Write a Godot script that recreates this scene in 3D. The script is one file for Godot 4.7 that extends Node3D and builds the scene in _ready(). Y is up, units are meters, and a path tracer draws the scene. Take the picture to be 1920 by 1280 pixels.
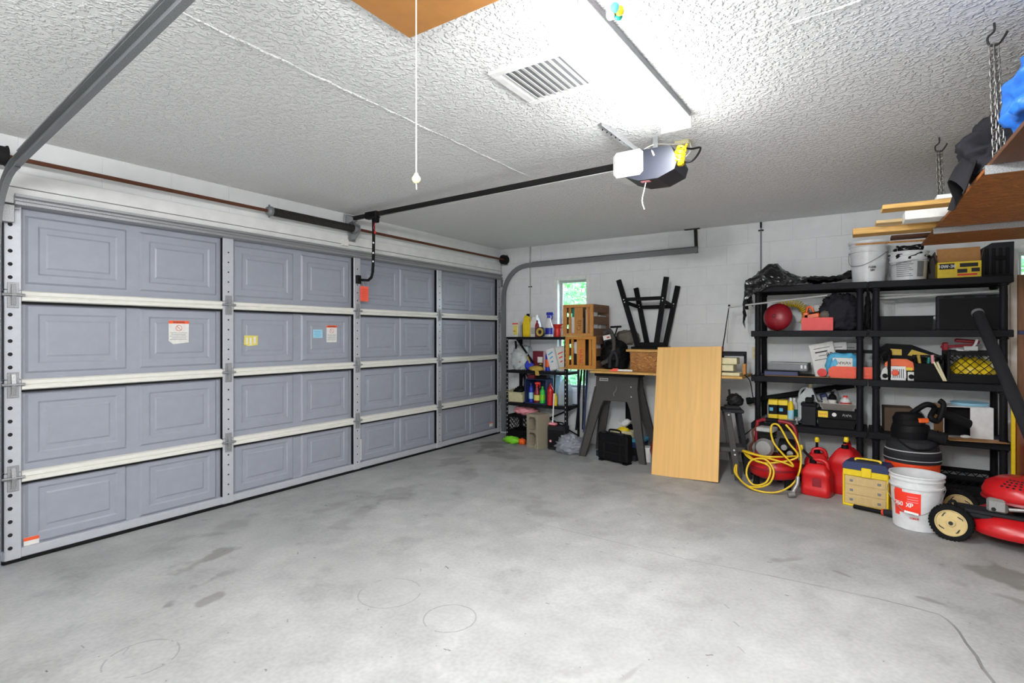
extends Node3D
# A two-car garage: sectional door on the west side (x = 0), block wall at the back (z = 0), resin shelving, tools. Metres, y up.

const ROOM_X := 6.2
const ROOM_Z := 6.8
const CEIL := 2.435
var M := {}
var used_names := {}
var rng := RandomNumberGenerator.new()
var mesh_cache := {}


func _ready() -> void:
	rng.seed = 7
	set_camera_and_light()
	make_materials()
	build_shell()
	build_outside()
	build_garage_door()
	build_door_hardware()
	build_ceiling_things()
	build_resin_shelves()
	build_steel_shelf()
	build_workbench()
	build_overhead_platform()
	build_floor_tools()
	build_mower()
	build_shelf_things_first()
	build_shelf_things_second()
	build_steel_shelf_things()
	build_bench_things()
	build_small_things()


func set_camera_and_light() -> void:
	var cam := Camera3D.new()
	cam.name = "camera"
	add_child(cam)
	cam.position = Vector3(4.06, 1.30, 5.88)
	cam.rotation.y = deg_to_rad(33.5)
	cam.keep_aspect = Camera3D.KEEP_HEIGHT
	cam.set_frustum(0.05 * 1280.0 / 1006.0, Vector2(0, -0.05 * 12.0 / 1006.0), 0.05, 80.0)
	cam.current = true
	var sky_look := ProceduralSkyMaterial.new()
	sky_look.sky_top_color = Color("a9c4e6")
	sky_look.sky_horizon_color = Color("e4ebf0")
	sky_look.ground_horizon_color = Color("b9bfae")
	sky_look.ground_bottom_color = Color("7d8272")
	sky_look.sky_energy_multiplier = 3.2
	var sky := Sky.new()
	sky.sky_material = sky_look
	var env := Environment.new()
	env.background_mode = Environment.BG_SKY
	env.sky = sky
	env.tonemap_mode = Environment.TONE_MAPPER_LINEAR
	env.tonemap_exposure = 1.28
	env.sdfgi_enabled = true
	env.ssao_enabled = true
	env.ssil_enabled = true
	var we := WorldEnvironment.new()
	we.name = "world_environment"
	we.environment = env
	add_child(we)
	# light of the fluorescent fitting in view, just in front of its lens (the glowing lens itself is built with the fitting)
	tube_light(Vector3(3.225, 2.36, 3.72), 0.45, 0.1, 4.3)
	# stronger unseen fitting, added behind the camera as fill light
	tube_light(Vector3(3.6, 2.36, 6.15), 3.8, 0.35, 0.1)


func tube_light(at: Vector3, around: float, sides: float, below: float) -> void:  # serves the fitting in view and the added fill fitting
	for k in 5:      # all round, along the tube
		var o := OmniLight3D.new()
		o.name = "tube_or_fill_light"
		o.light_color = Color(0.99, 0.995, 1.0)
		o.light_energy = around * 0.2
		o.light_size = 0.06
		o.omni_range = 14.0
		o.omni_attenuation = 2.0
		o.shadow_enabled = true
		add_child(o, true)
		o.position = at + Vector3(0, -0.13, (k - 2) * 0.26)
	for face in [Vector3(-0.85, -0.53, 0), Vector3(0.85, -0.53, 0), Vector3(0, -1, 0)]:      # out of the two sloping sides of the lens and its flat bottom
		var l := AreaLight3D.new()
		l.name = "lens_or_fill_light"
		l.area_size = Vector2(1.2, 0.05 if face.x else 0.1)
		l.light_color = Color(0.99, 0.995, 1.0)
		l.light_energy = sides if face.x else below
		l.area_range = 14.0
		l.shadow_enabled = true
		add_child(l, true)
		var along := Vector3(0, 0, 1)
		var out: Vector3 = face.normalized()
		l.transform = Transform3D(Basis(along, (-out).cross(along), -out), at + out * (0.085 if face.x else 0.03))


# ---------------------------------------------------------------- mesh helpers

func S(smooth := false) -> SurfaceTool:
	var s := SurfaceTool.new()
	s.begin(Mesh.PRIMITIVE_TRIANGLES)
	s.set_smooth_group(1 if smooth else -1)
	return s


func tri(s: SurfaceTool, a: Vector3, b: Vector3, c: Vector3) -> void:   # counter-clockwise seen from outside
	s.add_vertex(a)
	s.add_vertex(c)
	s.add_vertex(b)


func quad(s: SurfaceTool, a: Vector3, b: Vector3, c: Vector3, d: Vector3) -> void:
	tri(s, a, b, c)
	tri(s, a, c, d)


func tri_o(s: SurfaceTool, a: Vector3, b: Vector3, c: Vector3, o: Vector3) -> void:
	if (b - a).cross(c - a).dot((a + b + c) / 3.0 - o) < 0.0:
		tri(s, a, c, b)
	else:
		tri(s, a, b, c)


func quad_o(s: SurfaceTool, a: Vector3, b: Vector3, c: Vector3, d: Vector3, o: Vector3) -> void:
	tri_o(s, a, b, c, o)
	tri_o(s, a, c, d, o)


func box(s: SurfaceTool, c: Vector3, size: Vector3, bev := 0.0, basis := Basis()) -> void:
	var h := size / 2.0
	s.set_smooth_group(-1)
	bev = minf(bev, minf(h.x, minf(h.y, h.z)) * 0.9)
	if bev <= 0.0:
		for ax in 3:
			for sg in [-1.0, 1.0]:
				var u := (ax + 1) % 3
				var w := (ax + 2) % 3
				var p := []
				for q in [[-1, -1], [1, -1], [1, 1], [-1, 1]]:
					var v := Vector3()
					v[ax] = sg * h[ax]
					v[u] = q[0] * h[u]
					v[w] = q[1] * h[w]
					p.append(c + basis * v)
				quad_o(s, p[0], p[1], p[2], p[3], c)
		return
	var corner := func(sx: float, sy: float, sz: float, ax: int) -> Vector3:
		var v := Vector3(sx * (h.x - bev), sy * (h.y - bev), sz * (h.z - bev))
		v[ax] = [sx, sy, sz][ax] * h[ax]
		return c + basis * v
	for ax in 3:
		var u := (ax + 1) % 3
		var w := (ax + 2) % 3
		for sg in [-1.0, 1.0]:
			var p := []
			for q in [[-1.0, -1.0], [1.0, -1.0], [1.0, 1.0], [-1.0, 1.0]]:
				var g := [0.0, 0.0, 0.0]
				g[ax] = sg
				g[u] = q[0]
				g[w] = q[1]
				p.append(corner.call(g[0], g[1], g[2], ax))
			quad_o(s, p[0], p[1], p[2], p[3], c)
		for q in [[-1.0, -1.0], [1.0, -1.0], [1.0, 1.0], [-1.0, 1.0]]:
			var lo := [0.0, 0.0, 0.0]
			var hi := [0.0, 0.0, 0.0]
			lo[ax] = -1.0
			hi[ax] = 1.0
			lo[u] = q[0]
			hi[u] = q[0]
			lo[w] = q[1]
			hi[w] = q[1]
			quad_o(s, corner.call(lo[0], lo[1], lo[2], u), corner.call(hi[0], hi[1], hi[2], u), corner.call(hi[0], hi[1], hi[2], w), corner.call(lo[0], lo[1], lo[2], w), c)
	for sx in [-1.0, 1.0]:
		for sy in [-1.0, 1.0]:
			for sz in [-1.0, 1.0]:
				tri_o(s, corner.call(sx, sy, sz, 0), corner.call(sx, sy, sz, 1), corner.call(sx, sy, sz, 2), c)


func span(s: SurfaceTool, a: Vector3, b: Vector3, bev := 0.0) -> void:      # box between two corners
	box(s, (a + b) / 2.0, (b - a).abs(), bev)


func bar(s: SurfaceTool, a: Vector3, b: Vector3, w: float, t: float, side := Vector3.ZERO, bev := 0.001) -> void:  # rectangular bar from a to b, w along side
	var y := (b - a).normalized()
	var x := side if side != Vector3.ZERO else (Vector3.RIGHT if absf(y.y) > 0.7 else Vector3.UP)
	x = (x - y * x.dot(y)).normalized()
	box(s, (a + b) / 2.0, Vector3(w, a.distance_to(b), t), bev, Basis(x, y, x.cross(y)))


func ring_points(c: Vector3, r: float, n: int, u: Vector3, v: Vector3) -> PackedVector3Array:
	var p := PackedVector3Array()
	for i in n:
		var t := TAU * i / n
		p.append(c + (u * cos(t) + v * sin(t)) * r)
	return p


func tube(s: SurfaceTool, pts: Array, r: float, n := 8, closed := false, r_end := -1.0) -> void:
	var k := pts.size()
	var up := Vector3.UP
	var rings := []
	for i in k:
		var a: Vector3 = pts[(i - 1 + k) % k] if closed or i > 0 else pts[i]
		var b: Vector3 = pts[(i + 1) % k] if closed or i < k - 1 else pts[i]
		var t := (b - a).normalized()
		if i == 0:
			up = Vector3.UP if absf(t.y) < 0.9 else Vector3.RIGHT
		up = (up - t * up.dot(t)).normalized()
		var rr := r if r_end < 0.0 else lerpf(r, r_end, float(i) / (k - 1))
		rings.append(ring_points(pts[i], rr, n, up, t.cross(up)))
	s.set_smooth_group(1)
	for i in (k if closed else k - 1):
		var p: PackedVector3Array = rings[i]
		var q: PackedVector3Array = rings[(i + 1) % k]
		for j in n:
			var m := (j + 1) % n
			quad(s, p[j], p[m], q[m], q[j])
	s.set_smooth_group(-1)
	if not closed:
		for e in [[0, -1.0], [k - 1, 1.0]]:
			var p: PackedVector3Array = rings[e[0]]
			var mid: Vector3 = pts[e[0]]
			for j in n:
				var m := (j + 1) % n
				if e[1] > 0:
					tri(s, mid, p[j], p[m])
				else:
					tri(s, mid, p[m], p[j])


func lathe(s: SurfaceTool, prof: Array, c: Vector3, n := 20, basis := Basis(), soft := false) -> void:   # prof: [r, y] from bottom to top
	for i in prof.size() - 1:
		s.set_smooth_group(1 if soft else (2 + i))
		for j in n:
			var t0 := TAU * j / n
			var t1 := TAU * (j + 1) / n
			var f := func(e: Array, t: float) -> Vector3: return c + basis * Vector3(e[0] * sin(t), e[1], e[0] * cos(t))
			var a: Vector3 = f.call(prof[i], t0)
			var b: Vector3 = f.call(prof[i], t1)
			var d: Vector3 = f.call(prof[i + 1], t1)
			var e2: Vector3 = f.call(prof[i + 1], t0)
			if prof[i][0] > 0.0001:
				tri(s, a, b, d)
			if prof[i + 1][0] > 0.0001:
				tri(s, a, d, e2)
	s.set_smooth_group(-1)


func loft(s: SurfaceTool, rings: Array, corner := 0.3, n := 6) -> void:      # rounded rectangles [y, half x, half z, shift x, shift z] stacked from bottom to top
	var all := []
	for r in rings:
		var ring := []
		var c: float = minf(r[1], r[2]) * corner
		for q in [[1, 1, 0.0], [-1, 1, PI / 2], [-1, -1, PI], [1, -1, PI * 1.5]]:
			for i in n:
				var a: float = q[2] + PI / 2 * i / (n - 1)
				ring.append(Vector3(q[0] * (r[1] - c) + cos(a) * c + r[3], r[0], q[1] * (r[2] - c) + sin(a) * c + r[4]))
		all.append(ring)
	s.set_smooth_group(1)
	var m: int = all[0].size()
	for i in all.size() - 1:
		for j in m:
			var k := (j + 1) % m
			quad(s, all[i][k], all[i][j], all[i + 1][j], all[i + 1][k])
	s.set_smooth_group(-1)
	for e in [0, all.size() - 1]:
		var mid := Vector3(rings[e][3], rings[e][0], rings[e][4])
		for j in m:
			tri_o(s, mid, all[e][j], all[e][(j + 1) % m], mid + Vector3(0, 1.0 if e == 0 else -1.0, 0))


func prism(s: SurfaceTool, poly: PackedVector2Array, depth: float, xf := Transform3D()) -> void:   # polygon in xy, from z = -depth/2 to depth/2
	if Geometry2D.is_polygon_clockwise(poly):
		poly = poly.duplicate()
		poly.reverse()
	var h := depth / 2.0
	var idx := Geometry2D.triangulate_polygon(poly)
	s.set_smooth_group(-1)
	for k in range(0, idx.size(), 3):
		var a := poly[idx[k]]
		var b := poly[idx[k + 1]]
		var c := poly[idx[k + 2]]
		if (b - a).cross(c - a) < 0:
			var t := b
			b = c
			c = t
		tri(s, xf * Vector3(a.x, a.y, h), xf * Vector3(b.x, b.y, h), xf * Vector3(c.x, c.y, h))
		tri(s, xf * Vector3(a.x, a.y, -h), xf * Vector3(c.x, c.y, -h), xf * Vector3(b.x, b.y, -h))
	for i in poly.size():
		var a := poly[i]
		var b := poly[(i + 1) % poly.size()]
		quad(s, xf * Vector3(a.x, a.y, -h), xf * Vector3(b.x, b.y, -h), xf * Vector3(b.x, b.y, h), xf * Vector3(a.x, a.y, h))


func sweep(s: SurfaceTool, prof: Array, path: Array, side: Vector3) -> void:      # closed profile [x along side, y along the path's normal]
	var rings := []
	for i in path.size():
		var a: Vector3 = path[maxi(i - 1, 0)]
		var b: Vector3 = path[mini(i + 1, path.size() - 1)]
		var nn := (b - a).normalized().cross(side).normalized()
		var r := []
		for p in prof:
			r.append((path[i] as Vector3) + side * p[0] + nn * p[1])
		rings.append(r)
	s.set_smooth_group(-1)
	for i in path.size() - 1:
		for j in prof.size():
			var m := (j + 1) % prof.size()
			quad(s, rings[i][j], rings[i + 1][j], rings[i + 1][m], rings[i][m])


func blob(s: SurfaceTool, c: Vector3, r: Vector3, amp: float, seed_: int, freq := 1.5, nu := 22, nv := 14, ridged := false, flat_bottom := true, squash := 1.0, facets := false) -> void:
	var nz := FastNoiseLite.new()
	nz.seed = seed_
	nz.frequency = freq
	if ridged:
		nz.fractal_type = FastNoiseLite.FRACTAL_RIDGED
		nz.fractal_octaves = 3
	s.set_smooth_group(-1 if facets else 1)
	var g := []
	for i in nv + 1:
		var row := []
		var th := PI * i / nv
		for j in nu:
			var ph := TAU * j / nu
			var d := Vector3(sin(th) * cos(ph), cos(th), sin(th) * sin(ph))
			d = Vector3(signf(d.x) * pow(absf(d.x), squash), signf(d.y) * pow(absf(d.y), squash), signf(d.z) * pow(absf(d.z), squash))
			var k := 1.0 + amp * nz.get_noise_3d(d.x, d.y, d.z)
			var p := Vector3(d.x * r.x, d.y * r.y, d.z * r.z) * k
			if flat_bottom:
				p.y = maxf(p.y, -r.y * 0.86)
			row.append(c + p)
		g.append(row)
	for i in nv:
		for j in nu:
			var m := (j + 1) % nu
			quad(s, g[i][j], g[i][m], g[i + 1][m], g[i + 1][j])
	s.set_smooth_group(-1)


func cloth(s: SurfaceTool, nx: int, ny: int, fn: Callable, th := 0.002, facets := false) -> void:   # a sheet with thickness over fn(u, v)
	var g := []
	for i in nx + 1:
		var row := []
		for j in ny + 1:
			row.append(fn.call(float(i) / nx, float(j) / ny))
		g.append(row)
	var low := []
	for i in nx + 1:
		var row := []
		for j in ny + 1:
			var du: Vector3 = g[mini(i + 1, nx)][j] - g[maxi(i - 1, 0)][j]
			var dv: Vector3 = g[i][mini(j + 1, ny)] - g[i][maxi(j - 1, 0)]
			row.append((g[i][j] as Vector3) - du.cross(dv).normalized() * th)
		low.append(row)
	s.set_smooth_group(-1 if facets else 1)
	for i in nx:
		for j in ny:
			quad(s, g[i][j], g[i + 1][j], g[i + 1][j + 1], g[i][j + 1])
	s.set_smooth_group(-1 if facets else 2)
	for i in nx:
		for j in ny:
			quad(s, low[i][j], low[i][j + 1], low[i + 1][j + 1], low[i + 1][j])
	s.set_smooth_group(-1)
	for i in nx:
		quad(s, g[i][0], low[i][0], low[i + 1][0], g[i + 1][0])
		quad(s, g[i][ny], g[i + 1][ny], low[i + 1][ny], low[i][ny])
	for j in ny:
		quad(s, g[0][j], g[0][j + 1], low[0][j + 1], low[0][j])
		quad(s, g[nx][j], low[nx][j], low[nx][j + 1], g[nx][j + 1])


func curve(pts: Array, steps := 8, closed := false) -> Array:      # Catmull-Rom through the points
	var out := []
	var k := pts.size()
	for i in (k if closed else k - 1):
		var p0: Vector3 = pts[(i - 1 + k) % k] if closed or i > 0 else pts[i]
		var p1: Vector3 = pts[i]
		var p2: Vector3 = pts[(i + 1) % k]
		var p3: Vector3 = pts[(i + 2) % k] if closed or i + 2 < k else pts[(i + 1) % k]
		for j in steps:
			var t := float(j) / steps
			out.append(0.5 * ((2.0 * p1) + (p2 - p0) * t + (2.0 * p0 - 5.0 * p1 + 4.0 * p2 - p3) * t * t + (3.0 * p1 - p0 - 3.0 * p2 + p3) * t * t * t))
	if not closed:
		out.append(pts[k - 1])
	return out


func coil(c: Vector3, r: float, turns: float, rise: Vector3, u: Vector3, v: Vector3, steps := 18) -> Array:
	var out := []
	var n := int(turns * steps)
	for i in n + 1:
		var t := TAU * i / steps
		out.append(c + (u * cos(t) + v * sin(t)) * r + rise * (float(i) / n))
	return out


# ---------------------------------------------------------------- object helpers

func numbered(called: String) -> String:
	var n: int = used_names.get(called, 0)
	used_names[called] = n + 1
	return called if n == 0 else "%s_%03d" % [called, n]


func thing(called: String, label: String, category: String, at := Vector3.ZERO, turn := 0.0, group := "") -> Node3D:
	var o := Node3D.new()
	o.name = numbered(called)
	add_child(o)
	o.position = at
	o.rotation_degrees.y = turn
	return tag(o, label, category, group)


func tag(o: Node3D, label: String, category: String, group := "") -> Node3D:
	o.set_meta("label", label)
	o.set_meta("category", category)
	if group:
		o.set_meta("group", group)
	return o


func part(s: SurfaceTool, called: String, look: Material, parent: Node3D, label := "") -> MeshInstance3D:
	s.generate_normals()
	s.set_material(look)
	var o := MeshInstance3D.new()
	o.mesh = s.commit()
	o.name = called
	parent.add_child(o, true)
	if label:
		o.set_meta("label", label)
	return o


func piece(mesh: Mesh, called: String, parent: Node3D, at: Vector3, basis := Basis()) -> MeshInstance3D:   # shares its mesh
	var o := MeshInstance3D.new()
	o.mesh = mesh
	o.name = called
	parent.add_child(o, true)
	o.transform = Transform3D(basis, at)
	return o


func mesh_of(s: SurfaceTool, look: Material) -> Mesh:
	s.generate_normals()
	s.set_material(look)
	return s.commit()


func solo(s: SurfaceTool, called: String, look: Material, label: String, category: String, at := Vector3.ZERO, turn := 0.0, group := "") -> MeshInstance3D:   # a thing that is one mesh
	var o := part(s, numbered(called), look, self)
	o.position = at
	o.rotation_degrees.y = turn
	tag(o, label, category, group)
	return o


func structure(s: SurfaceTool, called: String, look: Material, parent: Node3D = self) -> MeshInstance3D:
	var o := part(s, called, look, parent)
	if parent == self:
		o.set_meta("kind", "structure")
	return o


func letters(text: String, called: String, look: Material, parent: Node3D, xf: Transform3D, height: float, bold := true, stretch := 1.0) -> MeshInstance3D:   # flat print, cap height in metres, facing local +z
	var f := SystemFont.new()
	f.font_names = PackedStringArray(["Droid Sans"])
	f.font_weight = 700 if bold else 400
	var t := TextMesh.new()
	t.text = text
	t.font = f
	t.font_size = 32
	t.pixel_size = height / 23.0
	t.depth = 0.0006
	t.curve_step = 2.0
	t.material = look
	var o := MeshInstance3D.new()
	o.mesh = t
	o.name = called
	parent.add_child(o, true)
	o.transform = xf * Transform3D(Basis().scaled(Vector3(stretch, 1, 1)), Vector3.ZERO)
	return o


func scribble(called: String, look: Material, parent: Node3D, xf: Transform3D, w: float, h: float, n: int) -> void:   # worn, unreadable print: a row of short strokes
	var s := S()
	for i in n:
		var x := -w / 2 + w * (i + 0.5) / n
		var lean := (0.25 if i % 3 == 0 else -0.2) * w / n
		bar(s, xf * Vector3(x - lean, -h * (0.5 if i % 2 else 0.35), 0), xf * Vector3(x + lean, h * (0.35 if i % 3 else 0.5), 0), w / n * 0.3, 0.0008, xf.basis.x, 0.0)
		if i % 2 == 0:
			bar(s, xf * Vector3(x, 0, 0), xf * Vector3(x + w / n * 0.9, h * 0.05, 0), h * 0.14, 0.0008, xf.basis.y, 0.0)
	part(s, called, look, parent)


func look_x() -> Basis:      # local +z turned to world +x (print on the garage door)
	return Basis(Vector3.UP, PI / 2)


# ---------------------------------------------------------------- materials

func noise_bytes(w: int, h: int, seed_: int, freq: float, octaves := 4, kind := FastNoiseLite.TYPE_SIMPLEX_SMOOTH, ridged := false) -> PackedByteArray:
	var nz := FastNoiseLite.new()
	nz.noise_type = kind
	nz.seed = seed_
	nz.frequency = freq
	nz.fractal_octaves = octaves
	if octaves == 1:
		nz.fractal_type = FastNoiseLite.FRACTAL_NONE
	elif ridged:
		nz.fractal_type = FastNoiseLite.FRACTAL_RIDGED
	var im := nz.get_seamless_image(w, h)
	im.convert(Image.FORMAT_L8)
	return im.get_data()


func grey_texture(w: int, h: int, d: PackedByteArray, lo: float, hi: float, w2 := 0, h2 := 0) -> ImageTexture:
	var o := PackedByteArray()
	o.resize(d.size())
	var lut := PackedByteArray()
	for i in 256:
		lut.append(int(clampf(lerpf(lo, hi, i / 255.0), 0.0, 1.0) * 255.0))
	for i in d.size():
		o[i] = lut[d[i]]
	var im := Image.create_from_data(w, h, false, Image.FORMAT_L8, o)
	if w2:
		im.resize(w2, h2, Image.INTERPOLATE_CUBIC)
	im.convert(Image.FORMAT_RGB8)
	return ImageTexture.create_from_image(im)


func mat(called: String, hex: String, rough := 0.6, metal := 0.0, tex: Texture2D = null, scale := 1.0, relief: Texture2D = null, relief_cm := 0.1) -> StandardMaterial3D:
	var m := StandardMaterial3D.new()
	m.resource_name = called
	m.albedo_color = Color(hex)
	m.roughness = rough
	m.metallic = metal
	if tex or relief:
		m.uv1_triplanar = true
		m.uv1_scale = Vector3.ONE * scale
		m.uv1_triplanar_sharpness = 4.0
	if tex:
		m.albedo_texture = tex
	if relief:
		m.heightmap_enabled = true
		m.heightmap_texture = relief
		m.heightmap_scale = relief_cm
	M[called] = m
	return m


func make_materials() -> void:
	var mottle := grey_texture(256, 256, noise_bytes(256, 256, 3, 0.02, 5), 0.93, 1.0)
	var faint := grey_texture(256, 256, noise_bytes(256, 256, 9, 0.03, 5), 0.965, 1.0)
	var speck := grey_texture(256, 256, noise_bytes(256, 256, 4, 0.12, 3), 0.72, 1.0)
	var grain := grey_texture(24, 384, noise_bytes(24, 384, 5, 0.06, 4), 0.78, 1.0, 384, 384)     # streaks along x
	var grain_up := grey_texture(384, 24, noise_bytes(384, 24, 6, 0.06, 4), 0.80, 1.0, 384, 384)
	var grain_soft := grey_texture(384, 16, noise_bytes(384, 16, 10, 0.08, 4), 0.92, 1.0, 384, 384)  # streaks along y
	var fine := grey_texture(256, 256, noise_bytes(256, 256, 8, 0.25, 2), 0.0, 1.0)
	M.grain_tex = grain
	# room
	var wall := mat("wall_paint", "e6e7e7", 0.85, 0.0, faint, 0.9, fine, 0.10)
	wall.uv1_world_triplanar = true
	mat("header_paint", "e8e8e6", 0.7, 0.0, mottle, 1.1)
	var kd := PackedByteArray()
	var ka := noise_bytes(1024, 1024, 21, 0.028, 2)
	var kb := noise_bytes(1024, 1024, 22, 0.07, 2)
	kd.resize(ka.size())
	for i in ka.size():
		var v := (ka[i] * 0.6 + kb[i] * 0.4) / 255.0
		kd[i] = int(smoothstep(0.43, 0.68, v) * 255.0)
	var kim := Image.create_from_data(1024, 1024, false, Image.FORMAT_L8, kd)
	kim.convert(Image.FORMAT_RGB8)
	var ceil_look := mat("ceiling_texture_coat", "e9e9e8", 0.9, 0.0, null, 0.9, ImageTexture.create_from_image(kim), 0.55)
	ceil_look.uv1_world_triplanar = true
	concrete_floor()
	mat("slab_edge", "8f8d86", 0.9, 0.0, speck, 3.0)
	mat("white_trim", "efefec", 0.45, 0.0, mottle, 2.0)
	var pane := mat("window_glass", "f4fbf6", 0.02)
	pane.transparency = BaseMaterial3D.TRANSPARENCY_ALPHA
	pane.albedo_color.a = 0.10
	# garage door
	mat("door_skin", "999da8", 0.42, 0.0, faint, 1.4)
	mat("door_stile", "c2c5cb", 0.38, 0.2, faint, 3.0)
	mat("door_strut", "e6e5dc", 0.4, 0.0, faint, 2.0)
	mat("galvanised", "b4b6b7", 0.36, 0.4, speck, 5.0)
	mat("dull_zinc", "8d9091", 0.5, 0.25, speck, 6.0)
	mat("rust_pipe", "6b3a22", 0.75, 0.15, speck, 7.0)
	mat("spring_steel", "3a3735", 0.55, 0.5, speck, 8.0)
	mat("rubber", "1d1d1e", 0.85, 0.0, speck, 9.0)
	mat("hole_dark", "16161a", 0.8, 0.0)
	# wood
	mat("pine", "d9a95b", 0.6, 0.0, grain, 3.2)
	mat("pine_pale", "e3c28a", 0.62, 0.0, grain, 3.0)
	mat("plywood", "e6b56a", 0.5, 0.0, grain_soft, 0.72)
	mat("ply_edge", "b98a4a", 0.7, 0.0, grain, 12.0)
	mat("crate_wood", "c98a45", 0.65, 0.0, grain_up, 4.0)
	mat("crate_wood_orange", "cf8a33", 0.6, 0.0, grain_up, 3.5)
	mat("crate_side_wood", "7d5b42", 0.75, 0.0, grain, 4.0)
	mat("panelling", "8a5527", 0.5, 0.0, grain_up, 2.4)
	mat("dark_wood", "5d3415", 0.55, 0.0, grain_up, 2.0)
	mat("hardboard", "b98044", 0.55, 0.0, mottle, 2.4)
	var flakes := osb_texture()
	mat("osb", "e0c498", 0.6, 0.0, flakes, 1.5)
	mat("chipboard", "ffffff", 0.6, 0.0, flakes, 2.2)
	M.chipboard.albedo_color = Color(1.0, 1.0, 1.0)
	mat("cardboard", "b07f4b", 0.85, 0.0, mottle, 4.0)
	mat("cardboard_dark", "5a4838", 0.85, 0.0, mottle, 4.0)
	mat("white_board", "f0efe9", 0.5, 0.0, mottle, 3.0)
	# plastics and paints
	mat("resin_black", "1a1a1d", 0.42, 0.0, mottle, 3.0)
	mat("black", "121214", 0.45, 0.0, mottle, 4.0)
	mat("black_dull", "19191a", 0.75, 0.0, mottle, 5.0)
	mat("charcoal", "2b2b2e", 0.6, 0.0, mottle, 4.0)
	mat("grey", "7f8083", 0.55, 0.0, mottle, 4.0)
	mat("light_grey", "b5b5b3", 0.55, 0.0, mottle, 4.0)
	mat("taupe", "6c665b", 0.85, 0.0, mottle, 5.0)
	mat("sawhorse_grey", "514f4d", 0.5, 0.25, mottle, 5.0)
	mat("bag_black", "101012", 0.22, 0.0)
	mat("cloth_charcoal", "2c2c31", 0.8, 0.0, mottle, 6.0)
	mat("red", "c4161c", 0.32, 0.0, mottle, 3.0)
	mat("red_dark", "8c1420", 0.4, 0.0, mottle, 3.0)
	mat("red_bright", "e0281d", 0.45, 0.0, mottle, 3.0)
	mat("maroon", "6e1a28", 0.5, 0.0, mottle, 3.0)
	mat("red_can", "cf1b1f", 0.38, 0.0, mottle, 3.0)
	mat("orange", "f0621a", 0.42, 0.0, mottle, 3.0)
	mat("orange_red", "ee4a1c", 0.42, 0.0, mottle, 3.0)
	mat("yellow", "f0cf1d", 0.4, 0.0, mottle, 3.0)
	mat("hose_yellow", "e2bd22", 0.42, 0.0, mottle, 5.0)
	mat("lime", "7fd62a", 0.5, 0.0, mottle, 3.0)
	mat("green_bottle", "35c948", 0.35, 0.0, mottle, 3.0)
	mat("teal", "1f8f83", 0.35, 0.0, mottle, 3.0)
	mat("blue", "2738b4", 0.4, 0.0, mottle, 3.0)
	mat("navy", "27345e", 0.5, 0.0, mottle, 3.0)
	mat("tarp_blue", "2f78dd", 0.4, 0.0, mottle, 5.0)
	mat("sky_blue", "58b4dd", 0.5, 0.0, mottle, 3.0)
	mat("white", "ececea", 0.4, 0.0, mottle, 3.0)
	mat("bucket_white", "dfdfe0", 0.38, 0.0, mottle, 3.0)
	mat("paper", "e8e6e0", 0.85, 0.0, mottle, 4.0)
	mat("cream", "dcd3a8", 0.5, 0.0, mottle, 3.0)
	mat("hub_cream", "d8bf85", 0.5, 0.0, mottle, 4.0)
	mat("tan_clear", "cfb37c", 0.35, 0.0, mottle, 4.0)
	mat("leather", "c3a24a", 0.8, 0.0, mottle, 7.0)
	mat("ink", "232327", 0.7)
	mat("ink_red", "d0392a", 0.6)
	mat("label_orange", "ef5a2c", 0.5)
	mat("label_red", "f0361f", 0.5)
	mat("label_pink", "f0a0a8", 0.5)
	mat("light_blue_print", "9fd0e4", 0.55)
	mat("yellow_print", "dfcf63", 0.55)
	mat("tag_red", "f0604a", 0.6)
	mat("cinder", "b0a68e", 0.95, 0.0, speck, 4.0, fine, 0.2)
	mat("steel", "b9bbbd", 0.3, 0.9, mottle, 4.0)
	mat("foil", "d5d3cc", 0.35, 0.7, mottle, 6.0)
	mat("alu_cast", "b4b3b0", 0.45, 0.6, speck, 6.0)
	mat("iron", "2c2b2b", 0.55, 0.4, speck, 6.0)
	mat("chain_metal", "8a8782", 0.4, 0.8)
	mat("motor_navy", "1a1e2a", 0.45, 0.0, mottle, 4.0)
	mat("cord_white", "dcdad0", 0.6)
	var clear := mat("clear_plastic", "d5dbe2", 0.12)
	clear.transparency = BaseMaterial3D.TRANSPARENCY_ALPHA
	clear.albedo_color.a = 0.35
	var bag_clear := mat("bag_clear", "c6cdcb", 0.3, 0.0, mottle, 5.0)
	bag_clear.albedo_color = Color("c6cdcb")
	mat("bag_grey", "8f939b", 0.3, 0.0, mottle, 5.0)
	var lens := mat("lamp_lens", "ffffff", 0.5)
	lens.emission_enabled = true
	lens.emission = Color(1.0, 0.99, 0.965)
	lens.emission_energy_multiplier = 1.6
	for k in ["resin_black", "black", "black_dull", "charcoal", "rubber", "cloth_charcoal", "sawhorse_grey", "iron"]:
		M[k].metallic_specular = 0.25
		M[k].roughness = maxf(M[k].roughness, 0.55)
	# outside
	var leaf := mat("leaf_green", "6cb06a", 0.55, 0.0, speck, 6.0)
	leaf.backlight_enabled = true
	leaf.backlight = Color("6fae4a")
	var leaf2 := mat("leaf_pale", "b4d8a4", 0.55, 0.0, speck, 6.0)
	leaf2.backlight_enabled = true
	leaf2.backlight = Color("a8cf7a")
	mat("lawn", "6f9a4e", 0.9, 0.0, speck, 2.0)
	mat("bark", "5c4a38", 0.9, 0.0, grain_up, 4.0)


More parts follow.
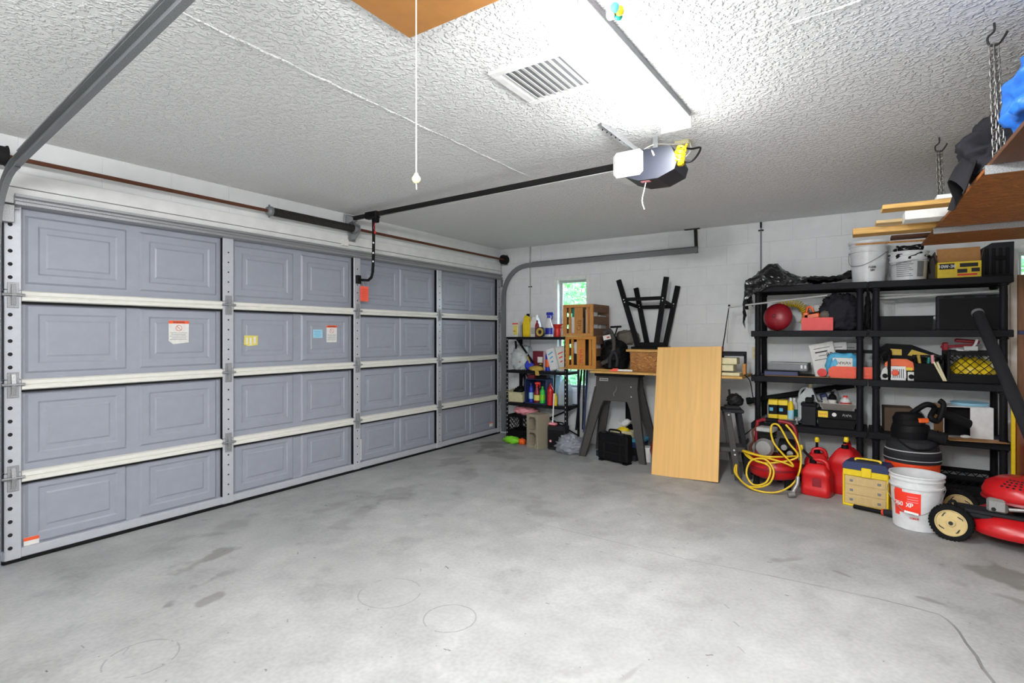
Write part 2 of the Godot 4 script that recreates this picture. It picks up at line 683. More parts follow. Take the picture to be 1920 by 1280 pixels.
func osb_texture() -> ImageTexture:
	var n := 768
	var im := Image.create_empty(n, n, false, Image.FORMAT_RGB8)
	im.fill(Color("8a5a26"))
	var r := RandomNumberGenerator.new()
	r.seed = 31
	for k in 2600:
		var c := Color("a06a2e").lerp(Color("d09a50") if r.randf() < 0.45 else Color("6b4018"), r.randf() * r.randf() * 1.1)
		var a := r.randfn(0.0, 0.45)
		var L := r.randi_range(22, 85)
		var W := r.randi_range(4, 15)
		var cx := r.randi_range(0, n - 1)
		var cy := r.randi_range(0, n - 1)
		var ca := cos(a)
		var sa := sin(a)
		for i in range(-L / 2, L / 2):
			for j in range(-W / 2, W / 2):
				var x := int(cx + i * ca - j * sa)
				var y := int(cy + i * sa + j * ca)
				im.set_pixel(posmod(x, n), posmod(y, n), c)
	return ImageTexture.create_from_image(im)


func concrete_floor() -> void:
	var n := 1536
	var big := noise_bytes(n, n, 41, 0.0045, 4)
	var mid := noise_bytes(n, n, 42, 0.018, 4)
	var fin := noise_bytes(n, n, 43, 0.16, 2)
	var wear := noise_bytes(n, n, 44, 0.009, 5)
	var d := PackedByteArray()
	d.resize(n * n * 3)
	# stains: x, z, half length, half width, turn (radians), darkness, warmth
	var stains := [
		[0.86, 4.25, 0.26, 0.07, 1.45, 0.34, 0.5], [1.25, 4.64, 0.065, 0.04, 1.2, 0.42, 0.3], [1.36, 4.48, 0.10, 0.035, 1.3, 0.36, 0.3], [1.15, 4.38, 0.09, 0.04, 1.4, 0.34, 0.3],
		[3.69, 2.40, 0.11, 0.035, -0.7, 0.25, 0.8], [4.72, 2.02, 0.30, 0.15, 0.5, 0.36, 0.9], [4.62, 2.3, 0.18, 0.05, 0.3, 0.26, 0.9], [0.70, 1.05, 0.30, 0.20, 0.3, 0.22, 0.5], [0.50, 1.6, 0.22, 0.16, 0.9, 0.2, 0.4],
		[1.0, 2.0, 0.3, 0.12, 1.1, 0.14, 0.3], [1.3, 1.5, 0.3, 0.14, 0.4, 0.12, 0.3], [0.85, 2.75, 0.34, 0.13, 1.2, 0.2, 0.3], [1.5, 0.8, 0.4, 0.14, 0.1, 0.12, 0.3], [0.45, 3.9, 0.3, 0.1, 1.4, 0.16, 0.3],
		[0.35, 0.75, 0.3, 0.25, 0.0, 0.34, 0.5], [2.2, 1.45, 0.5, 0.08, 0.1, 0.07, 0.2], [3.1, 1.3, 0.5, 0.1, 0.2, 0.1, 0.2], [2.0, 2.4, 0.3, 0.1, 0.9, 0.12, 0.3], [3.15, 3.98, 0.05, 0.12, 0.3, 0.12, 0.6], [3.3, 3.9, 0.02, 0.1, 0.2, 0.2, 0.4],
		[1.0, 3.3, 0.5, 0.08, 1.3, 0.14, 0.2], [0.7, 3.2, 0.3, 0.06, 1.5, 0.12, 0.2], [4.30, 2.55, 0.07, 0.02, 0.3, 0.34, 0.2], [3.95, 2.45, 0.05, 0.015, 0.5, 0.3, 0.2],
	]
	var rings := [[2.05, 3.96, 0.155], [2.46, 3.98, 0.12], [0.76, 1.0, 0.2], [1.62, 4.9, 0.13]]
	var sx := 6.4 / n
	var sz := 7.0 / n
	for j in n:
		var z := j * sz
		for i in n:
			var k := j * n + i
			var x := i * sx
			var w := wear[k] / 255.0
			var v := 0.63 + (big[k] / 255.0 - 0.5) * 0.07 + (mid[k] / 255.0 - 0.5) * 0.06 + (fin[k] / 255.0 - 0.5) * 0.06
			v -= smoothstep(0.62, 0.85, w) * 0.035
			v += smoothstep(0.40, 0.22, w) * 0.025
			var o := k * 3
			var q := int(clampf(v, 0.0, 1.0) * 255.0)
			d[o] = q
			d[o + 1] = q
			d[o + 2] = maxi(q - 2, 0)
	for st in stains:
		var rad: float = maxf(st[2], st[3]) * 1.4
		var c := cos(st[4])
		var sn := sin(st[4])
		for j in range(maxi(int((st[1] - rad) / sz), 0), mini(int((st[1] + rad) / sz), n - 1)):
			for i in range(maxi(int((st[0] - rad) / sx), 0), mini(int((st[0] + rad) / sx), n - 1)):
				var dx: float = i * sx - st[0]
				var dz: float = j * sz - st[1]
				var e := Vector2((dx * c + dz * sn) / st[2], (-dx * sn + dz * c) / st[3]).length()
				var k := j * n + i
				var edge := e + (mid[k] / 255.0 - 0.5) * 1.7 + (wear[(k * 3) % (n * n)] / 255.0 - 0.5) * 0.2
				var a: float = smoothstep(1.05, 0.45, edge) * st[5] * (0.6 + 0.7 * fin[k] / 255.0) * 0.5
				if a > 0.0:
					var o := k * 3
					d[o] = int(d[o] * (1.0 - a))
					d[o + 1] = int(d[o + 1] * (1.0 - a * 1.03))
					d[o + 2] = int(d[o + 2] * (1.0 - a * (1.0 + 0.18 * st[6])))
	for rg in rings:
		for t in 900:
			var an := TAU * t / 900.0
			var i := int((rg[0] + rg[2] * cos(an)) / sx)
			var j := int((rg[1] + rg[2] * sin(an)) / sz)
			var k := (j * n + i) * 3
			if mid[j * n + i] > 110:
				for b in 3:
					d[k + b] = int(d[k + b] * 0.955)
	var r := RandomNumberGenerator.new()
	r.seed = 5
	for t in 900:      # specks, chips of dirt and short scuffs
		var i := r.randi_range(2, n - 12)
		var j := r.randi_range(2, n - 12)
		var dark := r.randf_range(0.35, 0.85) if r.randf() < 0.8 else 1.1
		var len_ := 1 if r.randf() < 0.7 else r.randi_range(2, 9)
		var ax := r.randf_range(-1, 1)
		for m in len_:
			var k := ((j + int(m * ax)) * n + i + m) * 3
			for b in 3:
				d[k + b] = mini(int(d[k + b] * dark), 255)
	var im := Image.create_from_data(n, n, false, Image.FORMAT_RGB8, d)
	var m := mat("concrete", "ffffff", 0.62)
	m.albedo_texture = ImageTexture.create_from_image(im)
	m.uv1_triplanar = true
	m.uv1_world_triplanar = true
	m.uv1_scale = Vector3(1.0 / 6.4, 1.0, 1.0 / 7.0)


# ---------------------------------------------------------------- the room

func build_shell() -> void:
	# floor: slab in two pieces with the control joint and the crack that runs on from it as a real gap
	var s := S()
	span(s, Vector3(-0.3, -0.2, -0.3), Vector3(6.5, -0.018, 7.1))
	var fl := structure(s, "floor", M.slab_edge)
	var path := [[-0.3, 2.56, 0.0], [1.0, 2.58, 0.0], [1.82, 2.64, 0.0012], [2.2, 2.69, 0.0015], [2.54, 2.704, 0.002], [2.9, 2.715, 0.002], [3.2, 2.725, 0.0022], [3.5, 2.70, 0.004], [3.62, 2.69, 0.006], [3.8, 2.685, 0.006], [3.95, 2.68, 0.004], [4.11, 2.675, 0.004], [4.25, 2.685, 0.004], [4.34, 2.70, 0.0045],
		[4.365, 2.735, 0.005], [4.385, 2.79, 0.005], [4.397, 2.84, 0.005], [4.408, 2.93, 0.0055], [4.43, 3.03, 0.006], [4.436, 3.12, 0.006], [4.456, 3.21, 0.006], [4.48, 3.4, 0.005], [4.54, 3.7, 0.005], [4.6, 4.3, 0.003], [4.75, 5.2, 0.0], [4.8, 7.1, 0.0]]
	var north := PackedVector2Array([Vector2(6.5, 7.1), Vector2(6.5, -0.3), Vector2(-0.3, -0.3)])
	var south := PackedVector2Array([Vector2(-0.3, 7.1)])
	for i in path.size():
		var a := Vector2(path[maxi(i - 1, 0)][0], path[maxi(i - 1, 0)][1])
		var b := Vector2(path[mini(i + 1, path.size() - 1)][0], path[mini(i + 1, path.size() - 1)][1])
		var nn: Vector2 = (b - a).normalized().orthogonal() * (float(path[i][2]) * 1.1)
		north.append(Vector2(path[i][0], path[i][1]) + nn)
		south.append(Vector2(path[i][0], path[i][1]) - nn)
	var lay := Transform3D(Basis(Vector3(1, 0, 0), Vector3(0, 0, 1), Vector3(0, -1, 0)), Vector3(0, -0.009, 0))
	for poly in [north, south]:
		s = S()
		prism(s, poly, 0.018, lay)
		part(s, "slab", M.concrete, fl)
	# ceiling with the taped seams that show through the texture coat
	s = S()
	span(s, Vector3(-0.2, CEIL, -0.2), Vector3(ROOM_X + 0.2, CEIL + 0.2, ROOM_Z + 0.2))
	var ce := structure(s, "ceiling", M.ceiling_texture_coat)
	for seam in [[Vector3(2.05, CEIL, 5.6), Vector3(2.04, CEIL, 2.6), 0.0075], [Vector3(3.38, CEIL, 3.64), Vector3(4.9, CEIL, 3.80), 0.006]]:
		var pts := []
		for i in 41:
			var p: Vector3 = (seam[0] as Vector3).lerp(seam[1], i / 40.0)
			pts.append(p + Vector3(rng.randf_range(-0.006, 0.006), 0.0035 + rng.randf_range(-0.003, 0.002), rng.randf_range(-0.004, 0.004)))
		s = S()
		tube(s, pts, seam[2], 6)
		part(s, "seam_ridge", M.ceiling_texture_coat, ce)
	# back wall: core with two window openings, faced with painted concrete blocks
	var H := CEIL / 12.0
	var wins := [[0.80, 1.29], [5.03, 5.55]]
	var y0 := H * 3
	var y1 := H * 10
	s = S()
	span(s, Vector3(-0.2, 0, -0.22), Vector3(wins[0][0], CEIL, -0.02))
	span(s, Vector3(wins[0][1], 0, -0.22), Vector3(wins[1][0], CEIL, -0.02))
	span(s, Vector3(wins[1][1], 0, -0.22), Vector3(ROOM_X + 0.2, CEIL, -0.02))
	for w in wins:
		span(s, Vector3(w[0], 0, -0.22), Vector3(w[1], y0, -0.02))
		span(s, Vector3(w[0], y1, -0.22), Vector3(w[1], CEIL, -0.02))
	var back := structure(s, "wall_back", M.wall_paint)
	for row in 12:
		var x := -0.4064 * (0.5 if row % 2 else 0.0)
		while x < ROOM_X:
			var runs := [[maxf(x, 0.0), minf(x + 0.4064, ROOM_X)]]
			if row >= 3 and row < 10:
				for w in wins:
					var cut := []
					for r in runs:
						if r[1] <= w[0] or r[0] >= w[1]:
							cut.append(r)
						else:
							if r[0] < w[0]:
								cut.append([r[0], w[0]])
							if r[1] > w[1]:
								cut.append([w[1], r[1]])
					runs = cut
			for r in runs:
				var l: float = r[1] - r[0]
				if l > 0.02:
					piece(block_mesh(l, H), "block", back, Vector3((r[0] + r[1]) / 2.0, (row + 0.5) * H, -0.0105))
			x += 0.4064
	# door wall: jambs, and the header course of blocks over the opening
	s = S()
	span(s, Vector3(-0.24, 0, 4.955), Vector3(0, CEIL - H, ROOM_Z))
	span(s, Vector3(-0.24, 0, 0), Vector3(0, CEIL - H, 0.02))
	span(s, Vector3(-0.24, 2.06, 0.02), Vector3(-0.02, CEIL - H, 4.955))
	span(s, Vector3(-0.24, CEIL - H, 0), Vector3(-0.021, CEIL, ROOM_Z))
	var left := structure(s, "wall_left", M.wall_paint)
	var z := 0.0
	while z < ROOM_Z:
		var l := minf(0.4064, ROOM_Z - z)
		piece(block_mesh(l, H), "block", left, Vector3(-0.0105, CEIL - H / 2.0, z + l / 2.0), Basis(Vector3.UP, PI / 2))
		z += 0.4064
	s = S()
	span(s, Vector3(-0.02, 2.145, 0.02), Vector3(0.02, CEIL - H - 0.002, 5.3), 0.003)
	structure(s, "trim_1", M.header_paint)
	s = S()
	span(s, Vector3(-0.02, 2.05, 0.02), Vector3(0.013, 2.142, 4.955), 0.003)
	structure(s, "trim_2", M.header_paint)
	s = S()
	span(s, Vector3(ROOM_X, 0, -0.2), Vector3(ROOM_X + 0.2, CEIL, ROOM_Z + 0.2))
	structure(s, "wall_right", M.wall_paint)
	s = S()
	span(s, Vector3(-0.2, 0, ROOM_Z), Vector3(ROOM_X, CEIL, ROOM_Z + 0.2))
	structure(s, "wall_front", M.wall_paint)
	# single-hung windows
	for k in 2:
		var a: float = wins[k][0]
		var b: float = wins[k][1]
		s = S()
		frame_boxes(s, Vector2(a, y0), Vector2(b, y1), 0.05, -0.13, 0.006, 0.003)
		var w := structure(s, "window_%d" % (k + 1), M.white_trim)
		var mid := (y0 + y1) / 2.0
		for sash in [[mid - 0.01, y1 - 0.05, -0.10, -0.07], [y0 + 0.05, mid + 0.02, -0.07, -0.04]]:
			s = S()
			frame_boxes(s, Vector2(a + 0.05, sash[0]), Vector2(b - 0.05, sash[1]), 0.03, sash[2], sash[3], 0.002)
			var f := part(s, "sash", M.light_grey, w)
			s = S()
			span(s, Vector3(a + 0.08, sash[0] + 0.03, (sash[2] + sash[3]) / 2.0 - 0.002), Vector3(b - 0.08, sash[1] - 0.03, (sash[2] + sash[3]) / 2.0 + 0.002))
			part(s, "pane", M.window_glass, f)


func block_mesh(l: float, h: float) -> Mesh:
	var key := "block%.3f" % l
	if not mesh_cache.has(key):
		var s := S()
		box(s, Vector3.ZERO, Vector3(l - 0.0004, h - 0.0004, 0.021), 0.0016)
		mesh_cache[key] = mesh_of(s, M.wall_paint)
	return mesh_cache[key]


func frame_boxes(s: SurfaceTool, a: Vector2, b: Vector2, w: float, z0: float, z1: float, bev: float) -> void:
	span(s, Vector3(a.x, a.y, z0), Vector3(a.x + w, b.y, z1), bev)
	span(s, Vector3(b.x - w, a.y, z0), Vector3(b.x, b.y, z1), bev)
	span(s, Vector3(a.x + w, a.y, z0), Vector3(b.x - w, a.y + w, z1), bev)
	span(s, Vector3(a.x + w, b.y - w, z0), Vector3(b.x - w, b.y, z1), bev)


func build_outside() -> void:
	var s := S()
	span(s, Vector3(-14, -0.4, -16), Vector3(16, -0.2, -0.23))
	var lawn := structure(s, "ground_outside", M.lawn)
	lawn.name = "ground_outside"
	var spots := [["leafy green shrub outside the narrow window behind the wooden crates", Vector3(0.1, -0.2, -2.6), 1.1, 2.9, 11], ["pale green shrub farther out behind the crates' window", Vector3(-1.6, -0.2, -4.8), 1.7, 4.4, 12],
		["green shrub outside the window beside the black shelving", Vector3(5.35, -0.2, -2.4), 1.0, 2.8, 13]]
	for k in 3:
		var d: Array = spots[k]
		var t := thing("shrub", d[0], "shrub", d[1])
		var r := RandomNumberGenerator.new()
		r.seed = d[4]
		s = S()
		for i in 5:
			var top := Vector3(r.randf_range(-0.4, 0.4) * d[2], d[3] * r.randf_range(0.5, 0.8), r.randf_range(-0.4, 0.4) * d[2])
			tube(s, [Vector3(r.randf_range(-0.08, 0.08), 0, r.randf_range(-0.08, 0.08)), top * Vector3(0.4, 0.5, 0.4), top], 0.03, 6, false, 0.008)
		part(s, "stems", M.bark, t)
		for tone in 2:
			s = S()
			for i in 1500:
				var v := Vector3(r.randfn(), r.randfn(), r.randfn()).normalized() * pow(r.randf(), 0.33)
				var c := Vector3(v.x * d[2], d[3] * 0.55 + v.y * d[3] * 0.5, v.z * d[2])
				if c.y < 0.05:
					continue
				var ax := Vector3(r.randfn(), r.randfn() * 0.6, r.randfn()).normalized()
				var bx := ax.cross(Vector3(r.randfn(), r.randfn(), r.randfn())).normalized()
				var L := r.randf_range(0.05, 0.10)
				quad(s, c - ax * L, c + bx * L * 0.45, c + ax * L, c - bx * L * 0.45)
			var f := part(s, "foliage", M.leaf_green if (tone + k) % 2 == 0 else M.leaf_pale, t)
			f.set_meta("kind", "stuff")


# ---------------------------------------------------------------- the sectional door

func panel_mesh(w: float, h: float) -> Mesh:
	var steps := [[0.0, 0.0], [0.012, 0.010], [0.056, 0.010], [0.066, 0.004], [0.094, 0.004], [0.104, 0.009]]
	var s := S()
	var at := func(i: int, k: int) -> Vector3:
		var q: Vector2 = [Vector2(-1, -1), Vector2(1, -1), Vector2(1, 1), Vector2(-1, 1)][k % 4]
		return Vector3(steps[i][1], q.y * (h / 2 - steps[i][0]), -q.x * (w / 2 - steps[i][0]))
	for i in steps.size() - 1:
		for k in 4:
			quad(s, at.call(i, k), at.call(i, k + 1), at.call(i + 1, k + 1), at.call(i + 1, k))
	var e := steps.size() - 1
	quad(s, at.call(e, 0), at.call(e, 1), at.call(e, 2), at.call(e, 3))
	return mesh_of(s, M.door_skin)


func build_garage_door() -> void:
	var zc := 2.46
	var door := thing("garage_door", "wide grey sectional garage door of four panelled sections", "garage door", Vector3(0, 0, zc))
	var ys := [0.018, 0.500, 1.032, 1.545, 2.072]
	var stiles := [4.90, 3.663, 2.422, 1.242, 0.055]
	var wide := [0.075, 0.082, 0.080, 0.082, 0.07]
	var pm := [panel_mesh(0.515, 0.385), panel_mesh(0.515, 0.415), panel_mesh(0.515, 0.405), panel_mesh(0.515, 0.40)]
	for k in 4:
		var s := S()
		span(s, Vector3(-0.085, ys[k] + 0.001, 0.03 - zc), Vector3(-0.045, ys[k + 1] - 0.001, 4.945 - zc), 0.002)
		var sec := part(s, "section", M.door_skin, door)
		var lo: float = ys[k] + (0.062 if k == 0 else 0.03)
		var hi: float = ys[k + 1] - 0.05
		for b in 4:
			var z1: float = stiles[b] - wide[b] / 2
			var z0: float = stiles[b + 1] + wide[b + 1] / 2
			for h in 2:
				var m := z1 - 0.027 - 0.2575 if h == 0 else z0 + 0.027 + 0.2575
				piece(pm[k], "panel", sec, Vector3(-0.0449, (lo + hi) / 2, m - zc))
			# strut along the top of the section, between the stiles: two ribs with a groove
			s = S()
			var prof := [[-0.046, hi], [-0.012, hi], [0.0, hi + 0.006], [0.0, hi + 0.022], [-0.008, hi + 0.027], [-0.008, hi + 0.030], [0.0, hi + 0.035], [0.0, hi + 0.055], [-0.012, hi + 0.062], [-0.046, hi + 0.062]]
			if k < 3:
				prism(s, poly_of(prof), z1 - z0 - 0.004, Transform3D(Basis(), Vector3(0, 0, (z0 + z1) / 2 - zc)))
				part(s, "strut", M.door_strut, sec)
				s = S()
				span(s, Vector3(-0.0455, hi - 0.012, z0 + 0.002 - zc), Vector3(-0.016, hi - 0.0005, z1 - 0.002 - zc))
				part(s, "strut_shade", M.rubber, sec)  # black strip put in as the shade line under the strut
		for b in 5:
			s = S()
			var w: float = wide[b]
			var top: float = ys[k + 1] + (0.012 if k < 3 else -0.03)
			var foot: float = ys[k] + (0.014 if k > 0 else 0.0)
			box(s, Vector3(-0.005, (top + foot) / 2, stiles[b] - zc), Vector3(0.010, top - foot, w), 0.003)
			var st := part(s, "stile", M.door_stile, sec)
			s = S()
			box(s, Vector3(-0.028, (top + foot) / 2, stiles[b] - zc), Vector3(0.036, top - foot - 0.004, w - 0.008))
			part(s, "stile_shade", M.rubber, st)  # black box standing for the shade beside and behind the stile plate
			s = S()
			var y := foot + 0.07
			while y < top - 0.06:
				var big := b == 0
				lathe(s, [[0.0, 0.0], [0.011 if big else 0.006, 0.0], [0.011 if big else 0.006, 0.0012], [0.0, 0.0012]], Vector3(0.0008, y, stiles[b] - zc + (0.012 if big else 0.0)), 10, Basis(Vector3(0, 0, 1), -PI / 2))
				y += 0.075
			part(s, "bolt_hole", M.hole_dark, st)
	var s2 := S()      # bottom rail and rubber seal
	span(s2, Vector3(-0.045, 0.018, 0.03 - zc), Vector3(-0.008, 0.072, 4.945 - zc), 0.004)
	part(s2, "bottom_rail", M.door_stile, door)
	s2 = S()
	span(s2, Vector3(-0.09, 0.0, 0.03 - zc), Vector3(0.004, 0.018, 4.945 - zc), 0.004)
	part(s2, "rubber_seal", M.rubber, door)
	s2 = S()           # stiffening strut over the top edge
	prism(s2, poly_of([[-0.045, 2.036], [0.03, 2.036], [0.046, 2.042], [0.046, 2.058], [0.03, 2.066], [0.03, 2.078], [0.046, 2.086], [0.046, 2.10], [0.03, 2.104], [0.02, 2.094], [-0.045, 2.072]]), 4.86, Transform3D(Basis(), Vector3(0, 0, 2.47 - zc)))
	part(s2, "top_strut", M.galvanised, door)
	# hinges at every stile and roller brackets at both ends
	for k in range(1, 4):
		for b in 5:
			var h := S()
			var z: float = stiles[b] - zc
			var y: float = ys[k] - 0.015
			box(h, Vector3(0.004, y + 0.035, z), Vector3(0.006, 0.07, 0.05), 0.001)
			box(h, Vector3(0.004, y - 0.045, z), Vector3(0.006, 0.06, 0.05), 0.001)
			tube(h, [Vector3(0.012, y, z - 0.05), Vector3(0.012, y, z + 0.05)], 0.008, 8)
			bar(h, Vector3(0.008, y - 0.06, z), Vector3(0.02, y - 0.005, z), 0.02, 0.006, Vector3(0, 0, 1))
			bar(h, Vector3(0.008, y + 0.06, z), Vector3(0.02, y + 0.005, z), 0.02, 0.006, Vector3(0, 0, 1))
			part(h, "hinge", M.galvanised, door)
	for e in [[4.93, 1.0], [0.06, -1.0]]:
		var h := S()
		box(h, Vector3(0.02, 1.985, e[0] - zc), Vector3(0.05, 0.10, 0.055), 0.003)
		tube(h, [Vector3(0.03, 2.02, e[0] - zc - 0.05), Vector3(0.03, 2.02, e[0] - zc + 0.05)], 0.009, 8)
		part(h, "top_roller_bracket", M.galvanised, door)
	# stickers
	var X := -0.0335
	sticker(door, "warning_sticker", "white warning sheet with an orange heading and a barred circle", Vector3(X, 1.325, 4.0 - zc), 0.155, 0.135, true, M.paper)
	sticker(door, "warning_sticker", "pale warning sticker with an orange heading", Vector3(X, 1.312, 2.69 - zc), 0.155, 0.115, false, M.paper)
	var st := S()
	box(st, Vector3.ZERO, Vector3(0.10, 0.075, 0.0008), 0.0)
	var blue := part(st, "blue_sticker", M.light_blue_print, door, "small pale blue sticker")
	blue.transform = Transform3D(look_x(), Vector3(X, 1.312, 2.84 - zc))
	st = S()
	for k in 4:
		box(st, Vector3(0, 0.02 - k * 0.014, 0.0008), Vector3(0.07 - 0.015 * (k % 2), 0.004, 0.0006))
	part(st, "print_line", M.sky_blue, blue)
	st = S()
	prism(st, PackedVector2Array([Vector2(-0.06, -0.03), Vector2(-0.02, -0.042), Vector2(0.055, -0.034), Vector2(0.058, 0.04), Vector2(-0.055, 0.042)]), 0.0008)
	var yel := part(st, "torn_sticker", M.yellow_print, door, "half torn yellow sticker")
	yel.transform = Transform3D(look_x(), Vector3(X, 1.255, 3.462 - zc))
	st = S()
	for q in [[-0.035, 0.0, 0.014, 0.05], [-0.005, -0.005, 0.016, 0.06], [0.03, 0.004, 0.018, 0.055]]:
		box(st, Vector3(q[0], q[1], 0.0008), Vector3(q[2], q[3], 0.0006))
	part(st, "torn_paper", M.paper, yel)
	for q in [[0.08, 4.81, 0.075, 0.07], [0.135, 0.19, 0.055, 0.075]]:
		st = S()
		box(st, Vector3.ZERO, Vector3(q[3], q[2], 0.0008))
		var small := part(st, "small_sticker", M.paper, door, "small white sticker with a red top edge")
		small.transform = Transform3D(look_x(), Vector3(-0.0335, q[0], q[1] - zc))
		st = S()
		box(st, Vector3(0, q[2] * 0.36, 0.0008), Vector3(q[3], q[2] * 0.26, 0.0006))
		part(st, "red_edge", M.label_orange, small)
	st = S()
	box(st, Vector3.ZERO, Vector3(0.035, 0.20, 0.0008))
	var strip := part(st, "strip_sticker", M.paper, door, "narrow upright white sticker")
	strip.transform = Transform3D(look_x(), Vector3(-0.034, 0.19, 2.36 - zc))
	scribble("print", M.grey, strip, Transform3D(Basis(Vector3.BACK, PI / 2), Vector3(0.0, -0.02, 0.0006)), 0.13, 0.014, 14)


func poly_of(p: Array) -> PackedVector2Array:
	var o := PackedVector2Array()
	for q in p:
		o.append(Vector2(q[0], q[1]))
	return o


func sticker(door: Node3D, called: String, label: String, at: Vector3, h: float, w: float, torn: bool, look: Material) -> void:
	var s := S()
	var lo := -h / 2
	prism(s, PackedVector2Array([Vector2(-w / 2, lo + (0.012 if torn else 0.0)), Vector2(-w / 2 + 0.03, lo - (0.012 if torn else 0.0)), Vector2(w / 2 - 0.002, lo), Vector2(w / 2, h / 2), Vector2(-w / 2, h / 2)]), 0.0008)
	var o := part(s, called, look, door, label)
	o.transform = Transform3D(look_x(), at)
	s = S()
	box(s, Vector3(0, h * 0.43, 0.0008), Vector3(w, h * 0.13, 0.0006))
	part(s, "heading", M.label_orange, o)
	letters("WARNING", "print", M.ink, o, Transform3D(Basis(), Vector3(0, h * 0.43, 0.0012)), h * 0.075)
	s = S()
	var r := h * 0.13
	for i in 20:
		var a := TAU * i / 20
		bar(s, Vector3(cos(a) * r, sin(a) * r + h * 0.16, 0.0008), Vector3(cos(a + TAU / 20) * r, sin(a + TAU / 20) * r + h * 0.16, 0.0008), 0.003, 0.0006, Vector3(cos(a), sin(a), 0), 0.0)
	bar(s, Vector3(-r * 0.7, r * 0.7 + h * 0.16, 0.0008), Vector3(r * 0.7, -r * 0.7 + h * 0.16, 0.0008), 0.003, 0.0006, Vector3(1, 1, 0), 0.0)
	part(s, "barred_circle", M.ink_red, o)
	s = S()
	for k in 5:
		box(s, Vector3(-w * 0.02 * (k % 3), -h * 0.06 - k * h * 0.075, 0.0008), Vector3(w * (0.82 - 0.1 * (k % 2)), 0.003, 0.0006))
	part(s, "print_line", M.grey, o)


# ---------------------------------------------------------------- tracks, springs, opener

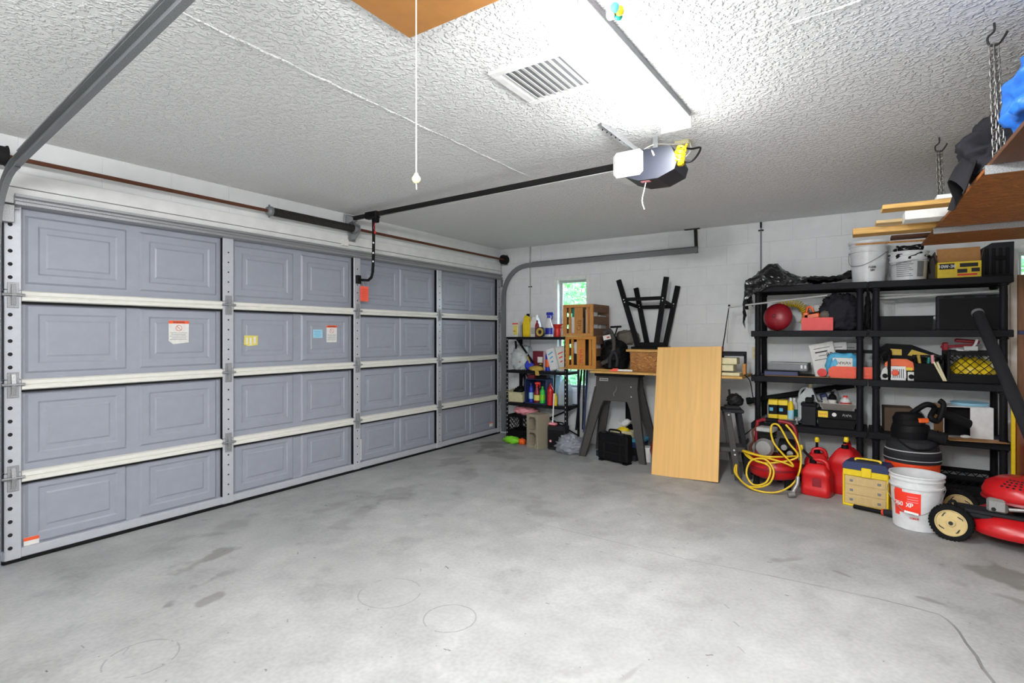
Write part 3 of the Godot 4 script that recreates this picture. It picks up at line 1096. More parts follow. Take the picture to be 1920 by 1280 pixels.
func build_door_hardware() -> void:
	var prof := [[-0.012, 0.028], [0.014, 0.028], [0.014, -0.028], [-0.012, -0.028], [-0.012, -0.025], [0.011, -0.025], [0.011, 0.025], [-0.012, 0.025]]
	for e in [[0.035, 1.0, 2.56, 2.205, "steel door track curving from the floor to a rail along the block wall"], [4.985, -1.0, 2.75, 2.37, "steel door track at the camera end of the door rising to the ceiling"]]:
		var z: float = e[0]
		var t := thing("door_track", e[4], "track", Vector3(0.06, 0, z))
		var path := []
		for i in 9:
			path.append(Vector3(0.0, 0.03 + i * 0.218, 0))
		for i in range(1, 9):
			var a := PI / 2 * i / 8
			path.append(Vector3(0.36 * (1 - cos(a)), 1.80 + 0.39 * sin(a), 0))
		var s := S()
		sweep(s, mirror(prof, e[1]), path, Vector3(0, 0, 1))
		part(s, "curved_rail", M.dull_zinc, t)
		s = S()
		var a0 := Vector3(0.34, 2.192, 0)
		var a1 := Vector3(e[2] - 0.06, e[3], 0.0 if e[1] > 0 else 0.10)
		sweep(s, mirror(prof, e[1]), [a0, a1], Vector3(0, 0, 1))
		bar(s, a0 + Vector3(0.1, 0.034, 0), a1 + Vector3(0, 0.034, 0), 0.006, 0.045, Vector3.UP)
		part(s, "horizontal_rail", M.dull_zinc, t)
		s = S()      # perforated hanger to the ceiling
		bar(s, a1 + Vector3(-0.02, -0.03, -0.02 * e[1]), Vector3(a1.x - 0.03, CEIL, a1.z - 0.02 * e[1]), 0.035, 0.004, Vector3.RIGHT)
		bar(s, a1 + Vector3(-0.02, -0.03, -0.02 * e[1]), Vector3(a1.x - 0.03, CEIL, a1.z - 0.02 * e[1]), 0.004, 0.035, Vector3.RIGHT)
		bar(s, Vector3(a1.x - 0.14, CEIL - 0.004, a1.z), Vector3(a1.x + 0.02, CEIL - 0.004, a1.z), 0.008, 0.035, Vector3.UP)
		part(s, "hanger", M.spring_steel, t)
		s = S()
		for i in 6:
			box(s, Vector3(a1.x - 0.025, lerpf(a1.y, CEIL - 0.03, i / 5.0), a1.z - 0.02 * e[1] + 0.003), Vector3(0.012, 0.010, 0.002))
		part(s, "hanger_slot", M.hole_dark, t)
		s = S()
		for y in [0.35, 1.0, 1.65]:
			box(s, Vector3(-0.03, y, 0.012 * e[1] * -1.0), Vector3(0.06, 0.06, 0.004), 0.001)
		part(s, "wall_bracket", M.galvanised, t)
		s = S()
		for y in [0.55, 1.05, 1.58]:
			tube(s, [Vector3(0.0, y, -0.012), Vector3(0.0, y, 0.012)], 0.022, 12)
		part(s, "roller", M.charcoal, t)
	var t := thing("torsion_shaft", "rusty brown torsion shaft with a dark coil spring above the door", "shaft", Vector3(0.10, 2.285, 2.46))
	var s := S()
	tube(s, [Vector3(0, 0, -2.43), Vector3(0, 0, 2.70)], 0.013, 12)
	part(s, "pipe", M.rust_pipe, t)
	s = S()
	tube(s, coil(Vector3(0, 0, 0.10), 0.030, 72, Vector3(0, 0, 0.82), Vector3.UP, Vector3.RIGHT, 12), 0.0058, 5)
	tube(s, [Vector3(0, 0, 0.10), Vector3(0, 0, 0.92)], 0.027, 12)
	part(s, "spring", M.spring_steel, t)
	s = S()
	for zz in [0.08, 0.93]:
		lathe(s, [[0.0, -0.02], [0.04, -0.02], [0.04, 0.0], [0.03, 0.02], [0.0, 0.02]], Vector3(0, 0, zz), 14, Basis(Vector3.RIGHT, PI / 2))
		bar(s, Vector3(0, 0.05, zz), Vector3(0, -0.05, zz), 0.012, 0.012)
	part(s, "winding_cone", M.dull_zinc, t)
	s = S()
	prism(s, PackedVector2Array([Vector2(-0.09, -0.09), Vector2(-0.02, -0.09), Vector2(0.045, -0.03), Vector2(0.045, 0.03), Vector2(-0.02, 0.06), Vector2(-0.09, 0.06)]), 0.006, Transform3D(Basis(), Vector3(0, 0, 0.05)))
	span(s, Vector3(-0.088, -0.11, 0.0), Vector3(-0.08, 0.12, 0.09), 0.001)
	part(s, "centre_bracket", M.galvanised, t)
	s = S()
	span(s, Vector3(-0.08, -0.16, 0.10), Vector3(-0.055, -0.10, 0.17), 0.003)
	part(s, "spring_tag", M.paper, t, "small white and orange tag under the spring")
	for zz in [-2.38, 2.52]:
		s = S()
		lathe(s, [[0.02, -0.03], [0.06, -0.03], [0.052, -0.02], [0.052, 0.02], [0.062, 0.03], [0.02, 0.03]], Vector3(0, 0, zz), 18, Basis(Vector3.RIGHT, PI / 2))
		part(s, "cable_drum", M.iron, t)
	s = S()
	for zz in [-2.42, 2.56]:
		span(s, Vector3(-0.09, -0.07, zz - 0.003), Vector3(0.03, 0.07, zz + 0.003), 0.001)
	part(s, "end_bearing_plate", M.galvanised, t)
	s = S()
	for zz in [-2.38, 2.52]:
		tube(s, [Vector3(-0.052, -0.02, zz), Vector3(-0.05, -2.2, zz)], 0.0025, 5)
	part(s, "lift_cable", M.dull_zinc, t)
	build_opener()


func mirror(prof: Array, k: float) -> Array:
	if k > 0:
		return prof
	var o := []
	for p in prof:
		o.push_front([-p[0], p[1]])
	return o


func build_opener() -> void:
	var o := thing("garage_door_opener", "grey and navy ceiling garage door opener with a long dark rail", "door opener", Vector3(2.98, 2.17, 2.90))
	var w := func(x: float, y: float, z: float) -> Vector3: return Vector3(x - 2.98, y - 2.17, z - 2.90)
	var a: Vector3 = w.call(0.10, 2.375, 2.56)
	var b: Vector3 = w.call(2.86, 2.295, 2.895)
	var s := S()
	bar(s, a, b, 0.035, 0.03, Vector3.UP, 0.003)
	part(s, "rail", M.iron, o)
	s = S()
	tube(s, [a + Vector3(0.3, -0.026, 0.012), b + Vector3(0, -0.026, 0.012)], 0.004, 6)
	part(s, "belt", M.light_grey, o)
	s = S()
	span(s, w.call(0.02, 2.31, 2.50), w.call(0.035, 2.42, 2.60), 0.002)
	prism(s, PackedVector2Array([Vector2(0, -0.04), Vector2(0.09, -0.015), Vector2(0.09, 0.015), Vector2(0, 0.05)]), 0.05, Transform3D(Basis(), w.call(0.035, 2.365, 2.555)))
	part(s, "header_bracket", M.galvanised, o)
	var tr := a.lerp(b, 0.11)
	s = S()
	box(s, tr + Vector3(0, -0.005, 0), Vector3(0.15, 0.06, 0.06), 0.008)
	box(s, tr + Vector3(0.04, -0.05, 0), Vector3(0.06, 0.05, 0.045), 0.006)
	part(s, "trolley", M.black, o)
	s = S()
	tube(s, curve([tr + Vector3(0.05, -0.07, 0.01), tr + Vector3(0.04, -0.12, 0.02), tr + Vector3(0.06, -0.16, 0.02)], 5), 0.003, 5)
	box(s, tr + Vector3(0.055, -0.165, 0.02), Vector3(0.012, 0.025, 0.012), 0.002)
	part(s, "release_cord", M.red_bright, o)
	s = S()      # J-arm down to the door
	var arm := curve([tr + Vector3(0, -0.03, -0.01), tr + Vector3(-0.04, -0.2, -0.05), tr + Vector3(-0.09, -0.4, -0.09), tr + Vector3(-0.12, -0.49, -0.11)], 5) + [w.call(0.20, 1.84, 2.425), w.call(0.15, 1.815, 2.42), w.call(0.03, 1.825, 2.42)]
	tube(s, arm, 0.014, 6)
	part(s, "door_arm", M.iron, o)
	s = S()
	for k in [0.35, 0.45, 0.55]:
		var p: Vector3 = arm[int(k * arm.size())]
		tube(s, [p + Vector3(0.01, 0, 0.01), p + Vector3(0.022, 0, 0.022)], 0.008, 8)
	part(s, "arm_bolt", M.galvanised, o)
	s = S()
	span(s, w.call(0.0, 1.79, 2.40), w.call(0.03, 1.87, 2.445), 0.003)
	part(s, "door_bracket", M.iron, o)
	# motor head: light cover in front, navy body behind
	s = S()
	prism(s, PackedVector2Array([Vector2(-0.06, 0.02), Vector2(0.02, -0.012), Vector2(0.13, -0.015), Vector2(0.22, 0.02), Vector2(0.235, 0.07), Vector2(0.20, 0.15), Vector2(-0.06, 0.16)]), 0.215, Transform3D(Basis(), Vector3(0.0, 0.0, 0)))
	part(s, "motor_body", M.motor_navy, o)
	s = S()
	box(s, Vector3(-0.04, 0.092, 0.012), Vector3(0.175, 0.145, 0.235), 0.02)
	var cover := part(s, "light_cover", M.white, o)
	s = S()
	for k in 6:
		box(s, Vector3(-0.095 + k * 0.018, 0.045, 0.13), Vector3(0.005, 0.022, 0.002))
	part(s, "vent_slot", M.grey, cover)
	s = S()
	box(s, Vector3(0.05, -0.014, 0.07), Vector3(0.05, 0.004, 0.03), 0.001)
	part(s, "emblem", M.label_pink, o)
	s = S()
	tube(s, curve([Vector3(0.05, 0.0, 0.06), Vector3(0.04, -0.06, 0.07), Vector3(0.03, -0.12, 0.075), Vector3(0.045, -0.17, 0.08)], 5), 0.003, 5)
	part(s, "antenna_wire", M.cord_white, o)
	s = S()
	bar(s, w.call(2.86, CEIL, 3.22), w.call(2.98, 2.33, 2.93), 0.03, 0.004, Vector3.RIGHT)
	bar(s, w.call(2.875, CEIL, 3.22), w.call(2.995, 2.33, 2.93), 0.004, 0.03, Vector3.RIGHT)
	bar(s, w.call(2.90, 2.335, 2.93), w.call(3.06, 2.335, 2.93), 0.03, 0.004, Vector3.UP)
	bar(s, w.call(3.05, 2.33, 2.87), w.call(3.05, CEIL, 2.87), 0.03, 0.004, Vector3.RIGHT)
	part(s, "hanging_strap", M.galvanised, o)
	s = S()
	for k in 9:
		var p: Vector3 = (w.call(2.862, CEIL - 0.02, 3.175) as Vector3).lerp(w.call(2.975, 2.345, 2.965), k / 8.0)
		box(s, p + Vector3(0.0, 0.0, 0.004), Vector3(0.007, 0.009, 0.004))
	part(s, "strap_hole", M.hole_dark, o)
	s = S()
	box(s, Vector3(0.235, 0.09, 0.06), Vector3(0.05, 0.09, 0.05), 0.012)
	tube(s, coil(Vector3(0.24, 0.05, 0.09), 0.022, 4, Vector3(0.02, 0.09, 0.01), Vector3(1, 0, 0), Vector3(0, 0.3, 0.9).normalized(), 10), 0.006, 5)
	part(s, "wire_bundle", M.yellow, o, "yellow bundle of wire")
	s = S()
	tube(s, curve([Vector3(0.22, 0.07, 0.05), Vector3(0.30, 0.06, 0.06), Vector3(0.33, 0.14, 0.0), Vector3(0.25, 0.18, -0.1), Vector3(0.16, 0.235, -0.19)], 6), 0.0055, 6)
	part(s, "power_cord", M.black, o)
	s = S()
	tube(s, curve([Vector3(0.0, 0.17, 0.03), Vector3(0.06, 0.22, -0.03), Vector3(0.13, 0.235, -0.12), Vector3(0.20, 0.245, -0.2)], 6), 0.004, 6)
	tube(s, curve([Vector3(0.18, 0.255, -0.19), Vector3(0.15, 0.17, -0.14), Vector3(0.19, 0.12, -0.09), Vector3(0.24, 0.17, -0.12), Vector3(0.22, 0.255, -0.2)], 6), 0.004, 6)
	tube(s, curve([Vector3(0.06, 0.16, 0.08), Vector3(0.09, 0.15, 0.1), Vector3(0.11, 0.11, 0.11)], 5), 0.005, 6)
	part(s, "white_cord", M.cord_white, o)
	s = S()
	box(s, Vector3(0.18, CEIL - 2.17 - 0.0125, -0.2), Vector3(0.085, 0.025, 0.07), 0.004)
	solo(s, "ceiling_outlet", M.cream, "beige outlet box on the ceiling behind the opener", "outlet", Vector3(2.98, 2.17, 2.90))
	s = S()
	box(s, Vector3(0, -0.071, 0), Vector3(0.003, 0.142, 0.10), 0.0)
	var tagn := solo(s, "hanging_tag", M.tag_red, "bright red card tag hanging on the door below the opener arm", "tag", Vector3(0.055, 1.765, 2.385))
	s = S()
	for k in 6:
		box(s, Vector3(0.002, -0.03 - 0.018 * k, 0), Vector3(0.0006, 0.004, 0.07 - 0.02 * (k % 2)))
	part(s, "print_line", M.ink_red, tagn)
	s = S()
	tube(s, [Vector3(0, 0, 0), Vector3(-0.01, 0.045, 0.01)], 0.0012, 4)
	part(s, "string", M.cord_white, tagn)


func build_ceiling_things() -> void:
	# fluorescent wrap fittings: one in view, one added out of view as fill light
	for k in 2:
		var t := thing("ceiling_light", ["glowing white fluorescent ceiling fitting beside the air vent", "added fill light fitting on the ceiling behind the camera, out of view"][k], "ceiling light", Vector3([3.225, 3.6][k], CEIL, [3.72, 6.15][k]), -1.2)
		var s := S()
		box(s, Vector3(0, -0.012, 0), Vector3(0.155, 0.024, 1.24), 0.003)
		part(s, "metal_pan", M.grey, t)
		s = S()
		prism(s, PackedVector2Array([Vector2(-0.07, 0.012), Vector2(-0.07, -0.03), Vector2(-0.05, -0.052), Vector2(0.05, -0.052), Vector2(0.07, -0.03), Vector2(0.07, 0.012)]), 1.22, Transform3D(Basis(), Vector3(0, -0.027, 0)))
		part(s, "lens", M.lamp_lens, t)
		for e in [-0.615, 0.615]:
			s = S()
			box(s, Vector3(0, -0.045, e), Vector3(0.158, 0.072, 0.012), 0.003)
			part(s, "end_cap", M.light_grey, t)
	# air vent
	var v := thing("air_vent", "square white louvred air vent in the ceiling", "vent", Vector3(2.88, CEIL, 3.825))
	var s2 := S()
	span(s2, Vector3(-0.155, -0.003, -0.155), Vector3(0.155, -0.0005, 0.155))
	part(s2, "duct_opening", M.grey, v)
	s2 = S()
	for q in [[-0.185, -0.185, 0.185, -0.145], [-0.185, 0.145, 0.185, 0.185], [-0.185, -0.145, -0.145, 0.145], [0.145, -0.145, 0.185, 0.145]]:
		span(s2, Vector3(q[0], -0.014, q[1]), Vector3(q[2], 0, q[3]), 0.004)
	part(s2, "frame", M.white_trim, v)
	for k in 9:
		s2 = S()
		box(s2, Vector3(-0.128 + k * 0.032, -0.012, 0), Vector3(0.022, 0.002, 0.29), 0.0, Basis(Vector3(0, 0, 1), -0.35))
		part(s2, "louvre", M.white_trim, v)
	# attic hatch with its pull cord
	var h := thing("attic_hatch", "brown hardboard attic hatch in the ceiling", "hatch", Vector3(2.615, CEIL, 4.40))
	s2 = S()
	span(s2, Vector3(0, -0.012, 0.0), Vector3(0.58, 0, 1.35), 0.002)
	part(s2, "door_leaf", M.hardboard, h)
	s2 = S()
	for q in [[-0.012, -0.012, 0.592, 0.0], [-0.012, 1.35, 0.592, 1.362], [-0.012, 0.0, 0.0, 1.35], [0.58, 0.0, 0.592, 1.35]]:
		span(s2, Vector3(q[0], -0.005, q[1]), Vector3(q[2], 0.0, q[3]))
	part(s2, "edge_strip", M.ceiling_texture_coat, h)
	var c := thing("pull_cord", "white pull cord with a round knob hanging from the attic hatch", "pull cord", Vector3(2.818, 1.815, 4.577))
	s2 = S()
	tube(s2, [Vector3(0, 0.02, 0), Vector3(0, 0.608, 0)], 0.0022, 6)
	tube(s2, [Vector3(0, -0.012, 0), Vector3(0.002, -0.035, 0)], 0.002, 5)
	part(s2, "cord", M.cord_white, c)
	s2 = S()
	lathe(s2, [[0.0, -0.016], [0.008, -0.013], [0.014, -0.004], [0.014, 0.004], [0.008, 0.013], [0.005, 0.02], [0.0, 0.021]], Vector3.ZERO, 14, Basis(), true)
	part(s2, "knob", M.cream, c)
	# small coloured glass ornament hanging beside the fitting
	var g := thing("hanging_ornament", "small multicoloured ornament hanging beside the ceiling light", "ornament", Vector3(3.36, 2.375, 4.20))
	var cols := [M.yellow, M.sky_blue, M.white, M.label_pink, M.teal]
	for k in 5:
		s2 = S()
		var a := TAU * k / 5
		blob(s2, Vector3(cos(a) * 0.016, sin(a * 2) * 0.01, sin(a) * 0.016), Vector3(0.015, 0.017, 0.015), 0.1, k, 1.0, 10, 8, false, false)
		part(s2, "bead", cols[k], g)
	s2 = S()
	tube(s2, [Vector3(0, 0, 0), Vector3(0, 0.06, 0)], 0.001, 4)
	part(s2, "thread", M.cord_white, g)


# ---------------------------------------------------------------- furniture

const SHELF_Y := [0.055, 0.485, 0.925, 1.340, 1.750]


func build_resin_shelves() -> void:
	for k in 2:
		var x0: float = [3.155, 4.070][k]
		var t := thing("shelving_unit", ["black resin shelving unit with five shelves, nearer the leaning plywood", "black resin shelving unit with five shelves, nearer the lawn mower"][k], "shelving", Vector3(x0 + 0.4525, 0, 0.24), 0, "black resin shelving units")
		for y in SHELF_Y:
			var s := S()
			box(s, Vector3(0, y - 0.008, 0), Vector3(0.895, 0.016, 0.45), 0.003)
			for q in [[0, 0.222, 0.905, 0.016], [0, -0.222, 0.905, 0.016], [0.4445, 0, 0.016, 0.43], [-0.4445, 0, 0.016, 0.43], [0, 0.07, 0.88, 0.012], [0, -0.07, 0.88, 0.012]]:
				box(s, Vector3(q[0], y - 0.0275, q[1]), Vector3(q[2], 0.055, q[3]), 0.004)
			part(s, "shelf", M.resin_black, t)
		for q in [[-0.40, 0.185], [0.40, 0.185], [-0.40, -0.185], [0.40, -0.185]]:
			var s := S()
			var prof := [[0.0, 0.0]]
			var low := 0.0
			for y in SHELF_Y:
				prof.append_array([[0.026, low], [0.024, y - 0.075], [0.031, y - 0.07], [0.031, y - 0.05], [0.026, y - 0.05]])
				low = y
			prof.append([0.0, SHELF_Y[4] - 0.05])
			lathe(s, prof, Vector3(q[0], 0, q[1]), 14)
			part(s, "post", M.resin_black, t)


func build_steel_shelf() -> void:
	var t := thing("steel_shelf", "narrow black steel shelf of bottles in the corner by the door", "shelf", Vector3(0.755, 0, 0.215))
	for y in [0.06, 0.468, 0.868, 1.278]:
		var s := S()
		box(s, Vector3(0, y - 0.004, 0), Vector3(0.82, 0.006, 0.32))
		for e in [-0.16, 0.16]:
			box(s, Vector3(0, y - 0.016, e), Vector3(0.84, 0.032, 0.004), 0.001)
		for e in [-0.42, 0.42]:
			box(s, Vector3(e, y - 0.016, 0), Vector3(0.004, 0.032, 0.32), 0.001)
		part(s, "shelf", M.resin_black, t)
	for q in [[-0.42, 0.165], [0.42, 0.165], [-0.42, -0.165], [0.42, -0.165]]:
		var s := S()
		var ix := -signf(q[0])
		var iz := -signf(q[1])
		span(s, Vector3(q[0], 0, q[1]), Vector3(q[0] + ix * 0.03, 1.275, q[1] + iz * -0.003), 0.0005)
		span(s, Vector3(q[0], 0, q[1]), Vector3(q[0] - ix * 0.003, 1.275, q[1] + iz * 0.03), 0.0005)
		var p := part(s, "post", M.resin_black, t)
		if q[1] > 0:
			s = S()
			for i in 24:
				box(s, Vector3(q[0] + ix * 0.015, 0.05 + i * 0.052, q[1] + 0.0035), Vector3(0.009, 0.018, 0.001))
			part(s, "slot", M.light_grey, p)
	var s2 := S()
	bar(s2, Vector3(-0.40, 0.44, -0.17), Vector3(0.40, 0.09, -0.17), 0.016, 0.003, Vector3.UP)
	part(s2, "brace", M.black, t)
	s2 = S()
	bar(s2, Vector3(0.40, 0.44, -0.166), Vector3(-0.40, 0.09, -0.166), 0.016, 0.003, Vector3.UP)
	part(s2, "brace", M.black, t)


func sawhorse_frame(top_z: float, foot_z: float) -> SurfaceTool:
	# one A-frame half: web plate over an arch, two splayed legs; x across, y up, leaning from foot_z to top_z
	var s := S()
	var lean := Basis(Vector3.RIGHT, atan2(top_z - foot_z, 0.885))
	var xf := Transform3D(lean, Vector3(0, 0, foot_z))
	var L := 0.885 / cos(atan2(top_z - foot_z, 0.885))
	prism(s, PackedVector2Array([Vector2(-0.37, 0), Vector2(-0.30, 0), Vector2(-0.165, L * 0.60), Vector2(-0.13, L * 0.68), Vector2(0.13, L * 0.68), Vector2(0.165, L * 0.60), Vector2(0.30, 0), Vector2(0.37, 0), Vector2(0.235, L * 0.84), Vector2(0.235, L), Vector2(-0.235, L), Vector2(-0.235, L * 0.84)]), 0.03, xf)
	# raised flanges along the legs
	for sg in [-1.0, 1.0]:
		bar(s, xf * Vector3(sg * 0.362, 0.01, 0.022), xf * Vector3(sg * 0.232, L * 0.84, 0.022), 0.012, 0.02, Vector3.RIGHT)
	return s


func build_workbench() -> void:
	var t := thing("sawhorse", "dark grey metal sawhorse carrying the wooden bench top", "sawhorse", Vector3(1.845, 0, 0))
	var s := sawhorse_frame(0.50, 0.655)
	part(s, "front_frame", M.sawhorse_grey, t)
	s = sawhorse_frame(0.40, 0.22)
	part(s, "rear_frame", M.sawhorse_grey, t)
	s = S()
	span(s, Vector3(-0.25, 0.86, 0.36), Vector3(0.25, 0.902, 0.54), 0.006)
	part(s, "top_beam", M.charcoal, t)
	s = S()
	box(s, Vector3(-0.14, 0.825, 0.537), Vector3(0.10, 0.032, 0.004), 0.001, Basis(Vector3.RIGHT, -0.17))
	part(s, "name_plate", M.light_grey, t)
	s = S()
	for k in 6:
		box(s, Vector3(-0.175 + k * 0.014, 0.825, 0.5395), Vector3(0.008, 0.014, 0.002), 0.0, Basis(Vector3.RIGHT, -0.17))
	part(s, "name_plate_print", M.ink, t)
	s = S()
	tube(s, curve([Vector3(0.0, 0.78, 0.55), Vector3(0.02, 0.75, 0.575), Vector3(0.01, 0.71, 0.575), Vector3(-0.01, 0.69, 0.575), Vector3(-0.005, 0.66, 0.58)], 5), 0.006, 6)
	part(s, "latch_hook", M.dull_zinc, t)
	s = S()
	for q in [[0.17, 0.76, 0.552], [0.18, 0.66, 0.57]]:
		lathe(s, [[0.0, 0.0], [0.007, 0.0], [0.005, 0.004], [0.0, 0.005]], Vector3(q[0], q[1], q[2]), 8, Basis(Vector3.RIGHT, PI / 2))
	part(s, "rivet", M.white, t)
	s = S()
	box(s, Vector3(-0.02, 0.45, 0.30), Vector3(0.09, 0.75, 0.02), 0.003)
	solo(s, "black_board", M.black, "narrow black board standing behind the sawhorse", "board", Vector3(1.83, -0.075, -0.235))
	s = S()
	span(s, Vector3(-0.75, 0, -0.26), Vector3(0.75, 0.022, 0.26), 0.002)
	solo(s, "bench_top", M.pine, "long pine board laid on the sawhorse as a bench top", "board", Vector3(2.375, 0.903, 0.46))
	s = S()
	span(s, Vector3(-0.37, 0, -0.22), Vector3(0.37, 0.014, 0.225), 0.002)
	solo(s, "plank", M.pine, "thin pine plank under the two wooden crates", "plank", Vector3(1.585, 0.926, 0.41))
	# leaning plywood
	s = S()
	box(s, Vector3(0, 0.61, 0), Vector3(0.60, 1.22, 0.018), 0.0015)
	var p := solo(s, "plywood_sheet", M.plywood, "tall yellow plywood sheet leaning on the bench", "plywood", Vector3(2.675, 0.001, 0.965))
	p.basis = Basis(Vector3.RIGHT, -0.238) * Basis(Vector3.BACK, 0.028)
	s = S()
	box(s, Vector3(0.3, 0.61, 0), Vector3(0.0012, 1.218, 0.0165))
	part(s, "edge_ply", M.ply_edge, p)
	# folding step stool beside it
	var f := thing("step_stool", "grey folding step stool with riveted legs beside the plywood", "step stool", Vector3(3.045, 0, 0.66), 18)
	s = S()
	box(s, Vector3(-0.02, 0.615, 0.0), Vector3(0.18, 0.03, 0.24), 0.008)
	box(s, Vector3(-0.02, 0.645, 0.02), Vector3(0.13, 0.03, 0.14), 0.01)
	part(s, "top_step", M.charcoal, f)
	for zz in [0.11, -0.11]:
		s = S()
		bar(s, Vector3(0.02, 0.0, zz), Vector3(-0.07, 0.61, zz), 0.055, 0.022, Vector3.RIGHT, 0.004)
		part(s, "leg", M.sawhorse_grey, f)
		s = S()
		bar(s, Vector3(0.125, 0.0, zz * 0.8 - 0.05), Vector3(0.03, 0.61, zz * 0.8), 0.04, 0.02, Vector3.RIGHT, 0.004)
		part(s, "leg", M.charcoal, f)
	s = S()
	box(s, Vector3(-0.03, 0.27, 0.0), Vector3(0.22, 0.045, 0.22), 0.008)
	part(s, "lower_step", M.sawhorse_grey, f)
	s = S()
	bar(s, Vector3(0.02, 0.24, 0.125), Vector3(0.13, 0.34, -0.06), 0.035, 0.01, Vector3.UP)
	part(s, "brace", M.sawhorse_grey, f)
	s = S()
	for q in [[-0.015, 0.27], [-0.008, 0.23], [-0.06, 0.585]]:
		lathe(s, [[0.0, 0.0], [0.009, 0.0], [0.006, 0.005], [0.0, 0.006]], Vector3(q[0], q[1], 0.121), 8, Basis(Vector3.RIGHT, PI / 2))
	part(s, "rivet", M.white, f)


# ---------------------------------------------------------------- overhead platform

func link_mesh() -> Mesh:
	var s := S()
	var pts := []
	for i in 16:
		var a := TAU * i / 16
		pts.append(Vector3(cos(a) * 0.009, sin(a) * 0.0095 + signf(sin(a)) * 0.009, 0))
	tube(s, pts, 0.0026, 5, true)
	return mesh_of(s, M.chain_metal)


func build_overhead_platform() -> void:
	var t := thing("hanging_platform", "brown chipboard storage platform hung from the ceiling on chains", "platform", Vector3(4.374, 1.92, 1.20), 1.66)
	var s := S()
	span(s, Vector3(0, 0, 0), Vector3(1.70, 0.016, 2.06), 0.001)
	part(s, "chipboard_sheet", M.osb, t)
	s = S()
	span(s, Vector3(0.0, 0.0, 2.064), Vector3(1.68, 0.016, 3.1), 0.001)
	part(s, "hardboard_sheet", M.dark_wood, t)
	for z in [0.70, 2.05]:
		s = S()
		span(s, Vector3(-0.015, -0.004, z), Vector3(1.70, 0.0, z + 0.04))
		span(s, Vector3(-0.015, -0.034, z + 0.036), Vector3(1.70, 0.0, z + 0.04))
		part(s, "angle_iron", M.galvanised, t)
		s = S()
		tube(s, [Vector3(0.05, -0.03, z + 0.02), Vector3(0.05, 0.01, z + 0.02)], 0.005, 8)
		tube(s, [Vector3(0.35, -0.012, z + 0.02), Vector3(0.35, 0.0, z + 0.02)], 0.008, 6)
		part(s, "bolt", M.chain_metal, t)
	var lm := link_mesh()
	for k in 2:
		var x: float = [4.405, 4.445][k]
		var z: float = [1.955, 3.285][k]
		var c := thing("hanging_chain", ["far double chain and hook holding the platform above the boards", "near double chain and hook beside the blue tarp"][k], "chain", Vector3(x, CEIL, z), 0, "platform chains")
		s = S()
		tube(s, curve([Vector3(0, 0, 0), Vector3(0.0, -0.03, 0), Vector3(-0.018, -0.05, 0), Vector3(-0.012, -0.078, 0), Vector3(0.012, -0.08, 0), Vector3(0.03, -0.055, 0), Vector3(0.036, -0.04, 0)], 5), 0.0038, 7)
		part(s, "hook", M.spring_steel, c)
		for strand in 2:
			var n := 20
			var bottom := Vector3(0.005 + 0.02 * strand, -0.515, 0.01 * strand)
			if strand == 0:
				n = [15, 20][k]
			var top := Vector3(-0.006 + 0.012 * strand, -0.09, 0)
			for i in n:
				var p := top.lerp(bottom, (i + 0.2) / 20.0)
				piece(lm, "link", c, p, Basis(Vector3.UP, 0.4 + (PI / 2 if i % 2 else 0.0)))
	# lumber lying on it, ends sticking out over the shelves
	var wood := [
		["board", M.pine, "long thin pine board on top of the platform pile, nearest the chain", Vector3(4.12, 1.939, 2.46), Vector3(1.2, 0.022, 0.11), 3.0],
		["board", M.white_board, "white painted board end lying behind the grey tarp", Vector3(4.34, 1.962, 2.43), Vector3(1.0, 0.02, 0.13), 2.0],
		["moulding", M.white_board, "boxy white moulding sticking out of the platform", Vector3(4.23, 1.939, 2.05), Vector3(0.9, 0.05, 0.15), 2.0],
		["board", M.pine_pale, "flat pine board under the white moulding", Vector3(4.10, 1.978, 1.84), Vector3(1.1, 0.018, 0.10), 3.5],
		["stud", M.pine, "thick pine stud reaching farthest out over the buckets", Vector3(3.98, 1.939, 1.70), Vector3(1.3, 0.038, 0.14), 2.0],
		["board", M.dark_wood, "dark brown board end below the pine stud", Vector3(4.19, 1.938, 1.44), Vector3(1.0, 0.02, 0.10), 1.5],
		["dowel", M.crate_wood, "thin wooden stick poking out over the white buckets", Vector3(3.99, 1.938, 1.34), Vector3(0.9, 0.012, 0.012), 8.0],
	]
	for w in wood:
		s = S()
		span(s, Vector3.ZERO, w[4], 0.002)
		solo(s, w[0], w[1], w[2], "lumber", w[3], w[5])
	s = S()
	blob(s, Vector3(0, 0.10, 0), Vector3(0.16, 0.12, 0.24), 0.75, 51, 1.0, 72, 44, false, true, 0.85)
	var tarp := solo(s, "folded_tarp", M.cloth_charcoal, "crumpled charcoal tarp hanging over the platform edge", "tarp", Vector3(4.565, 1.962, 2.86))
	s = S()
	cloth(s, 14, 14, func(u: float, v: float) -> Vector3:
		var bend := v * v * 0.12
		return Vector3(-0.02 - v * 0.17 + 0.02 * sin(u * 9.0), 0.21 + 0.05 * sin(u * 7.0 + v * 4.0) - bend * 1.6 - v * 0.06, -0.22 + u * 0.40 + 0.03 * sin(v * 8.0)), 0.004)
	part(s, "flap", M.charcoal, tarp)
	s = S()
	blob(s, Vector3(0, 0.12, 0), Vector3(0.15, 0.14, 0.20), 0.7, 57, 1.0, 72, 44, false, true, 0.9)
	solo(s, "blue_tarp", M.tarp_blue, "bright blue plastic tarp heaped on the platform", "tarp", Vector3(4.62, 1.985, 3.44))


# ---------------------------------------------------------------- tools on the floor

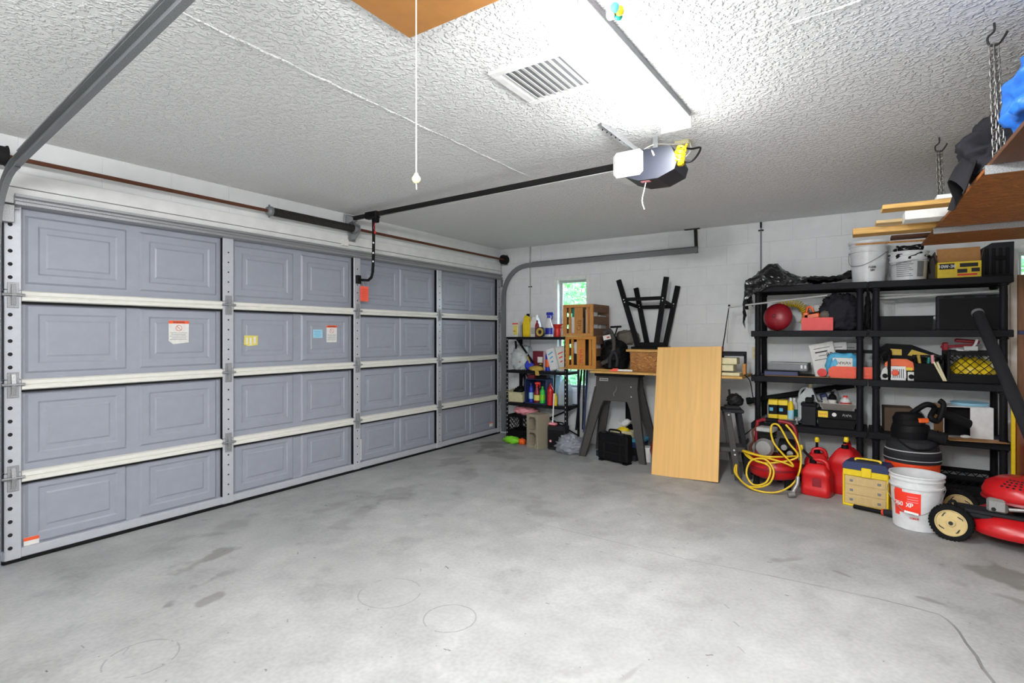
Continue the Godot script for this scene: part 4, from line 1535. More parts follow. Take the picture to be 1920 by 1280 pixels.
func gas_can(called: String, label: String, at: Vector3, turn: float, w: float, h: float, d: float, spout: Array) -> void:
	var t := thing(called, label, "gas can", at, turn, "red fuel cans")
	var s := S()
	var x := w / 2
	var z := d / 2
	loft(s, [[0.0, x - 0.012, z - 0.012, 0, 0], [0.012, x, z, 0, 0], [h * 0.22, x, z, 0, 0], [h * 0.25, x - 0.004, z - 0.004, 0, 0], [h * 0.55, x - 0.004, z - 0.004, 0, 0], [h * 0.58, x, z, 0, 0], [h * 0.66, x * 0.97, z * 0.95, 0, 0], [h * 0.80, x * 0.72, z * 0.62, 0, 0], [h * 0.86, x * 0.55, z * 0.42, 0, 0], [h * 0.87, x * 0.5, z * 0.38, 0, 0]], 0.45)
	part(s, "body", M.red_can, t)
	s = S()
	tube(s, curve([Vector3(x * 0.75, h * 0.74, 0), Vector3(x * 0.62, h * 0.92, 0), Vector3(x * 0.2, h * 0.985, 0), Vector3(-x * 0.25, h * 0.95, 0), Vector3(-x * 0.35, h * 0.85, 0)], 6), 0.016, 8)
	part(s, "handle", M.red_can, t)
	s = S()
	box(s, Vector3(x * 0.15, h * 0.40, z - 0.004), Vector3(w * 0.30, h * 0.24, 0.005), 0.002)
	part(s, "moulded_badge", M.red_dark, t)
	s = S()
	var base := Vector3(spout[0], h * 0.86, 0)
	lathe(s, [[0.0, 0.0], [0.026, 0.0], [0.026, 0.03], [0.02, 0.035], [0.0, 0.035]], base, 14)
	tube(s, curve([base + Vector3(0, 0.03, 0), base + Vector3(spout[1] * 0.4, 0.06, 0), base + Vector3(spout[1], spout[2], 0.01)], 5), 0.013, 8, false, 0.009)
	var sp := part(s, "spout", M.black, t)
	s = S()
	lathe(s, [[0.0, -0.02], [0.018, -0.02], [0.02, 0.0], [0.014, 0.02], [0.0, 0.022]], base + Vector3(spout[1], spout[2], 0.01), 12)
	part(s, "spout_cap", M.yellow, sp)


func build_floor_tools() -> void:
	# cinder block standing on end
	var t := thing("cinder_block", "tan concrete cinder block standing on end by the steel shelf", "cinder block", Vector3(0.875, 0, 0.52), -15.6)
	var s := S()
	for x in [-0.0775, 0.0775]:
		span(s, Vector3(x - 0.0175, 0, -0.095), Vector3(x + 0.0175, 0.39, 0.095), 0.003)
	for y in [0.0, 0.177, 0.355]:
		span(s, Vector3(-0.06, y, -0.095), Vector3(0.06, y + 0.035, 0.095), 0.003)
	part(s, "shell", M.cinder, t)
	for y in [0.035, 0.212]:
		s = S()
		for q in [[-1, 0], [1, 0], [-1, 1], [1, 1]]:
			var c := Vector3(q[0] * 0.06, y + (0.142 if q[1] else 0.0), 0)
			var dy := -0.025 if q[1] else 0.025
			prism(s, PackedVector2Array([Vector2(c.x, c.y), Vector2(c.x - q[0] * 0.025, c.y), Vector2(c.x, c.y + dy)]), 0.188)
		part(s, "core_fillet", M.cinder, t)
	# black amplifier box and the mop in front of it
	t = thing("speaker_box", "small black amplifier box on the floor behind the cinder block", "amplifier", Vector3(1.12, 0, 0.475), 8)
	s = S()
	box(s, Vector3(0, 0.135, 0), Vector3(0.21, 0.27, 0.16), 0.012)
	part(s, "cabinet", M.charcoal, t)
	s = S()
	box(s, Vector3(0, 0.125, 0.081), Vector3(0.18, 0.20, 0.006), 0.002)
	part(s, "grille", M.black_dull, t)
	s = S()
	lathe(s, [[0.0, 0.0], [0.014, 0.0], [0.014, 0.003], [0.0, 0.003]], Vector3(-0.065, 0.10, 0.085), 12, Basis(Vector3.RIGHT, PI / 2))
	part(s, "emblem", M.label_pink, t)
	s = S()
	tube(s, curve([Vector3(-0.06, 0.27, 0), Vector3(-0.05, 0.30, 0), Vector3(0.05, 0.30, 0), Vector3(0.06, 0.27, 0)], 4), 0.008, 6)
	part(s, "handle", M.black, t)
	t = thing("floor_brush", "long brush with a white and black pole and a pink head by the steel shelf", "brush", Vector3(1.07, 0.272, 0.52))
	s = S()
	tube(s, [Vector3(0, 0.03, 0), Vector3(0.0, 0.36, -0.03)], 0.008, 8)
	part(s, "lower_pole", M.white, t)
	s = S()
	tube(s, [Vector3(0.0, 0.36, -0.03), Vector3(0.0, 0.62, -0.055)], 0.009, 8)
	part(s, "upper_pole", M.black, t)
	s = S()
	box(s, Vector3(0, 0.018, 0), Vector3(0.09, 0.024, 0.05), 0.005)
	part(s, "head", M.label_pink, t)
	s = S()
	box(s, Vector3(0, 0.004, 0), Vector3(0.085, 0.012, 0.045), 0.002)
	part(s, "bristles", M.red_dark, t)
	# long handled tools in the corner under the window
	var poles := [[Vector3(1.275, 0.0, 0.36), Vector3(1.205, 1.0, 0.03), M.black, "black long handled tool leaning under the window, leftmost of three"], [Vector3(1.35, 0.0, 0.33), Vector3(1.235, 1.1, 0.03), M.charcoal, "charcoal long handled tool leaning in the middle of three"], [Vector3(1.42, 0.0, 0.45), Vector3(1.28, 1.0, 0.04), M.navy, "dark blue long handled tool nearest the sawhorse"]]
	for k in 3:
		var q: Array = poles[k]
		var p := thing("long_handled_tool", q[3], "garden tool", q[0], 0, "long handled tools")
		s = S()
		tube(s, [Vector3(0, 0.12, 0).lerp((q[1] as Vector3) - q[0], 0.1), (q[1] as Vector3) - q[0]], 0.012, 8)
		part(s, "handle", q[2], p)
		s = S()
		box(s, Vector3(0, 0.07, 0), Vector3(0.13, 0.13, 0.02), 0.006, Basis(Vector3.RIGHT, -0.25))
		part(s, "blade", M.dull_zinc, p)
	s = S()
	blob(s, Vector3(0, 0.075, 0), Vector3(0.12, 0.09, 0.10), 0.6, 61, 1.6, 34, 22, true)
	solo(s, "plastic_bag", M.bag_grey, "crumpled grey plastic bag on the floor against the sawhorse leg", "bag", Vector3(1.325, 0.006, 0.60))
	# green and orange toy on the floor
	t = thing("water_toy", "lime green and orange plastic toy on the floor by the milk crate", "toy", Vector3(0.55, 0, 0.50), 4)
	s = S()
	blob(s, Vector3(-0.05, 0.04, 0), Vector3(0.11, 0.045, 0.06), 0.35, 63, 1.5, 24, 14)
	part(s, "body", M.lime, t)
	s = S()
	blob(s, Vector3(0.09, 0.035, 0.0), Vector3(0.05, 0.04, 0.045), 0.3, 64, 1.5, 18, 12)
	part(s, "tip", M.orange, t)
	# milk crate on the steel shelf's lowest level
	crate_lattice("milk_crate", "black milk crate of odds and ends on the bottom steel shelf", Vector3(0.52, 0.062, 0.21), 0.34, 0.26, 0.28)
	s = S()
	blob(s, Vector3(0, 0.04, 0), Vector3(0.12, 0.05, 0.09), 0.6, 66, 2.0, 24, 16, true)
	solo(s, "pink_rag", M.label_pink, "dusty pink rag lying on the milk crate in the corner", "rag", Vector3(0.50, 0.318, 0.20))
	# things under the bench
	t = thing("tool_case", "black ribbed plastic tool case standing under the sawhorse", "tool case", Vector3(1.905, 0, 0.715), -14)
	s = S()
	box(s, Vector3(0, 0.155, 0), Vector3(0.37, 0.28, 0.11), 0.018)
	part(s, "shell", M.black, t)
	s = S()
	for q in [[0, 0.10, 0.33, 0.02], [0, 0.20, 0.33, 0.02], [-0.1, 0.15, 0.02, 0.22], [0.1, 0.15, 0.02, 0.22]]:
		box(s, Vector3(q[0], q[1], 0.056), Vector3(q[2], q[3], 0.008), 0.003)
	part(s, "rib", M.black_dull, t)
	s = S()
	for x in [-0.11, 0.11]:
		box(s, Vector3(x, 0.298, 0.03), Vector3(0.05, 0.02, 0.05), 0.004)
	part(s, "latch", M.charcoal, t)
	s = S()
	tube(s, curve([Vector3(-0.07, 0.295, 0), Vector3(-0.06, 0.325, 0), Vector3(0.06, 0.325, 0), Vector3(0.07, 0.295, 0)], 4), 0.010, 6)
	part(s, "handle", M.black, t)
	s = S()
	for x in [-0.15, 0.15]:
		box(s, Vector3(x, 0.008, 0), Vector3(0.05, 0.016, 0.10), 0.003)
	part(s, "foot", M.black, t)
	var stack := [[0.0, 0.06, 0.46, 0.30, M.charcoal, "flat dark case at the bottom of the pile under the bench"], [0.061, 0.07, 0.44, 0.30, M.black_dull, "black flat box in the middle of the pile under the bench"], [0.132, 0.045, 0.40, 0.28, M.navy, "blue printed box on top of the pile under the bench"], [0.178, 0.03, 0.42, 0.26, M.sky_blue, "pale blue flat box under the rope in the pile"]]
	for k in 4:
		s = S()
		box(s, Vector3(0, stack[k][1] / 2, 0), Vector3(stack[k][2], stack[k][1], stack[k][3]), 0.004)
		solo(s, "flat_box", stack[k][4], stack[k][5], "box", Vector3(1.86 + 0.015 * k, stack[k][0], 0.42 - 0.01 * k), [-4.0, 5.0, -8.0, 3.0][k])
	s = S()
	tube(s, coil(Vector3(0, 0.015, 0), 0.115, 4, Vector3(0, 0.055, 0), Vector3(1, 0, 0), Vector3(0, 0.12, 1), 16), 0.013, 7)
	solo(s, "rope_coil", M.cream, "coil of cream rope lying on the pile under the bench", "rope", Vector3(1.88, 0.21, 0.44))
	s = S()
	blob(s, Vector3(0, 0.03, 0), Vector3(0.07, 0.035, 0.05), 0.3, 68, 2.0, 18, 12)
	solo(s, "yellow_packet", M.yellow, "yellow packet inside the coil of rope under the bench", "packet", Vector3(1.90, 0.258, 0.47))
	s = S()
	cloth(s, 10, 10, func(u: float, v: float) -> Vector3: return Vector3(-0.1 + u * 0.2, 0.02 + 0.05 * sin(u * 5.0) * cos(v * 4.0) + 0.03 * v, -0.06 + v * 0.12), 0.004)
	solo(s, "white_rag", M.white, "twisted white cloth on top of the pile under the bench", "cloth", Vector3(1.93, 0.32, 0.40))
	s = S()
	lathe(s, [[0.0, 0.0], [0.055, 0.0], [0.062, 0.15], [0.0, 0.15]], Vector3.ZERO, 18)
	solo(s, "paint_tub", M.white, "white plastic tub beside the black tool case", "tub", Vector3(2.16, 0, 0.50))
	s = S()
	blob(s, Vector3(0, 0.12, 0), Vector3(0.07, 0.13, 0.06), 0.4, 69, 1.5, 18, 14, true)
	solo(s, "red_cloth", M.red_dark, "dark red cloth hanging by the plywood edge under the bench", "cloth", Vector3(2.31, 0.01, 0.55))
	build_compressor()
	gas_can("gas_can", "small red gas can in front with a yellow tipped spout", Vector3(3.72, 0, 0.855), -10, 0.215, 0.29, 0.17, [-0.03, -0.09, 0.12])
	gas_can("gas_can", "red gas can half hidden behind the small one", Vector3(3.70, 0, 0.585), 6, 0.19, 0.33, 0.18, [0.0, 0.0, 0.12])
	gas_can("gas_can", "tall red gas can between the small can and the tackle box", Vector3(3.915, 0, 0.635), 78, 0.27, 0.42, 0.22, [-0.04, 0.0, 0.08])
	build_tackle_box()
	t = thing("flashlight", "long black flashlight lying on the floor before the tackle box", "flashlight", Vector3(4.10, 0.0, 1.16), -18)
	s = S()
	tube(s, [Vector3(-0.13, 0.02, 0), Vector3(0.05, 0.022, 0)], 0.016, 10)
	part(s, "barrel", M.black, t)
	s = S()
	tube(s, [Vector3(0.05, 0.024, 0), Vector3(0.085, 0.026, 0)], 0.02, 10, false, 0.026)
	tube(s, [Vector3(0.085, 0.026, 0), Vector3(0.13, 0.026, 0)], 0.026, 12)
	part(s, "head", M.charcoal, t)
	s = S()
	tube(s, [Vector3(0.052, 0.024, 0), Vector3(0.066, 0.0245, 0)], 0.0225, 10)
	part(s, "orange_band", M.orange_red, t)
	build_floor_bucket()
	build_shop_vac()
	# tube leaning across the shelving
	t = thing("drain_pipe", "dark grey plastic pipe leaning before the shelving unit", "pipe", Vector3(4.965, 0, 2.42))
	s = S()
	var top := Vector3(-0.217, 1.466, -1.80)
	tube(s, [Vector3(0, 0.03, 0), top], 0.036, 16)
	part(s, "tube", M.charcoal, t)
	var ax := top.normalized()
	s = S()
	lathe(s, [[0.028, -0.02], [0.038, -0.02], [0.038, 0.006], [0.029, 0.006], [0.029, -0.02]], top, 18, Basis(Quaternion(Vector3.UP, ax)))
	part(s, "collar", M.grey, t)
	s = S()
	lathe(s, [[0.0, 0.0], [0.029, 0.0], [0.029, 0.001], [0.0, 0.001]], top, 16, Basis(Quaternion(Vector3.UP, ax)))
	part(s, "bore", M.hole_dark, t)
	# right-hand edge of the view: panelling sheets and a red tool cabinet
	s = S()
	box(s, Vector3(0, 0.92, 0), Vector3(0.30, 1.70, 0.018), 0.002)
	var pa := solo(s, "panelling_sheet", M.panelling, "brown wood panelling sheet standing beside the shelving", "wood panel", Vector3(5.19, 0, 0.20))
	s = S()
	box(s, Vector3(0, 0.035, 0.012), Vector3(0.30, 0.07, 0.12), 0.003)
	part(s, "foot_batten", M.dark_wood, pa)
	s = S()
	box(s, Vector3(0, 1.32, 0.012), Vector3(0.30, 0.03, 0.02), 0.003)
	part(s, "blue_strip", M.navy, pa)
	t = thing("tool_cabinet", "red metal tool cabinet at the end of the shelving", "tool cabinet", Vector3(5.22, 0, 0.62))
	s = S()
	box(s, Vector3(0, 0.38, 0), Vector3(0.50, 0.70, 0.42), 0.008)
	part(s, "body", M.red_dark, t)
	for k in 4:
		s = S()
		box(s, Vector3(0, 0.14 + k * 0.16, 0.214), Vector3(0.46, 0.14, 0.012), 0.004)
		var dr := part(s, "drawer", M.red_dark, t)
		s = S()
		box(s, Vector3(0, 0.19 + k * 0.16, 0.226), Vector3(0.42, 0.014, 0.014), 0.003)
		part(s, "handle", M.steel, dr)
	s = S()
	for q in [[-0.2, -0.17], [0.2, -0.17], [-0.2, 0.17], [0.2, 0.17]]:
		tube(s, [Vector3(q[0] - 0.01, 0.025, q[1]), Vector3(q[0] + 0.01, 0.025, q[1])], 0.025, 10)
	part(s, "caster", M.black, t)
	s = S()
	span(s, Vector3(-0.012, 0, -0.01), Vector3(0.012, 0.8, 0.01), 0.002)
	solo(s, "yellow_level", M.yellow, "yellow spirit level standing between the shelving and red cabinet", "level", Vector3(4.955, 0.0, 0.56))


func crate_lattice(called: String, label: String, at: Vector3, w: float, h: float, d: float, group := "") -> Node3D:
	var t := thing(called, label, "crate", at, 0, group)
	var s := S()
	box(s, Vector3(0, 0.005, 0), Vector3(w, 0.01, d), 0.002)
	part(s, "base", M.black, t)
	s = S()
	for e in [[0.0, 0.07], [h - 0.035, 0.035]]:
		for sg in [-1.0, 1.0]:
			span(s, Vector3(-w / 2, e[0], sg * d / 2 - 0.006), Vector3(w / 2, e[0] + e[1], sg * d / 2 + 0.006), 0.002)
			span(s, Vector3(sg * w / 2 - 0.006, e[0], -d / 2), Vector3(sg * w / 2 + 0.006, e[0] + e[1], d / 2), 0.002)
	for sx in [-1.0, 1.0]:
		for sz in [-1.0, 1.0]:
			box(s, Vector3(sx * w / 2, h / 2, sz * d / 2), Vector3(0.022, h, 0.022), 0.004)
	part(s, "frame", M.black, t)
	s = S()
	var lo := 0.065
	var hi := h - 0.03
	var span_h := hi - lo
	for face in [[w, 0], [d, 1]]:
		for sg in [-1.0, 1.0]:
			var n := int(face[0] / 0.055)
			for i in range(-2, n + 1):
				for dir in [-1.0, 1.0]:
					var x0: float = -face[0] / 2 + i * 0.055
					var x1: float = x0 + span_h
					var a := maxf(x0, -face[0] / 2)
					var b := minf(x1, face[0] / 2)
					if b - a < 0.02:
						continue
					var ya := lo + (a - x0) if dir > 0 else hi - (a - x0)
					var yb := lo + (b - x0) if dir > 0 else hi - (b - x0)
					if face[1] == 0:
						bar(s, Vector3(a, ya, sg * d / 2), Vector3(b, yb, sg * d / 2), 0.005, 0.005, Vector3(0, 0, 1), 0.0)
					else:
						bar(s, Vector3(sg * w / 2, ya, a), Vector3(sg * w / 2, yb, b), 0.005, 0.005, Vector3(1, 0, 0), 0.0)
	part(s, "lattice", M.black, t)
	return t


func build_compressor() -> void:
	var t := thing("air_compressor", "red pancake air compressor with a black pump and carry handle", "air compressor", Vector3(3.39, 0, 0.73), -8)
	var s := S()
	lathe(s, [[0.0, 0.075], [0.15, 0.075], [0.195, 0.10], [0.205, 0.16], [0.195, 0.225], [0.15, 0.255], [0.0, 0.26]], Vector3.ZERO, 32, Basis(), true)
	part(s, "tank", M.red, t)
	s = S()
	lathe(s, [[0.196, 0.155], [0.214, 0.155], [0.214, 0.17], [0.196, 0.17]], Vector3.ZERO, 32)
	part(s, "tank_seam", M.red_dark, t)
	for a in [0.6, 2.6, 4.7]:
		s = S()
		lathe(s, [[0.0, 0.0], [0.028, 0.0], [0.02, 0.09], [0.0, 0.09]], Vector3(cos(a) * 0.15, 0, sin(a) * 0.15), 12)
		part(s, "rubber_foot", M.rubber, t)
	s = S()
	lathe(s, [[0.0, 0.0], [0.075, 0.0], [0.08, 0.02], [0.06, 0.05], [0.0, 0.055]], Vector3(-0.05, 0.335, 0.10), 20, Basis(Vector3.RIGHT, PI / 2))
	lathe(s, [[0.0, 0.0], [0.065, 0.0], [0.06, 0.10], [0.0, 0.10]], Vector3(-0.05, 0.30, 0.02), 18)
	part(s, "crankcase", M.alu_cast, t)
	s = S()
	for k in 5:
		box(s, Vector3(-0.05, 0.41 + k * 0.014, 0.04), Vector3(0.13, 0.007, 0.12), 0.002)
	box(s, Vector3(-0.05, 0.44, 0.04), Vector3(0.10, 0.08, 0.10), 0.004)
	part(s, "cooling_fin", M.iron, t)
	s = S()
	box(s, Vector3(-0.05, 0.485, 0.05), Vector3(0.14, 0.035, 0.13), 0.006)
	for k in 6:
		box(s, Vector3(-0.105 + k * 0.022, 0.485, 0.117), Vector3(0.008, 0.03, 0.006), 0.001)
	part(s, "cylinder_head", M.light_grey, t)
	s = S()
	tube(s, [Vector3(0.04, 0.34, -0.02), Vector3(0.17, 0.34, -0.02)], 0.07, 18)
	part(s, "motor", M.black, t)
	s = S()
	tube(s, curve([Vector3(-0.11, 0.50, 0.05), Vector3(-0.16, 0.46, 0.07), Vector3(-0.15, 0.38, 0.08), Vector3(-0.18, 0.31, 0.07), Vector3(-0.16, 0.25, 0.06)], 6), 0.010, 8)
	part(s, "copper_tube", M.rust_pipe, t)
	s = S()
	for q in [[0.11, 0.36, 0.12], [0.15, 0.31, 0.10]]:
		lathe(s, [[0.0, 0.0], [0.024, 0.0], [0.024, 0.02], [0.0, 0.022]], Vector3(q[0], q[1], q[2]), 14, Basis(Vector3.RIGHT, PI / 2))
	part(s, "gauge", M.steel, t)
	s = S()
	tube(s, curve([Vector3(-0.15, 0.24, 0.0), Vector3(-0.15, 0.45, 0.0), Vector3(-0.14, 0.535, 0.0)], 5) + curve([Vector3(-0.10, 0.555, 0.0), Vector3(0.05, 0.555, 0.0), Vector3(0.14, 0.53, 0.0), Vector3(0.17, 0.44, 0.0), Vector3(0.17, 0.24, 0.0)], 5), 0.016, 9)
	part(s, "handle", M.red_dark, t)
	s = S()
	tube(s, [Vector3(-0.07, 0.556, 0.0), Vector3(0.03, 0.557, 0.0)], 0.021, 10)
	part(s, "grip", M.black, t)
	# yellow air hose coiled over and around it
	var h := thing("air_hose", "yellow air hose coiled loosely over the red compressor", "hose", Vector3(3.39, 0, 0.73), -8)
	s = S()
	var pts := [Vector3(0.23, 0.30, 0.10), Vector3(0.0, 0.285, 0.24), Vector3(-0.22, 0.28, 0.10), Vector3(-0.19, 0.275, 0.17), Vector3(-0.02, 0.23, 0.25), Vector3(0.22, 0.30, 0.18),
		Vector3(0.16, 0.42, 0.20), Vector3(0.07, 0.54, 0.14), Vector3(0.02, 0.53, 0.17), Vector3(0.06, 0.40, 0.23), Vector3(0.20, 0.24, 0.22), Vector3(0.12, 0.26, 0.245), Vector3(-0.16, 0.29, 0.21), Vector3(-0.21, 0.285, 0.15),
		Vector3(-0.13, 0.25, 0.24), Vector3(0.03, 0.21, 0.26), Vector3(0.02, 0.09, 0.30), Vector3(-0.08, 0.05, 0.31), Vector3(-0.14, 0.13, 0.30), Vector3(-0.11, 0.24, 0.27), Vector3(0.0, 0.265, 0.265), Vector3(0.07, 0.18, 0.28), Vector3(0.03, 0.07, 0.31),
		Vector3(-0.12, 0.03, 0.31), Vector3(-0.26, 0.10, 0.22), Vector3(-0.27, 0.16, 0.16), Vector3(-0.24, 0.07, 0.21), Vector3(-0.08, 0.018, 0.33), Vector3(0.10, 0.02, 0.30), Vector3(0.22, 0.12, 0.23), Vector3(0.25, 0.30, 0.18), Vector3(0.20, 0.46, 0.15), Vector3(0.12, 0.55, 0.12)]
	tube(s, curve(pts, 7), 0.0082, 7)
	part(s, "tube", M.hose_yellow, h)
	s = S()
	tube(s, [Vector3(0.21, 0.02, 0.30), Vector3(0.24, 0.10, 0.26), Vector3(0.24, 0.16, 0.24)], 0.016, 8)
	tube(s, [Vector3(0.19, 0.022, 0.33), Vector3(0.23, 0.03, 0.30)], 0.022, 10)
	part(s, "air_chuck", M.alu_cast, h)


func build_tackle_box() -> void:
	var t := thing("tackle_box", "yellow and navy tackle box with tan see-through trays", "tackle box", Vector3(4.065, 0, 0.985), -13)
	var s := S()
	box(s, Vector3(0, 0.12, 0), Vector3(0.285, 0.24, 0.15), 0.008)
	part(s, "body", M.tan_clear, t)
	s = S()
	for q in [[-0.142, 0.12, 0.012, 0.25, 0.165], [0.142, 0.12, 0.012, 0.25, 0.165]]:
		box(s, Vector3(q[0], q[1], 0), Vector3(q[2], q[3], q[4]), 0.003)
	box(s, Vector3(0, 0.008, 0), Vector3(0.29, 0.016, 0.17), 0.004)
	box(s, Vector3(0, 0.255, 0), Vector3(0.295, 0.05, 0.17), 0.006)
	part(s, "side_frame", M.yellow, t)
	s = S()
	prism(s, PackedVector2Array([Vector2(-0.147, 0.28), Vector2(0.147, 0.28), Vector2(0.147, 0.315), Vector2(0.13, 0.338), Vector2(-0.13, 0.338), Vector2(-0.147, 0.315)]), 0.17)
	part(s, "lid", M.navy, t)
	s = S()
	box(s, Vector3(0.01, 0.268, 0.088), Vector3(0.065, 0.07, 0.012), 0.004)
	part(s, "latch", M.yellow, t)
	s = S()
	tube(s, curve([Vector3(-0.08, 0.338, 0), Vector3(-0.07, 0.352, 0.0), Vector3(0.07, 0.352, 0.0), Vector3(0.08, 0.338, 0)], 4), 0.008, 6)
	part(s, "handle", M.yellow, t)
	for k in 3:
		s = S()
		box(s, Vector3(0, 0.05 + k * 0.072, 0.077), Vector3(0.262, 0.062, 0.006), 0.003)
		var d := part(s, "tray_front", M.tan_clear, t)
		s = S()
		for x in [-0.09, 0.09]:
			box(s, Vector3(x, 0.05 + k * 0.072, 0.081), Vector3(0.022, 0.018, 0.005), 0.002)
		part(s, "catch", M.grey, d)
		s = S()
		for x in 5:
			box(s, Vector3(-0.10 + x * 0.05, 0.05 + k * 0.072, 0.0802), Vector3(0.003, 0.05, 0.002))
		part(s, "divider", M.hub_cream, d)


func bucket_body(s: SurfaceTool, h: float, r0: float, r1: float) -> void:
	var f := func(y: float) -> float: return lerpf(r0, r1, y / h)
	var a: float = h - 0.075
	lathe(s, [[0.0, 0.0], [r0 - 0.006, 0.0], [r0, 0.006], [f.call(a - 0.012), a - 0.012], [f.call(a) + 0.008, a - 0.010], [f.call(a) + 0.008, a + 0.002], [f.call(a), a + 0.004], [f.call(h - 0.04), h - 0.04], [f.call(h - 0.04) + 0.006, h - 0.038], [f.call(h - 0.03) + 0.006, h - 0.03], [f.call(h - 0.03), h - 0.028], [r1, h - 0.012], [r1 + 0.007, h - 0.010], [r1 + 0.007, h], [r1 - 0.004, h], [r0 - 0.006, 0.012], [0.0, 0.012]], Vector3.ZERO, 40)


func arc_plate(s: SurfaceTool, r0: float, r1: float, y0: float, y1: float, a0: float, a1: float, th := 0.001, n := 14) -> void:
	for i in n:
		var p := []
		for q in [[0, y0], [1, y0], [1, y1], [0, y1]]:
			var a := lerpf(a0, a1, (i + q[0]) / float(n))
			var r: float = (r0 if q[1] == y0 else r1) + th
			p.append(Vector3(sin(a) * r, q[1], cos(a) * r))
		quad(s, p[0], p[1], p[2], p[3])


func arc_letters(text: String, look: Material, parent: Node3D, r: float, y: float, a0: float, step: float, height: float) -> void:
	for i in text.length():
		if text[i] == " ":
			continue
		var a := a0 + step * i
		letters(text[i], "letter", look, parent, Transform3D(Basis(Vector3.UP, a), Vector3(sin(a) * r, y, cos(a) * r)), height)


func build_floor_bucket() -> void:
	var t := thing("bucket", "open white bucket with a red printed label in front of the shop vacuum", "bucket", Vector3(4.34, 0, 1.325), 0, "white plastic buckets")
	var s := S()
	bucket_body(s, 0.365, 0.132, 0.150)
	part(s, "body", M.bucket_white, t)
	s = S()
	arc_plate(s, 0.1375, 0.1455, 0.115, 0.255, -1.05, 0.10)
	var lb := part(s, "label", M.label_red, t, "bright red label")
	s = S()
	arc_plate(s, 0.1455, 0.1465, 0.255, 0.272, -1.0, -0.62)
	arc_plate(s, 0.136, 0.1375, 0.092, 0.115, -1.05, -0.78)
	part(s, "label_wave", M.label_red, lb)
	arc_letters("760 XP", M.white, lb, 0.1445, 0.172, -0.93, 0.135, 0.028)
	arc_letters("LOADS", M.ink_red, t, 0.1385, 0.088, -0.30, 0.075, 0.014)
	s = S()
	for k in 3:
		arc_plate(s, 0.1435, 0.1437, 0.225 - k * 0.016, 0.229 - k * 0.016, -0.42, 0.0, 0.002, 6)
	part(s, "small_print", M.label_pink, lb)
	s = S()
	tube(s, curve([Vector3(-0.155, 0.285, 0.03), Vector3(-0.16, 0.23, 0.08), Vector3(-0.08, 0.135, 0.16), Vector3(0.02, 0.13, 0.175), Vector3(0.11, 0.20, 0.13), Vector3(0.155, 0.285, 0.03)], 7), 0.0022, 6)
	var b := part(s, "bail", M.dull_zinc, t)
	s = S()
	tube(s, [Vector3(-0.075, 0.134, 0.163), Vector3(0.0, 0.127, 0.176)], 0.009, 10)
	part(s, "grip", M.white, b)


